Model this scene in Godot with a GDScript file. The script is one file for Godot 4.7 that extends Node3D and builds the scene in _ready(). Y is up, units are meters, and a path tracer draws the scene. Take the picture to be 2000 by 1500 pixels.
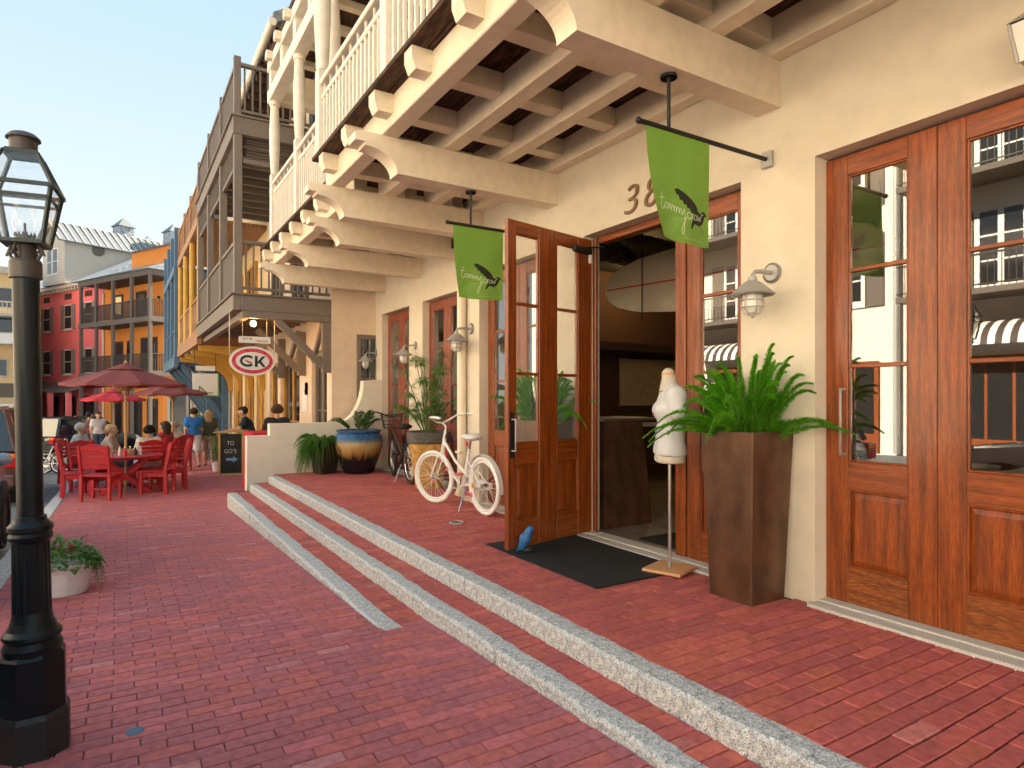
extends Node3D
# A brick-paved shopping street: cream shop front with pergola on the right, balconied buildings down the row.
# x runs to the right (into the shop), -z runs down the street, the shop terrace is y = 0.

var M := {}
var T := {}
var taken := {}
var rng := RandomNumberGenerator.new()
const W1 := 3.72      # shop wall, near part
const W2 := 4.13      # shop wall, far part
const SLOPE := 0.0314

func lin(r: float, g: float, b: float) -> Color:
	return Color(r, g, b).linear_to_srgb()

func walk_y(z: float) -> float:
	return -0.10 + SLOPE * clampf(z, -38.0, 3.0)

# ---------------------------------------------------------------- shape builder
class Sh:
	var v := PackedVector3Array()
	var n := PackedVector3Array()
	var c := PackedColorArray()
	var uv := PackedVector2Array()
	var col := Color.WHITE
	var xf := Transform3D.IDENTITY
	func tri(a: Vector3, b: Vector3, d: Vector3) -> void:
		a = xf * a; b = xf * b; d = xf * d
		var m := (b - a).cross(d - a)
		if m.length_squared() < 1e-16: return
		m = m.normalized()
		v.append(a); v.append(d); v.append(b)
		for i in 3:
			n.append(m); c.append(col); uv.append(Vector2.ZERO)
	func quad(a: Vector3, b: Vector3, d: Vector3, e: Vector3) -> void:
		tri(a, b, d); tri(a, d, e)
	func quv(a: Vector3, b: Vector3, d: Vector3, e: Vector3) -> void:   # quad with uv: a lower left, b lower right, d upper right, e upper left
		a = xf * a; b = xf * b; d = xf * d; e = xf * e
		var m := (b - a).cross(d - a).normalized()
		var p := [a, d, b, a, e, d]
		var q := [Vector2(0, 1), Vector2(1, 0), Vector2(1, 1), Vector2(0, 1), Vector2(0, 0), Vector2(1, 0)]
		for i in 6:
			v.append(p[i]); n.append(m); c.append(col); uv.append(q[i])
	func stri(p: Array, m: Array) -> void:   # smooth triangle, p seen counter-clockwise
		for i in [0, 2, 1]:
			v.append(xf * (p[i] as Vector3)); n.append((xf.basis * (m[i] as Vector3)).normalized()); c.append(col); uv.append(Vector2.ZERO)
	func squad(p: Array, m: Array) -> void:
		stri([p[0], p[1], p[2]], [m[0], m[1], m[2]]); stri([p[0], p[2], p[3]], [m[0], m[2], m[3]])
	func bx(x0: float, y0: float, z0: float, x1: float, y1: float, z1: float, b := 0.0) -> Sh:
		if x1 < x0: var t := x0; x0 = x1; x1 = t
		if y1 < y0: var t2 := y0; y0 = y1; y1 = t2
		if z1 < z0: var t3 := z0; z0 = z1; z1 = t3
		b = minf(b, 0.49 * minf(x1 - x0, minf(y1 - y0, z1 - z0)))
		var X := [x0, x1]; var Y := [y0, y1]; var Z := [z0, z1]
		# six faces, inset by b
		for s in 2:
			var k := 1 if s == 1 else -1
			var a := [Vector3(X[s], y0 + b, z0 + b), Vector3(X[s], y1 - b, z0 + b), Vector3(X[s], y1 - b, z1 - b), Vector3(X[s], y0 + b, z1 - b)]
			if k > 0: quad(a[0], a[1], a[2], a[3])
			else: quad(a[3], a[2], a[1], a[0])
			a = [Vector3(x0 + b, Y[s], z0 + b), Vector3(x0 + b, Y[s], z1 - b), Vector3(x1 - b, Y[s], z1 - b), Vector3(x1 - b, Y[s], z0 + b)]
			if k > 0: quad(a[0], a[1], a[2], a[3])
			else: quad(a[3], a[2], a[1], a[0])
			a = [Vector3(x0 + b, y0 + b, Z[s]), Vector3(x1 - b, y0 + b, Z[s]), Vector3(x1 - b, y1 - b, Z[s]), Vector3(x0 + b, y1 - b, Z[s])]
			if k > 0: quad(a[0], a[1], a[2], a[3])
			else: quad(a[3], a[2], a[1], a[0])
		if b <= 0.0: return self
		for i in 2:
			for j in 2:
				var sx := 1.0 if i == 1 else -1.0
				var sy := 1.0 if j == 1 else -1.0
				edge(Vector3(X[i], Y[j] - sy * b, z0 + b), Vector3(X[i], Y[j] - sy * b, z1 - b), Vector3(X[i] - sx * b, Y[j], z1 - b), Vector3(X[i] - sx * b, Y[j], z0 + b), Vector3(sx, sy, 0))
				edge(Vector3(X[i], y0 + b, Z[j] - sy * b), Vector3(X[i], y1 - b, Z[j] - sy * b), Vector3(X[i] - sx * b, y1 - b, Z[j]), Vector3(X[i] - sx * b, y0 + b, Z[j]), Vector3(sx, 0, sy))
				edge(Vector3(x0 + b, Y[i], Z[j] - sy * b), Vector3(x1 - b, Y[i], Z[j] - sy * b), Vector3(x1 - b, Y[i] - sx * b, Z[j]), Vector3(x0 + b, Y[i] - sx * b, Z[j]), Vector3(0, sx, sy))
				for k2 in 2:
					var sz := 1.0 if k2 == 1 else -1.0
					var p := Vector3(X[i], Y[j], Z[k2])
					var q := [p - Vector3(0, sy, sz) * b, p - Vector3(sx, 0, sz) * b, p - Vector3(sx, sy, 0) * b]
					if sx * sy * sz > 0: tri(q[0], q[1], q[2])
					else: tri(q[0], q[2], q[1])
		return self
	func edge(a: Vector3, b2: Vector3, d: Vector3, e: Vector3, out: Vector3) -> void:
		if (b2 - a).cross(d - a).dot(out) >= 0.0: quad(a, b2, d, e)
		else: quad(e, d, b2, a)
	func beam(a: Vector3, b2: Vector3, w: float, h: float, up := Vector3.UP, bev := 0.0) -> Sh:   # box from a to b2, w across, h along up
		var f := (b2 - a).normalized()
		var s := f.cross(up).normalized()
		var u := s.cross(f).normalized()
		var keep := xf
		xf = xf * Transform3D(Basis(s, u, -f), a)
		bx(-w / 2, -h / 2, -(b2 - a).length(), w / 2, h / 2, 0, bev)
		xf = keep
		return self
	func frame_of(f: Vector3) -> Array:
		var s := f.cross(Vector3.UP if absf(f.y) < 0.95 else Vector3.RIGHT).normalized()
		return [s, s.cross(f).normalized()]
	func tube(path: Array, rad, seg := 8, caps := true) -> Sh:
		var rings := []
		var norms := []
		var N := path.size()
		var f := ((path[1] as Vector3) - (path[0] as Vector3)).normalized()
		var fr := frame_of(f)
		var s: Vector3 = fr[0]
		for i in N:
			var g: Vector3
			if i == 0: g = path[1] - path[0]
			elif i == N - 1: g = path[i] - path[i - 1]
			else: g = ((path[i] as Vector3) - (path[i - 1] as Vector3)).normalized() + ((path[i + 1] as Vector3) - (path[i] as Vector3)).normalized()
			g = g.normalized()
			s = (s - g * s.dot(g)).normalized()
			var u := s.cross(g).normalized()
			var r: float = rad[i] if rad is Array else rad
			var ring := []
			var nr := []
			for k in seg:
				var a := TAU * k / seg
				var o := s * cos(a) + u * sin(a)
				ring.append((path[i] as Vector3) + o * r); nr.append(o)
			rings.append(ring); norms.append(nr)
		for i in N - 1:
			for k in seg:
				var k2 := (k + 1) % seg
				squad([rings[i][k2], rings[i][k], rings[i + 1][k], rings[i + 1][k2]], [norms[i][k2], norms[i][k], norms[i + 1][k], norms[i + 1][k2]])
		if caps:
			for k in range(1, seg - 1):
				tri(rings[0][0], rings[0][k], rings[0][k + 1])
				tri(rings[N - 1][0], rings[N - 1][k + 1], rings[N - 1][k])
		return self
	func lathe(prof: Array, seg := 20, at := Vector3.ZERO, smooth := true, a0 := 0.0) -> Sh:   # prof of Vector2(r, y) from the bottom up
		for i in prof.size() - 1:
			var p: Vector2 = prof[i]
			var q: Vector2 = prof[i + 1]
			var sl := Vector2(q.y - p.y, -(q.x - p.x))
			if sl.length() < 1e-9: continue
			sl = sl.normalized()
			for k in seg:
				var a := a0 + TAU * k / seg
				var b := a0 + TAU * (k + 1) / seg
				var A := Vector3(cos(a), 0, -sin(a)); var B := Vector3(cos(b), 0, -sin(b))
				var P := [at + A * p.x + Vector3.UP * p.y, at + B * p.x + Vector3.UP * p.y, at + B * q.x + Vector3.UP * q.y, at + A * q.x + Vector3.UP * q.y]
				if smooth:
					var na := A * sl.x + Vector3.UP * sl.y; var nb := B * sl.x + Vector3.UP * sl.y
					if p.x < 1e-6: stri([P[0], P[2], P[3]], [na, nb, na])
					elif q.x < 1e-6: stri([P[0], P[1], P[2]], [na, nb, nb])
					else: squad(P, [na, nb, nb, na])
				else: quad(P[0], P[1], P[2], P[3])
		return self
	func ball(at: Vector3, r: Vector3, seg := 12, rows := 8) -> Sh:
		var keep := xf
		xf = xf * Transform3D(Basis.from_scale(r), at)
		for i in rows:
			var t0 := PI * i / rows - PI / 2; var t1 := PI * (i + 1) / rows - PI / 2
			for k in seg:
				var a := TAU * k / seg; var b := TAU * (k + 1) / seg
				var P := [sp(t0, a), sp(t0, b), sp(t1, b), sp(t1, a)]
				var m := []
				for q in P: m.append(Vector3(q.x / (r.x * r.x), q.y / (r.y * r.y), q.z / (r.z * r.z)))
				if i == 0: stri([P[0], P[2], P[3]], [m[0], m[2], m[3]])
				elif i == rows - 1: stri([P[0], P[1], P[2]], [m[0], m[1], m[2]])
				else: squad(P, m)
		xf = keep
		return self
	func sp(t: float, a: float) -> Vector3:
		return Vector3(cos(t) * cos(a), sin(t), -cos(t) * sin(a))
	func prism(poly: Array, o: Vector3, ex: Vector3, ey: Vector3, depth: Vector3) -> Sh:   # a flat outline on axes ex, ey at o, pushed along depth
		var P := PackedVector2Array(poly)
		if Geometry2D.is_polygon_clockwise(P): P.reverse()
		var flip := ex.cross(ey).dot(depth) < 0.0
		var idx := Geometry2D.triangulate_polygon(P)
		var at := func(q: Vector2) -> Vector3: return o + ex * q.x + ey * q.y
		for i in range(0, idx.size(), 3):
			var a: Vector3 = at.call(P[idx[i]]); var b: Vector3 = at.call(P[idx[i + 1]]); var d: Vector3 = at.call(P[idx[i + 2]])
			if (b - a).cross(d - a).dot(depth) > 0.0: var t := b; b = d; d = t
			tri(a, b, d); tri(a + depth, d + depth, b + depth)
		for i in P.size():
			var a: Vector3 = at.call(P[i]); var b: Vector3 = at.call(P[(i + 1) % P.size()])
			if flip: quad(b, a, a + depth, b + depth)
			else: quad(a, b, b + depth, a + depth)
		return self
	func mesh() -> ArrayMesh:
		var A := []
		A.resize(Mesh.ARRAY_MAX)
		A[Mesh.ARRAY_VERTEX] = v; A[Mesh.ARRAY_NORMAL] = n; A[Mesh.ARRAY_COLOR] = c; A[Mesh.ARRAY_TEX_UV] = uv
		var m := ArrayMesh.new()
		if v.size(): m.add_surface_from_arrays(Mesh.PRIMITIVE_TRIANGLES, A)
		return m

func sh(col := Color.WHITE) -> Sh:
	var s := Sh.new()
	s.col = col
	return s

func box(x0: float, y0: float, z0: float, x1: float, y1: float, z1: float, b := 0.0) -> Sh:
	return Sh.new().bx(x0, y0, z0, x1, y1, z1, b)

# ---------------------------------------------------------------- scene tree helpers
func numbered(called: String) -> String:
	var k: int = taken.get(called, 0)
	taken[called] = k + 1
	return called if k == 0 else "%s_%03d" % [called, k]

func thing(called: String, label: String, category: String, at := Vector3.ZERO, turn := 0.0, group := "") -> Node3D:
	var o := Node3D.new()
	o.name = numbered(called)
	add_child(o)
	o.position = at
	o.rotation.y = turn
	return tag(o, label, category, group)

func tag(o: Node3D, label: String, category: String, group := "") -> Node3D:
	o.set_meta("label", label)
	o.set_meta("category", category)
	if group: o.set_meta("group", group)
	return o

func sub(parent: Node3D, called: String, at := Vector3.ZERO, turn := 0.0) -> Node3D:
	var o := Node3D.new()
	o.name = called
	parent.add_child(o, true)
	o.position = at
	o.rotation.y = turn
	return o

func part(parent: Node3D, called: String, s, m: Material, label := "") -> MeshInstance3D:
	var o := MeshInstance3D.new()
	o.name = called
	o.mesh = s.mesh() if s is Sh else s
	o.material_override = m
	if s is Sh or s is Mesh: parent.add_child(o, true)
	if label: o.set_meta("label", label)
	return o

func struct(called: String, s, m: Material) -> MeshInstance3D:
	var o := part(self, numbered(called), s, m)
	o.set_meta("kind", "structure")
	return o

func pbx(parent: Node3D, called: String, m: Material, x0: float, y0: float, z0: float, x1: float, y1: float, z1: float, b := 0.006) -> MeshInstance3D:
	return part(parent, called, box(x0, y0, z0, x1, y1, z1, b), m)

# ---------------------------------------------------------------- textures and materials
func noise_tex(key: String, kind: int, freq: float, oct: int, stops: Array, size := 512, sd := 1) -> void:
	var f := FastNoiseLite.new()
	f.noise_type = kind
	f.seed = sd
	f.frequency = freq
	f.fractal_type = FastNoiseLite.FRACTAL_FBM if oct > 1 else FastNoiseLite.FRACTAL_NONE
	f.fractal_octaves = oct
	if kind == FastNoiseLite.TYPE_CELLULAR:
		f.cellular_return_type = FastNoiseLite.RETURN_CELL_VALUE
	var g := Gradient.new()
	var off := PackedFloat32Array(); var cs := PackedColorArray()
	for s in stops:
		off.append(s[0])
		cs.append(s[1] if s[1] is Color else Color(s[1], s[1], s[1]))
	g.offsets = off
	g.colors = cs
	var t := NoiseTexture2D.new()
	t.width = size; t.height = size
	t.seamless = true
	t.normalize = true
	t.noise = f
	t.color_ramp = g
	T[key] = t

func mat(key: String, c: Color, rough := 0.8, tex := "", sc := Vector3.ONE, bump := 0.0, btex := "grain", world := true, metal := 0.0) -> StandardMaterial3D:
	var m := StandardMaterial3D.new()
	m.resource_name = key
	m.albedo_color = c
	m.roughness = rough
	m.metallic = metal
	if tex or bump > 0.0:
		m.uv1_triplanar = true
		m.uv1_world_triplanar = world
		m.uv1_scale = sc
		m.uv1_triplanar_sharpness = 6.0
	if tex: m.albedo_texture = T[tex]
	if bump > 0.0:
		m.heightmap_enabled = true
		m.heightmap_scale = bump
		m.heightmap_texture = T[btex]
	M[key] = m
	return m

func wood_pair(key: String, tex: String, c: Color, rough: float, coat := 0.0, world := true) -> void:
	for h in [["_v", Vector3(5.0, 0.28, 5.0)], ["_h", Vector3(0.3, 5.0, 0.3)]]:
		var m := mat(key + h[0], c, rough, tex, h[1], 0.12, "grain", world)
		m.detail_enabled = true
		m.detail_albedo = T.board_tone
		m.detail_blend_mode = BaseMaterial3D.BLEND_MODE_MUL
		if coat > 0.0:
			m.clearcoat_enabled = true
			m.clearcoat = coat
			m.clearcoat_roughness = 0.12

func make_materials() -> void:
	var SIM := FastNoiseLite.TYPE_SIMPLEX_SMOOTH
	noise_tex("grain", SIM, 0.06, 4, [[0.0, 0.70], [0.5, 0.88], [1.0, 1.0]])
	noise_tex("soft", SIM, 0.02, 5, [[0.0, 0.93], [0.5, 0.97], [1.0, 1.0]])
	noise_tex("patch", SIM, 0.010, 5, [[0.0, 0.62], [0.45, 0.86], [0.7, 0.95], [1.0, 1.0]], 512, 3)
	noise_tex("stucco", SIM, 0.016, 5, [[0.0, 0.945], [0.35, 0.975], [0.6, 0.985], [1.0, 1.0]], 512, 8)
	noise_tex("brick", SIM, 0.02, 5, [[0.0, 0.78], [0.3, 0.90], [0.62, 0.96], [0.86, 1.0], [1.0, 1.0]], 512, 5)
	noise_tex("granite", FastNoiseLite.TYPE_CELLULAR, 0.16, 1, [[0.0, Color(0.52, 0.54, 0.57)], [0.14, Color(0.60, 0.63, 0.66)], [0.18, Color(0.75, 0.77, 0.79)], [0.55, Color(0.82, 0.84, 0.86)], [0.8, Color(0.91, 0.90, 0.88)], [1.0, Color(0.99, 0.97, 0.94)]], 512, 2)
	noise_tex("granite_patch", SIM, 0.02, 5, [[0.0, 0.74], [0.4, 0.90], [0.6, 0.96], [1.0, 1.0]], 512, 12)
	noise_tex("mahogany", SIM, 0.035, 5, [[0.0, Color(0.44, 0.20, 0.085)], [0.35, Color(0.57, 0.28, 0.12)], [0.6, Color(0.63, 0.33, 0.145)], [0.8, Color(0.67, 0.37, 0.165)], [1.0, Color(0.74, 0.45, 0.22)]], 1024, 4)
	noise_tex("worn_wood", SIM, 0.03, 5, [[0.0, Color(0.40, 0.20, 0.09)], [0.5, Color(0.57, 0.30, 0.13)], [0.68, Color(0.66, 0.41, 0.20)], [1.0, Color(0.80, 0.60, 0.36)]], 1024, 14)
	noise_tex("board_tone", SIM, 0.009, 3, [[0.0, 0.66], [0.4, 0.85], [0.65, 0.95], [1.0, 1.0]], 512, 33)
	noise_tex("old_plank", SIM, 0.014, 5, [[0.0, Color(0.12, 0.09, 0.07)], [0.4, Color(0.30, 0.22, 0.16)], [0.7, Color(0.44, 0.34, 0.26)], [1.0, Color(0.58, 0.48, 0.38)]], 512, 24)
	noise_tex("speck", FastNoiseLite.TYPE_CELLULAR, 0.22, 1, [[0.0, 0.5], [0.5, 0.8], [0.86, 0.9], [0.95, 1.0], [1.0, 1.0]], 512, 6)
	mat("cream", lin(0.72, 0.645, 0.515), 0.9, "stucco", Vector3.ONE * 0.5, 0.25)
	mat("pink_cream", lin(0.76, 0.60, 0.45), 0.9, "stucco", Vector3.ONE * 0.5, 0.25)
	mat("pale_cream", lin(0.86, 0.78, 0.65), 0.9, "stucco", Vector3.ONE * 0.35, 0.25)
	mat("white_stucco", lin(0.86, 0.80, 0.68), 0.9, "stucco", Vector3.ONE * 0.35)
	mat("beam_cream", lin(0.86, 0.745, 0.575), 0.62, "soft", Vector3(0.7, 0.7, 0.7), 0.06)
	mat("rail_cream", lin(0.86, 0.78, 0.66), 0.6, "soft", Vector3(0.7, 0.7, 0.7), 0.04)
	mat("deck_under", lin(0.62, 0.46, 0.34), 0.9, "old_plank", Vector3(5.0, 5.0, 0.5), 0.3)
	wood_pair("wood", "mahogany", lin(1.0, 0.86, 0.40), 0.42, 0.22)
	wood_pair("worn", "worn_wood", lin(0.98, 0.84, 0.50), 0.55, 0.05)
	M.worn_h.uv1_scale = Vector3(0.4, 6.0, 0.4)
	wood_pair("orange_wood", "mahogany", lin(1.0, 0.90, 0.50), 0.45, 0.2)
	wood_pair("red_wood", "mahogany", lin(0.92, 0.55, 0.5), 0.42, 0.35)
	wood_pair("yellow_wood", "soft", lin(0.72, 0.36, 0.055), 0.5)
	mat("brick", Color.WHITE, 0.88, "brick", Vector3.ONE * 1.6, 0.10, "grain")
	M.brick.vertex_color_use_as_albedo = true
	mat("joint", lin(0.085, 0.048, 0.042), 0.95, "grain", Vector3.ONE * 4.0)
	mat("granite", lin(0.98, 0.98, 0.97), 0.8, "granite", Vector3.ONE * 2.4, 0.9, "granite_patch")
	M.granite.detail_enabled = true
	M.granite.detail_albedo = T.granite_patch
	M.granite.detail_blend_mode = BaseMaterial3D.BLEND_MODE_MUL
	M["kerb"] = M.granite
	mat("road", lin(0.16, 0.175, 0.20), 0.85, "patch", Vector3.ONE * 0.5, 0.4)
	mat("paver", Color.WHITE, 0.85, "brick", Vector3.ONE * 2.0, 0.3)
	M.paver.vertex_color_use_as_albedo = true
	mat("ground", lin(0.20, 0.19, 0.17), 0.95, "patch", Vector3.ONE * 0.1)
	mat("post_black", lin(0.008, 0.013, 0.0165), 0.36, "grain", Vector3.ONE * 3.0, 0.05)
	M.post_black.metallic_specular = 0.38
	mat("post_worn", lin(0.030, 0.034, 0.036), 0.5, "speck", Vector3.ONE * 3.0, 0.2)
	mat("lantern_frame", lin(0.022, 0.045, 0.048), 0.35, "grain", Vector3.ONE * 4.0)
	mat("lantern_cap", lin(0.075, 0.060, 0.052), 0.45, "grain", Vector3.ONE * 4.0)
	mat("dark_metal", lin(0.03, 0.028, 0.026), 0.5, "grain", Vector3.ONE * 4.0, 0.0, "grain", false, 0.3)
	mat("zinc", lin(0.58, 0.57, 0.55), 0.55, "grain", Vector3.ONE * 5.0, 0.1, "grain", false, 0.3)
	mat("steel", lin(0.55, 0.55, 0.56), 0.3, "", Vector3.ONE, 0.0, "grain", false, 0.9)
	mat("pipe_paint", lin(0.80, 0.70, 0.53), 0.5)
	mat("threshold", lin(0.76, 0.73, 0.67), 0.75, "grain", Vector3.ONE * 3.0, 0.1)
	mat("corten", lin(0.175, 0.090, 0.052), 0.33, "patch", Vector3(0.9, 0.5, 0.9), 0.1, "grain", false, 0.5)
	mat("mat_rubber", lin(0.017, 0.021, 0.024), 0.9, "speck", Vector3.ONE * 4.0, 0.3, "speck")
	mat("number_brown", lin(0.20, 0.115, 0.055), 0.5)
	mat("taupe", lin(0.205, 0.165, 0.135), 0.6, "soft", Vector3.ONE)
	mat("ochre", lin(0.58, 0.32, 0.045), 0.6, "soft", Vector3.ONE)
	mat("tan_board", lin(0.46, 0.24, 0.115), 0.65, "patch", Vector3(2, 0.4, 2))
	mat("blue_paint", lin(0.075, 0.16, 0.26), 0.55, "soft", Vector3.ONE)
	mat("orange_wall", lin(0.84, 0.30, 0.06), 0.9, "stucco", Vector3.ONE * 0.3)
	mat("red_wall", lin(0.84, 0.18, 0.20), 0.9, "stucco", Vector3.ONE * 0.3)
	mat("brown_dark", lin(0.058, 0.042, 0.036), 0.7, "soft", Vector3.ONE)
	mat("brown_grey", lin(0.13, 0.105, 0.09), 0.7, "soft", Vector3.ONE)
	mat("shutter", lin(0.24, 0.19, 0.175), 0.7)
	mat("white_paint", lin(0.78, 0.77, 0.74), 0.5, "soft", Vector3.ONE)
	mat("bone_wall", lin(0.50, 0.46, 0.40), 0.85, "soft", Vector3.ONE * 0.5)
	mat("far_cream", lin(0.70, 0.52, 0.29), 0.9, "soft", Vector3.ONE * 0.3)
	mat("roof_metal", lin(0.17, 0.19, 0.205), 0.4, "soft", Vector3.ONE, 0.0, "grain", true, 0.5)
	mat("roof_slate", lin(0.34, 0.39, 0.45), 0.6, "patch", Vector3.ONE * 0.5)
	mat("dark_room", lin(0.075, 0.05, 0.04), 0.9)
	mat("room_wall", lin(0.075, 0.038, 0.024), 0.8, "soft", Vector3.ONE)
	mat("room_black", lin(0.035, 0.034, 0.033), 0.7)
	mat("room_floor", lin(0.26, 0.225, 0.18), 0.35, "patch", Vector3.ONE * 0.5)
	mat("red_paint", lin(0.50, 0.020, 0.028), 0.45, "soft", Vector3(2, 2, 2), 0.05, "grain", false)
	mat("canvas_red", lin(0.235, 0.050, 0.048), 0.85, "soft", Vector3.ONE * 2.0, 0.05, "grain", false)
	mat("canvas_bright", lin(0.52, 0.016, 0.03), 0.8)
	mat("pole_wood", lin(0.42, 0.27, 0.12), 0.5)
	mat("white_plastic", lin(0.80, 0.78, 0.80), 0.4, "soft", Vector3.ONE * 2.0, 0.0, "grain", false)
	mat("shirt_white", lin(0.80, 0.80, 0.83), 0.9, "grain", Vector3.ONE * 4.0, 0.1, "soft", false)
	mat("form_linen", lin(0.76, 0.68, 0.58), 0.9, "grain", Vector3.ONE * 5.0, 0.1, "grain", false)
	mat("pale_wood", lin(0.68, 0.36, 0.17), 0.5, "soft", Vector3(1.0, 6.0, 6.0), 0.0, "grain", false)
	mat("bird_blue", lin(0.035, 0.20, 0.52), 0.45, "grain", Vector3.ONE * 8.0, 0.1, "grain", false)
	mat("stone_dark", lin(0.05, 0.06, 0.05), 0.8, "grain", Vector3.ONE * 8.0, 0.2, "grain", false)
	mat("soil", lin(0.03, 0.022, 0.016), 1.0, "grain", Vector3.ONE * 6.0)
	mat("pot_dark", lin(0.028, 0.018, 0.015), 0.4, "patch", Vector3.ONE * 2.0, 0.2, "grain", false)
	mat("pot_yellow", lin(0.66, 0.37, 0.10), 0.45, "patch", Vector3.ONE * 1.5, 0.1, "grain", false)
	mat("pot_rim", lin(0.10, 0.095, 0.09), 0.4, "patch", Vector3.ONE * 4.0, 0.2, "grain", false)
	mat("black_paint", lin(0.012, 0.012, 0.013), 0.35)
	mat("rubber", lin(0.016, 0.016, 0.017), 0.85)
	mat("bike_white", lin(0.82, 0.80, 0.78), 0.35)
	mat("chrome", lin(0.62, 0.62, 0.62), 0.18, "", Vector3.ONE, 0.0, "grain", false, 1.0)
	mat("petal_red", lin(0.60, 0.03, 0.05), 0.6)
	mat("petal_pink", lin(0.75, 0.15, 0.25), 0.6)
	mat("petal_orange", lin(0.75, 0.32, 0.03), 0.6)
	mat("tail_red", lin(0.50, 0.015, 0.015), 0.15)
	mat("amber", lin(0.70, 0.22, 0.02), 0.2)
	mat("sign_white", lin(0.74, 0.72, 0.68), 0.5)
	mat("sign_red", lin(0.56, 0.018, 0.03), 0.5)
	mat("sign_black", lin(0.012, 0.014, 0.010), 0.5)
	mat("sign_green", lin(0.22, 0.34, 0.05), 0.5)
	mat("chalkboard", lin(0.018, 0.022, 0.026), 0.7, "patch", Vector3.ONE * 3.0, 0.0, "grain", false)
	mat("chalk", lin(0.58, 0.62, 0.66), 0.95)
	mat("chalk_blue", lin(0.22, 0.42, 0.62), 0.95)
	mat("oak", lin(0.55, 0.33, 0.11), 0.5, "soft", Vector3(3, 1, 3), 0.0, "grain", false)
	mat("bulb_glass_frost", lin(0.78, 0.76, 0.70), 0.35)
	mat("surf_cream", lin(0.60, 0.50, 0.37), 0.3)
	mat("paper_cream", lin(0.48, 0.36, 0.22), 0.8, "soft", Vector3.ONE * 2.0)
	for g in [["leaf_fern", lin(0.30, 0.58, 0.06), lin(0.20, 0.48, 0.03)], ["leaf_dark", lin(0.05, 0.12, 0.025), lin(0.05, 0.13, 0.02)], ["leaf_mid", lin(0.14, 0.30, 0.055), lin(0.08, 0.2, 0.03)]]:
		var m := mat(g[0], Color.WHITE, 0.5)
		m.albedo_color = g[1]
		m.vertex_color_use_as_albedo = true
		m.cull_mode = BaseMaterial3D.CULL_DISABLED
		m.backlight_enabled = true
		m.backlight = (g[2] as Color) * 1.6
	mat("stem", lin(0.08, 0.13, 0.03), 0.7)
	var gl := mat("glass", Color(0.85, 0.9, 0.88, 0.06), 0.02)
	gl.transparency = BaseMaterial3D.TRANSPARENCY_ALPHA
	gl.metallic_specular = 0.5
	var gs := mat("glass_shop", Color(0.97, 0.98, 0.97, 0.0), 0.0)
	gs.refraction_enabled = true
	gs.refraction_scale = 0.095
	var gt := mat("glass_tint", Color(0.75, 0.85, 0.9, 0.10), 0.03)
	gt.transparency = BaseMaterial3D.TRANSPARENCY_ALPHA
	mat("glass_dark", lin(0.018, 0.022, 0.026), 0.06)
	M.glass_dark.metallic_specular = 0.8
	var bl := mat("lamp_glow", lin(1.0, 0.75, 0.35), 0.5)
	bl.emission_enabled = true
	bl.emission = lin(1.0, 0.62, 0.22)
	bl.emission_energy_multiplier = 9.0

# ---------------------------------------------------------------- camera, sky, sun
func make_view() -> void:
	var cam := Camera3D.new()
	cam.name = "camera"
	cam.projection = Camera3D.PROJECTION_FRUSTUM
	cam.near = 0.05
	cam.far = 600.0
	cam.size = 2.0 * 0.05 * 750.0 / 1242.0
	cam.frustum_offset = Vector2(0.0, 26.0 / 1500.0 * cam.size)
	cam.position = Vector3(0, 1.3, 0)
	cam.rotation.y = -atan2(768.0, 1242.0)
	cam.current = true
	add_child(cam)
	var e := Environment.new()
	e.background_mode = Environment.BG_SKY
	var s := ProceduralSkyMaterial.new()
	s.sky_top_color = lin(0.066, 0.100, 0.129)
	s.sky_horizon_color = lin(0.168, 0.171, 0.169)
	s.sky_curve = 0.22
	s.ground_bottom_color = lin(0.05, 0.045, 0.04)
	s.ground_horizon_color = lin(0.1, 0.1, 0.1)
	s.sun_angle_max = 1.0
	s.sun_curve = 0.05
	s.sky_energy_multiplier = 1.0
	s.ground_energy_multiplier = 1.0
	var sky := Sky.new()
	sky.sky_material = s
	e.sky = sky
	e.tonemap_mode = Environment.TONE_MAPPER_LINEAR
	e.tonemap_exposure = 7.7
	e.sdfgi_enabled = true
	e.ssao_enabled = true
	e.ssil_enabled = true
	var we := WorldEnvironment.new()
	we.name = "world"
	we.environment = e
	add_child(we)
	var sun := DirectionalLight3D.new()
	sun.name = "sun"
	sun.light_energy = 1.6
	sun.light_color = Color(1.0, 0.93, 0.82)
	sun.light_angular_distance = 0.6
	sun.shadow_enabled = true
	add_child(sun)
	sun.look_at_from_position(Vector3(0.75, 0.56, -0.30) * 50.0, Vector3.ZERO)

func on_photo(p: Vector3) -> Vector3:   # where a point falls: x and y from 0 to 1 inside the frame, z the depth
	var a := atan2(768.0, 1242.0)
	var q := p - Vector3(0, 1.3, 0)
	var dd := q.dot(Vector3(sin(a), 0, -cos(a)))
	if dd < 0.1: return Vector3(-1, -1, -1)
	return Vector3(0.5 + 1242.0 / 2000.0 * q.dot(Vector3(cos(a), 0, sin(a))) / dd, (776.0 - 1242.0 * q.y / dd) / 1500.0, dd)

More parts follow.
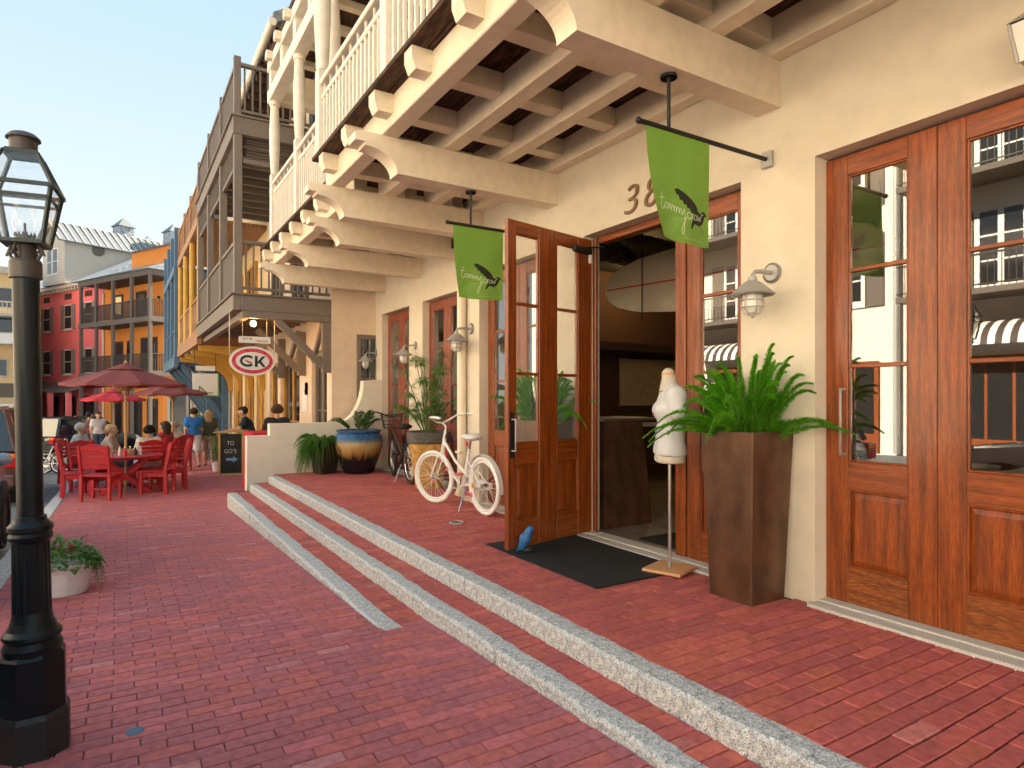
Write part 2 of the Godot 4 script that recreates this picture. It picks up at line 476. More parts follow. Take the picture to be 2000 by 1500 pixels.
# ---------------------------------------------------------------- paving
const TONE_WALK := [Vector3(0.60, 0.17, 0.178), Vector3(0.565, 0.172, 0.195), Vector3(0.635, 0.172, 0.162), Vector3(0.52, 0.155, 0.168), Vector3(0.62, 0.23, 0.235), Vector3(0.58, 0.165, 0.17)]
const TONE_TERRACE := [Vector3(0.60, 0.135, 0.118), Vector3(0.57, 0.13, 0.122), Vector3(0.635, 0.155, 0.115), Vector3(0.51, 0.122, 0.115), Vector3(0.62, 0.20, 0.175), Vector3(0.585, 0.135, 0.12)]
const TONE_ROAD := [Vector3(0.165, 0.18, 0.205), Vector3(0.13, 0.145, 0.17), Vector3(0.20, 0.215, 0.235), Vector3(0.18, 0.19, 0.205), Vector3(0.15, 0.165, 0.19), Vector3(0.22, 0.23, 0.24)]

func brick_shape(s: Sh, L: float, w: float, d := 0.03, b := 0.004) -> void:
	var x := L / 2; var z := w / 2
	var t := [Vector3(-x + b, 0, -z + b), Vector3(-x + b, 0, z - b), Vector3(x - b, 0, z - b), Vector3(x - b, 0, -z + b)]
	var m := [Vector3(-x, -b, -z), Vector3(-x, -b, z), Vector3(x, -b, z), Vector3(x, -b, -z)]
	var l := [Vector3(-x, -d, -z), Vector3(-x, -d, z), Vector3(x, -d, z), Vector3(x, -d, -z)]
	s.quad(t[0], t[1], t[2], t[3])
	for i in 4:
		var j := (i + 1) % 4
		s.quad(m[i], m[j], t[j], t[i])
		s.quad(l[i], l[j], m[j], m[i])

func lay(parent: Node3D, called: String, mt: Material, tones: Array, rects: Array, yf: Callable, slope: float, sd: int, skip = null, most := 300) -> void:
	rng.seed = sd
	var px := 0.206; var pz := 0.0872
	var variants := []
	for k in 24:
		var s := sh()
		var t: Vector3 = tones[k % tones.size()]
		t *= rng.randf_range(0.86, 1.10)
		s.col = Color(t.x, t.y, t.z)
		brick_shape(s, px - 0.0022 - rng.randf() * 0.0022, pz - 0.0042 - rng.randf() * 0.004)
		variants.append([s.mesh(), s.col])
	var nz := FastNoiseLite.new()
	nz.seed = sd
	nz.frequency = 0.55
	var list := []
	for rc in rects:
		var x0: float = rc[0]; var x1: float = rc[1]; var z0: float = rc[2]; var z1: float = rc[3]
		var rows := int(ceil((z1 - z0) / pz))
		for r in rows:
			var z := z1 - (r + 0.5) * pz
			var x := x0 - (px * 0.5 if r % 2 == 1 else 0.0) - rng.randf() * 0.012
			while x < x1 - 0.03:
				var a := maxf(x, x0); var b := minf(x + px, x1)
				x += px
				if b - a < 0.035: continue
				var c := Vector3((a + b) / 2, 0, z + nz.get_noise_2d((a + b) * 0.5, z) * 0.006)
				if skip != null and skip.call(c): continue
				c.y = yf.call(z) + rng.randf_range(-0.0022, 0.0018)
				var h := nz.get_noise_2d(c.x * 1.3 + 50.0, z * 1.3)
				var pick := rng.randi() % 4
				if h > 0.36: pick = 1
				elif h < -0.38: pick = 2
				if rng.randf() < 0.02: pick = 4
				var k := (pick + tones.size() * (rng.randi() % 4)) % 24
				var bs := Basis.from_euler(Vector3(-atan(slope) + rng.randf_range(-0.010, 0.010), rng.randf_range(-0.018, 0.018), rng.randf_range(-0.006, 0.006)))
				list.append([c, bs, (b - a) / px, k, on_photo(c)])
	var seen := list.filter(func(q): return q[4].z > 0 and q[4].x > 0.0 and q[4].x < 1.0 and q[4].y < 1.0 and q[4].y > 0)
	seen.sort_custom(func(p, q): return p[4].z < q[4].z)
	seen.resize(mini(seen.size(), most))
	var own := {}
	for q in seen: own[q] = true
	var rest := sh()
	for q in list:
		var tr := Transform3D((q[1] as Basis).scaled_local(Vector3(q[2], 1, 1)), q[0])
		if own.has(q):
			var o := MeshInstance3D.new()
			o.name = called
			o.mesh = variants[q[3]][0]
			o.material_override = mt
			o.transform = tr
			parent.add_child(o, true)
		else:
			rest.xf = tr
			rest.col = variants[q[3]][1]
			brick_shape(rest, px - 0.0034, pz - 0.0066, 0.02)
	if rest.v.size():
		var o2 := part(parent, called + "_field", rest, mt)
		o2.set_meta("kind", "stuff")

func granite_block(x0: float, x1: float, yt: float, yb: Callable, z0: float, z1: float, sd: int) -> Sh:
	var nz := FastNoiseLite.new()
	nz.seed = sd
	nz.frequency = 2.2
	nz.fractal_octaves = 4
	var s := sh()
	var K := maxi(2, int((z1 - z0) / 0.045))
	var rings := []
	for i in K + 1:
		var z := lerpf(z0, z1, float(i) / K)
		var bt: float = minf(yb.call(z) - 0.05, yt - 0.03)
		var w := nz.get_noise_2d(z * 0.8, 3.0) * 0.016
		var ring := []
		var prof := [Vector2(x0, bt), Vector2(x0, lerpf(bt, yt, 0.35)), Vector2(x0, lerpf(bt, yt, 0.65)), Vector2(x0 + 0.001, yt - 0.018), Vector2(x0 + 0.014, yt - 0.002), Vector2(lerpf(x0, x1, 0.4), yt), Vector2(lerpf(x0, x1, 0.75), yt), Vector2(x1, yt - 0.003), Vector2(x1, bt)]
		for j in prof.size():
			var p: Vector2 = prof[j]
			var h := nz.get_noise_3d(p.x * 6.0, p.y * 6.0, z * 6.0)
			var q := Vector3(p.x + w, p.y, z)
			if j <= 4: q.x += h * 0.011
			if j >= 3 and j <= 7: q.y += h * 0.006
			if j >= 7: q.x += nz.get_noise_2d(z * 3.0, 9.0) * 0.008
			ring.append(q)
		rings.append(ring)
	for i in K:
		for j in 8:
			s.quad(rings[i][j], rings[i + 1][j], rings[i + 1][j + 1], rings[i][j + 1])
	for j in range(1, 8):
		s.tri(rings[0][0], rings[0][j], rings[0][j + 1])
		s.tri(rings[K][0], rings[K][j + 1], rings[K][j])
	return s

func make_ground() -> void:
	var g := sh()
	g.quad(Vector3(-260, -1.75, 60), Vector3(260, -1.75, 60), Vector3(260, -1.75, -420), Vector3(-260, -1.75, -420))
	struct("ground", g, M.ground)
	# road: a sloping sheet beside the kerb, level far off
	var rd := sh()
	for seg in [[70.0, 3.0], [3.0, -38.0], [-38.0, -120.0]]:
		var ya: float = walk_y(seg[0]) - 0.125; var yb: float = walk_y(seg[1]) - 0.125
		rd.quad(Vector3(-30, ya, seg[0]), Vector3(-1.0, ya, seg[0]), Vector3(-1.0, yb, seg[1]), Vector3(-30, yb, seg[1]))
	var far_y := walk_y(-38.0) - 0.125
	rd.quad(Vector3(-1.0, far_y, -38.0), Vector3(40, far_y, -38.0), Vector3(40, far_y, -120.0), Vector3(-1.0, far_y, -120.0))
	var road := struct("road", rd, M.road)
	lay(road, "paver", M.paver, TONE_ROAD, [[-4.4, -1.04, -23.0, -6.0]], func(z): return walk_y(z) - 0.115, SLOPE, 77)
	# kerb stones
	var kerb := Node3D.new()
	kerb.name = "kerb"
	add_child(kerb)
	kerb.set_meta("kind", "structure")
	var z := 3.0
	var k := 0
	rng.seed = 5
	while z > -38.0:
		var L := rng.randf_range(1.1, 1.6)
		var za := z - L
		var s := sh()
		s.beam(Vector3(-0.94, walk_y(z) - 0.118, z - 0.004), Vector3(-0.94, walk_y(za) - 0.118, za + 0.004), 0.18, 0.25, Vector3.UP, 0.014)
		part(kerb, "kerb_stone", s, M.kerb)
		z = za
		k += 1
	# sidewalk
	var bed := sh()
	for seg in [[70.0, 3.0], [3.0, -38.0]]:
		var ya: float = walk_y(seg[0]) - 0.009; var yb: float = walk_y(seg[1]) - 0.009
		for q in [[-0.85, 1.44], [1.44, 3.4]]:
			if q[0] > 1.0 and seg[0] < 4.0:
				# beside the steps only up to their near end, then up to the row of buildings beyond the low wall
				var m1 := -3.96; var m2 := -10.9
				bed.quad(Vector3(1.44, ya, seg[0]), Vector3(1.83, ya, seg[0]), Vector3(1.83, walk_y(m1) - 0.011, m1), Vector3(1.44, walk_y(m1) - 0.011, m1))
				bed.quad(Vector3(1.44, walk_y(m2) - 0.011, m2), Vector3(3.35, walk_y(m2) - 0.011, m2), Vector3(3.35, yb, seg[1]), Vector3(1.44, yb, seg[1]))
			elif q[0] < 1.0:
				bed.quad(Vector3(q[0], ya, seg[0]), Vector3(q[1], ya, seg[0]), Vector3(q[1], yb, seg[1]), Vector3(q[0], yb, seg[1]))
	var walk := struct("sidewalk", bed, M.joint)
	lay(walk, "brick", M.brick, TONE_WALK, [[-0.845, 1.80, -3.97, 0.4], [-0.845, 1.462, -30.0, -3.97], [1.462, 3.3, -30.0, -10.99]], func(zz): return walk_y(zz), SLOPE, 11)
	# terrace
	var tb := sh()
	tb.quad(Vector3(2.2, -0.011, 3.0), Vector3(4.4, -0.011, 3.0), Vector3(4.4, -0.011, -11.4), Vector3(2.2, -0.011, -11.4))
	var ter := struct("terrace", tb, M.joint)
	lay(ter, "brick", M.brick, TONE_TERRACE, [[2.236, 4.13, -11.22, 0.6]], func(_z): return 0.0, 0.0, 23, func(c): return c.x > 3.72 and c.z > -7.15)
	# three granite steps with brick treads
	var steps := Node3D.new()
	steps.name = "steps"
	add_child(steps)
	steps.set_meta("kind", "structure")
	var low := sh()
	low.quad(Vector3(1.6, -0.236, -3.6), Vector3(1.82, -0.236, -3.6), Vector3(1.82, -0.236, -11.2), Vector3(1.6, -0.236, -11.2))
	low.quad(Vector3(1.9, -0.126, 3.0), Vector3(2.14, -0.126, 3.0), Vector3(2.14, -0.126, -11.2), Vector3(1.9, -0.126, -11.2))
	part(steps, "tread_bed", low, M.joint)
	lay(steps, "brick", M.brick, TONE_TERRACE, [[1.916, 2.10, -11.0, 0.2]], func(_z): return -0.115, 0.0, 31, null, 130)
	lay(steps, "brick", M.brick, TONE_TERRACE, [[1.597, 1.80, -11.0, -3.97]], func(_z): return -0.225, 0.0, 37, null, 100)
	var cuts := [[2.1, 2.236, 0.0, [3.0, 0.2, -2.26, -4.05, -6.6, -8.9, -11.0]], [1.8, 1.916, -0.113, [3.0, 0.9, -1.7, -3.1, -5.6, -8.2, -11.0]], [1.466, 1.597, -0.223, [-3.97, -6.4, -8.9, -10.97]]]
	for run in cuts:
		var zs: Array = run[3]
		for i in zs.size() - 1:
			part(steps, "granite_block", granite_block(run[0], run[1], run[2] + 0.002, func(zz): return walk_y(zz) - 0.03, zs[i + 1] + 0.003, zs[i] - 0.003, 40 + i + int(run[0] * 10)), M.granite)
	var vc := thing("valve_cover", "small blue-grey round valve cover in the sidewalk by the lamp post", "cover", Vector3(0.061, walk_y(-3.33), -3.33))
	part(vc, "lid", sh().lathe([Vector2(0.036, -0.01), Vector2(0.036, 0.003), Vector2(0.0, 0.005)], 20), M.blue_paint)
	# drain cover on the terrace
	var dc := thing("drain_cover", "small round metal drain cover set in the red brick terrace", "drain cover", Vector3(2.966, 0.002, -5.883))
	part(dc, "rim", sh().lathe([Vector2(0.062, -0.01), Vector2(0.078, 0.0), Vector2(0.078, 0.012), Vector2(0.060, 0.014), Vector2(0.058, 0.006)], 24), M.zinc)
	part(dc, "plate", sh().lathe([Vector2(0.058, 0.004), Vector2(0.03, 0.009), Vector2(0.0, 0.009)], 24), M.stone_dark)

# ---------------------------------------------------------------- doors
# a glazed leaf in its own axes: x from the left edge, y up, z 0 the outer face
func door_leaf(parent: Node3D, at: Vector3, turn: float, w: float, h: float, cols: Array, kit: Dictionary) -> Node3D:
	var d := sub(parent, "door", at, turn)
	var V: Material = kit.v
	var Hm: Material = kit.h
	var low: Material = kit.get("low", Hm)
	var pm: Material = kit.get("panel", V)
	var th := 0.045
	var g0 := 0.875; var g1 := 2.645   # glass
	var p0 := 0.225; var p1 := 0.70    # bottom panel
	if kit.has("rows"):
		g0 = kit.rows[0]; g1 = kit.rows[1]; p0 = kit.rows[2]; p1 = kit.rows[3]
	# stiles between the glass columns
	var x := 0.0
	for c in cols + [[w, w]]:
		pbx(d, "stile", V, x + 0.0006, 0, -th, c[0] - 0.0006, h, 0, 0.004)
		x = c[1]
	for c in cols:
		pbx(d, "rail", low, c[0], 0.0, -th + 0.001, c[1], p0, -0.0015, 0.003)
		pbx(d, "rail", Hm, c[0], p1, -th + 0.001, c[1], g0, -0.0015, 0.003)
		pbx(d, "rail", Hm, c[0], g1, -th + 0.001, c[1], h, -0.0015, 0.003)
		# moulding round the glass
		var mo := sh()
		for q in [[c[0], g0, c[0] + 0.012, g1], [c[1] - 0.012, g0, c[1], g1], [c[0] + 0.012, g0, c[1] - 0.012, g0 + 0.012], [c[0] + 0.012, g1 - 0.012, c[1] - 0.012, g1]]:
			mo.bx(q[0], q[1], -th + 0.008, q[2], q[3], -0.008, 0.003)
		part(d, "moulding", mo, M.get("mould", V))
		for k in [1, 2]:
			var y := lerpf(g0, g1, k / 3.0)
			pbx(d, "muntin", Hm, c[0] + 0.012, y - 0.013, -th + 0.004, c[1] - 0.012, y + 0.013, -0.004, 0.004)
		for k in 3:
			var ya := lerpf(g0, g1, k / 3.0) + 0.0135; var yb := lerpf(g0, g1, (k + 1) / 3.0) - 0.0135
			pbx(d, "pane", kit.get("glass", M.glass), c[0] + 0.013, ya, -0.026, c[1] - 0.013, yb, -0.021, 0.0)
		# raised panel
		var ps := sh()
		ps.bx(c[0], p0, -th + 0.012, c[1], p1, -0.022)
		var i := 0.045
		var A := [Vector3(c[0] + 0.012, p0 + 0.012, -0.022), Vector3(c[1] - 0.012, p0 + 0.012, -0.022), Vector3(c[1] - 0.012, p1 - 0.012, -0.022), Vector3(c[0] + 0.012, p1 - 0.012, -0.022)]
		var B := [Vector3(c[0] + i, p0 + i, -0.008), Vector3(c[1] - i, p0 + i, -0.008), Vector3(c[1] - i, p1 - i, -0.008), Vector3(c[0] + i, p1 - i, -0.008)]
		ps.quad(B[0], B[1], B[2], B[3])
		for k in 4: ps.quad(A[k], A[(k + 1) % 4], B[(k + 1) % 4], B[k])
		part(d, "panel", ps, pm)
		var pf := sh()
		for q in [[c[0], p0, c[0] + 0.011, p1], [c[1] - 0.011, p0, c[1], p1], [c[0] + 0.011, p0, c[1] - 0.011, p0 + 0.011], [c[0] + 0.011, p1 - 0.011, c[1] - 0.011, p1]]:
			pf.bx(q[0], q[1], -0.024, q[2], q[3], -0.004, 0.003)
		part(d, "panel_moulding", pf, M.get("mould", V))
	return d

func door_handle(d: Node3D, x: float, y: float) -> void:
	var s := sh()
	s.bx(x - 0.026, y - 0.19, 0.0005, x + 0.026, y + 0.19, 0.006, 0.002)
	part(d, "handle_plate", s, M.dark_metal)
	var t := sh()
	t.tube([Vector3(x, y - 0.13, 0.004), Vector3(x, y - 0.13, 0.05), Vector3(x, y + 0.13, 0.05), Vector3(x, y + 0.13, 0.004)], 0.008, 8)
	part(d, "handle", t, M.zinc)

# one profile for the carved brackets: concave nose at the street end
func bracket_profile(x_tip: float, x_foot: float, x_wall: float, yb: float, yt: float) -> Array:
	var p := [Vector2(x_wall, yb), Vector2(x_wall, yt), Vector2(x_tip + 0.02, yt), Vector2(x_tip, yt - 0.02), Vector2(x_tip, yt - 0.085), Vector2(x_tip + 0.085, yt - 0.085)]
	var c := Vector2(x_tip + 0.085, yb)
	var r := Vector2(x_foot - x_tip - 0.085, yt - 0.115 - yb)
	for k in 11:
		var a := PI / 2 * (1.0 - k / 10.0)
		p.append(c + Vector2(cos(a) * r.x, sin(a) * r.y))
	return p

func wall_boxes(s: Sh, x0: float, x1: float, za: float, zb: float, y0: float, y1: float, holes: Array) -> void:
	# a wall along z with openings [z0, z1, sill, head], listed with rising z
	var z := za
	for h in holes:
		if h[0] > z: s.bx(x0, y0, z, x1, y1, h[0])
		s.bx(x0, h[3], h[0], x1, y1, h[1])
		if h[2] > y0: s.bx(x0, y0, h[0], x1, h[2], h[1])
		z = h[1]
	if zb > z: s.bx(x0, y0, z, x1, y1, zb)

func sconce(at: Vector3, label: String) -> void:
	# gooseneck wall lamp, at is the centre of the wall plate; the arm goes towards -x
	var t := thing("wall_lamp", label, "wall lamp", at, 0.0, "zinc wall lamps along the shop front")
	var pl := sh()
	pl.tube([Vector3(-0.001, 0, 0), Vector3(-0.014, 0, 0), Vector3(-0.022, 0, 0)], [0.068, 0.068, 0.052], 20)
	part(t, "wall_plate", pl, M.zinc)
	var arm := sh()
	arm.tube([Vector3(-0.02, 0, 0), Vector3(-0.13, -0.002, 0), Vector3(-0.18, -0.008, 0), Vector3(-0.205, -0.03, 0), Vector3(-0.21, -0.06, 0)], 0.014, 10)
	part(t, "arm", arm, M.zinc)
	var c := Vector3(-0.21, 0, 0)
	var shd := sh().lathe([Vector2(0.135, -0.168), Vector2(0.142, -0.160), Vector2(0.128, -0.150), Vector2(0.055, -0.085), Vector2(0.030, -0.072), Vector2(0.028, -0.048), Vector2(0.0, -0.046)], 24, c)
	shd.lathe([Vector2(0.0, -0.098), Vector2(0.05, -0.098), Vector2(0.135, -0.168)], 24, c)
	part(t, "shade", shd, M.zinc)
	part(t, "glass_jar", sh().lathe([Vector2(0.0, -0.292), Vector2(0.035, -0.282), Vector2(0.058, -0.25), Vector2(0.064, -0.165), Vector2(0.06, -0.155)], 16, c), M.bulb_glass_frost)
	var cage := sh()
	for k in 6:
		var a := TAU * k / 6
		var o := Vector3(cos(a), 0, sin(a))
		cage.tube([c + o * 0.070 + Vector3(0, -0.158, 0), c + o * 0.070 + Vector3(0, -0.25, 0), c + o * 0.045 + Vector3(0, -0.288, 0), c + Vector3(0, -0.304, 0)], 0.0035, 5)
	for y in [-0.20, -0.245]:
		var ring := []
		for k in 17: ring.append(c + Vector3(cos(TAU * k / 16) * 0.070, y, sin(TAU * k / 16) * 0.070))
		cage.tube(ring, 0.0032, 5, false)
	cage.ball(c + Vector3(0, -0.308, 0), Vector3.ONE * 0.010, 8, 6)
	part(t, "cage", cage, M.zinc)

func railing(b: Node3D, x: float, z0: float, z1: float, y: float, posts: Array, m: Material, top := 0.78, low_rail := 0.62) -> void:
	var r := sub(b, "railing")
	for p in posts:
		pbx(r, "post", m, x - 0.055, y, p - 0.06, x + 0.065, y + top + 0.16, p + 0.06, 0.008)
	for i in posts.size() - 1:
		var a: float = posts[i] + 0.061; var c: float = posts[i + 1] - 0.061
		pbx(r, "top_rail", m, x - 0.045, y + top - 0.02, a, x + 0.05, y + top + 0.03, c, 0.01)
		pbx(r, "rail", m, x - 0.022, y + low_rail, a, x + 0.028, y + low_rail + 0.05, c, 0.008)
		var n := int((c - a) / 0.105)
		for k in n:
			var z := a + (c - a) * (k + 0.5) / n
			pbx(r, "baluster", m, x - 0.014, y, z - 0.015, x + 0.016, y + low_rail + 0.001, z + 0.015, 0.003)
			if k % 2 == 0: pbx(r, "spindle", m, x - 0.010, y + low_rail + 0.05, z - 0.010, x + 0.012, y + top - 0.02, z + 0.010, 0.002)

func make_shop() -> void:
	var b := thing("shop_building", "cream stucco shop front with mahogany doors and a carved timber pergola", "building")
	var mb: Material = M.beam_cream
	# walls
	var w := sh()
	wall_boxes(w, W1, W1 + 0.17, -7.19, 6.0, -0.3, 9.6, [[-6.772, -5.32, -0.3, 2.815], [-4.735, -2.956, -0.3, 2.815], [-2.397, 0.25, -0.3, 2.815], [1.0, 2.6, -0.3, 2.815]])
	part(b, "wall", w, M.cream)
	var w2 := sh()
	wall_boxes(w2, W2, W2 + 0.30, -11.83, -6.9, -0.3, 9.6, [[-11.24, -9.95, -0.3, 2.83], [-9.40, -8.08, -0.3, 2.83]])
	w2.bx(W1 + 0.17, -0.3, -7.19, W2, 9.6, -6.9)
	part(b, "wall", w2, M.cream)
	# end pieces of the block so that sun and sky stay out of the rooms
	var bk := sh()
	bk.bx(9.0, -0.3, -11.83, 9.3, 9.6, 6.0)
	bk.bx(W1 + 0.17, -0.3, 5.7, 9.0, 9.6, 6.0)
	bk.bx(W2 + 0.3, -0.3, -11.83, 9.0, 9.6, -11.6)
	part(b, "back_wall", bk, M.cream)
	part(b, "roof", box(3.3, 9.6, -11.9, 9.4, 9.8, 6.1), M.roof_slate)
	pbx(b, "eave", mb, 2.4, 9.35, -11.8, 3.72, 9.5, 6.0)
	# thresholds
	for q in [[-2.397, 0.25, W1], [-4.735, -2.956, W1], [-6.772, -5.32, W1], [-11.24, -9.95, W2], [-9.40, -8.08, W2]]:
		pbx(b, "threshold", M.threshold, q[2] - 0.075, -0.02, q[0] - 0.01, q[2] + 0.135, 0.016, q[1] + 0.01, 0.006)
		pbx(b, "sill_plate", M.threshold, q[2] + 0.03, 0.0165, q[0] + 0.002, q[2] + 0.168, 0.028, q[1] - 0.002, 0.002)
	# doors of the right opening (leaf axes: x runs along -z .. turned so that the face looks at -x)
	var kw := {"glass": M.glass_shop, "v": M.wood_v, "h": M.wood_h, "low": M.worn_h, "panel": M.wood_v}
	var fx := W1 + 0.116
	for k in 4:
		var z0: float = -2.397 + 0.648 * k
		var d := door_leaf(b, Vector3(fx, 0.028, z0), -PI / 2, 0.647, 2.772, [[0.142, 0.494]], kw)
		if k == 0: part(d, "handle", sh().tube([Vector3(0.125, 0.92, 0.0), Vector3(0.125, 0.92, 0.05), Vector3(0.125, 1.32, 0.05), Vector3(0.125, 1.32, 0.0)], 0.009, 8), M.zinc)
	# worn lower stiles: weathered boards let into the foot of the doors
	# the centre opening: jamb post, fixed leaf, header and the open double-width leaf
	pbx(b, "door_post", M.wood_v, fx - 0.01, 0.028, -3.68, fx + 0.10, 2.80, -3.572, 0.006)
	door_leaf(b, Vector3(fx, 0.028, -3.565), -PI / 2, 0.608, 2.772, [[0.138, 0.490]], {"glass": M.glass_shop, "v": M.orange_wood_v, "h": M.orange_wood_h})
	pbx(b, "door_jamb", M.wood_v, fx - 0.012, 0.028, -4.733, fx + 0.025, 2.80, -4.69, 0.006)
	pbx(b, "door_jamb", M.zinc, fx + 0.026, 0.028, -4.733, fx + 0.052, 2.80, -4.70, 0.006)
	pbx(b, "door_header", M.wood_h, fx + 0.0, 2.745, -4.66, fx + 0.10, 2.813, -3.682, 0.006)
	var od := door_leaf(b, Vector3(2.739, 0.035, -4.493), 0.2095, 1.092, 2.75, [[0.093, 0.376], [0.606, 0.893]], {"v": M.wood_v, "h": M.wood_h})
	door_handle(od, 0.042, 0.95)
	part(od, "closer", sh().bx(0.80, 2.60, 0.001, 1.05, 2.66, 0.045, 0.008).tube([Vector3(1.0, 2.665, 0.02), Vector3(1.16, 2.68, 0.10)], 0.008, 6), M.dark_metal)
	part(od, "sensor", sh().bx(1.03, 2.52, 0.001, 1.07, 2.62, 0.03, 0.01), M.white_plastic)
	# third opening (orange varnished doors)
	for k in 2:
		var d3 := door_leaf(b, Vector3(fx, 0.028, -6.76 + 0.718 * k), -PI / 2, 0.715, 2.772, [[0.142, 0.573]], {"glass": M.glass_shop, "v": M.orange_wood_v, "h": M.orange_wood_h})
		door_handle(d3, 0.65 if k == 0 else 0.07, 0.98)
	# far openings (reddish doors)
	for q in [[-11.24, -9.95], [-9.40, -8.08]]:
		var wd: float = (q[1] - q[0]) / 2 - 0.002
		for k in 2:
			door_leaf(b, Vector3(W2 + 0.116, 0.028, q[0] + 0.001 + (wd + 0.002) * k), -PI / 2, wd, 2.785, [[0.13, wd - 0.13]], {"glass": M.glass_shop, "v": M.red_wood_v, "h": M.red_wood_h})
	# opening behind the camera's right
	for k in 2:
		door_leaf(b, Vector3(fx, 0.028, 1.0 + 0.8 * k), -PI / 2, 0.798, 2.772, [[0.142, 0.65]], kw)
	# house number
	for dg in [["3", -4.145], ["8", -3.915]]:
		var o := text_part(b, "number", dg[0], 0.0098, 0.02, M.number_brown, "Droid Sans", 0.22)
		o.position = Vector3(W1 - 0.012, 2.975, dg[1] + 0.09)
		o.rotation.y = -PI / 2
	# ---- pergola, near part: brackets, long beams, joists, deck
	var zb := [1.0, -0.22, -2.73, -5.235, -6.75]
	for z in zb:
		var s := sh()
		s.prism(bracket_profile(1.66, 2.03, W1 - 0.001, 3.215, 3.519), Vector3(0, 0, z + 0.09), Vector3.RIGHT, Vector3.UP, Vector3(0, 0, -0.18))
		part(b, "bracket", s, mb)
	var far_z := -6.86
	for x in [[1.89, 2.04], [2.47, 2.615], [3.03, 3.17], [3.59, W1 - 0.001]]:
		pbx(b, "beam", mb, x[0], 3.521, far_z, x[1], 3.758, 3.0, 0.008)
	var z2 := 2.64
	while z2 > -6.9:
		var segs := [[1.745, 1.889], [2.041, 2.469], [2.616, 3.029], [3.171, 3.589]]
		for q in segs:
			var s := sh()
			if q[0] < 1.8:
				s.prism([Vector2(1.889, 3.60), Vector2(1.889, 3.757), Vector2(1.735, 3.757), Vector2(1.735, 3.672), Vector2(1.765, 3.60)], Vector3(0, 0, z2 + 0.07), Vector3.RIGHT, Vector3.UP, Vector3(0, 0, -0.14))
			else:
				s.bx(q[0], 3.60, z2 - 0.07, q[1], 3.757, z2 + 0.07, 0.003)
			part(b, "joist", s, mb)
		z2 -= 0.76
	rng.seed = 9
	var x2 := 1.715
	while x2 < 3.66:
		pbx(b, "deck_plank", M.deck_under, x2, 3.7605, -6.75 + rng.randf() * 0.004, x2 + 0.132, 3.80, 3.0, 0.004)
		x2 += 0.139
	railing(b, 1.79, -6.7, 3.0, 3.8005, [-6.64, -4.72, -2.80, -0.88, 1.04, 2.96], M.rail_cream, 0.72, 0.56)
	# upper storey of the near part: round columns on the rail posts, header, ceiling
	for z in [-6.64, -4.72, -2.80, -0.88]:
		var s := sh().lathe([Vector2(0.062, 4.68), Vector2(0.085, 5.2), Vector2(0.088, 5.6), Vector2(0.07, 6.22), Vector2(0.088, 6.23), Vector2(0.088, 6.30)], 18, Vector3(1.795, 0, z))
		part(b, "column", s, M.rail_cream)
	pbx(b, "header_beam", M.rail_cream, 1.70, 6.301, -6.75, 1.89, 6.62, 3.0, 0.008)
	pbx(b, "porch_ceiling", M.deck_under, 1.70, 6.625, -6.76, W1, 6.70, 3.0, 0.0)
	railing(b, 1.79, -6.7, 3.0, 6.7005, [-6.64, -4.72, -2.80, -0.88, 1.04, 2.96], M.rail_cream)
	# ---- far part, set back
	for z in [-8.05, -9.6, -11.2]:
		var s := sh()
		s.prism(bracket_profile(1.975, 2.345, W2 - 0.001, 3.215, 3.519), Vector3(0, 0, z + 0.17), Vector3.RIGHT, Vector3.UP, Vector3(0, 0, -0.17))
		part(b, "bracket", s, mb)
	for x in [[2.20, 2.35], [2.80, 2.945], [3.40, 3.545], [3.99, W2 - 0.001]]:
		pbx(b, "beam", mb, x[0], 3.521, -11.5, x[1], 3.758, -6.862, 0.008)
	z2 = -7.25
	while z2 > -11.4:
		for q in [[2.05, 2.199], [2.351, 2.799], [2.946, 3.399], [3.546, 3.989]]:
			var s := sh()
			if q[0] < 2.1:
				s.prism([Vector2(2.199, 3.60), Vector2(2.199, 3.757), Vector2(2.045, 3.757), Vector2(2.045, 3.672), Vector2(2.075, 3.60)], Vector3(0, 0, z2 + 0.07), Vector3.RIGHT, Vector3.UP, Vector3(0, 0, -0.14))
			else:
				s.bx(q[0], 3.60, z2 - 0.07, q[1], 3.757, z2 + 0.07, 0.003)
			part(b, "joist", s, mb)
		z2 -= 0.66
	x2 = 2.025
	while x2 < 4.05:
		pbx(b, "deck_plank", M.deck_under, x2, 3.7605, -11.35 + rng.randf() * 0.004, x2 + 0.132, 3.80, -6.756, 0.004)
		x2 += 0.139
	railing(b, 2.09, -11.2, -7.0, 3.8005, [-10.55, -8.93, -7.30], M.rail_cream, 0.86, 0.70)
	for z in [-10.55, -8.93, -7.30]:
		var s := sh().lathe([Vector2(0.055, 4.80), Vector2(0.078, 5.2), Vector2(0.080, 5.5), Vector2(0.062, 5.90), Vector2(0.080, 5.91), Vector2(0.080, 5.97)], 18, Vector3(2.10, 0, z))
		part(b, "column", s, M.rail_cream)
	pbx(b, "header_beam", M.rail_cream, 2.01, 5.971, -10.66, 2.19, 6.16, -6.77, 0.008)
	pbx(b, "header_beam", M.rail_cream, 2.01, 6.46, -10.66, 2.19, 6.62, -6.77, 0.008)
	for z in [-10.55, -8.93, -7.30, -9.74, -8.12]:
		pbx(b, "header_post", M.rail_cream, 2.03, 6.161, z - 0.07, 2.17, 6.459, z + 0.07, 0.006)
	pbx(b, "header_beam", M.beam_cream, 2.191, 5.971, -10.66, W2, 6.46, -10.48, 0.008)
	pbx(b, "porch_ceiling", M.deck_under, 2.0, 6.625, -10.75, W2, 6.70, -6.77, 0.0)
	z2 = -7.2
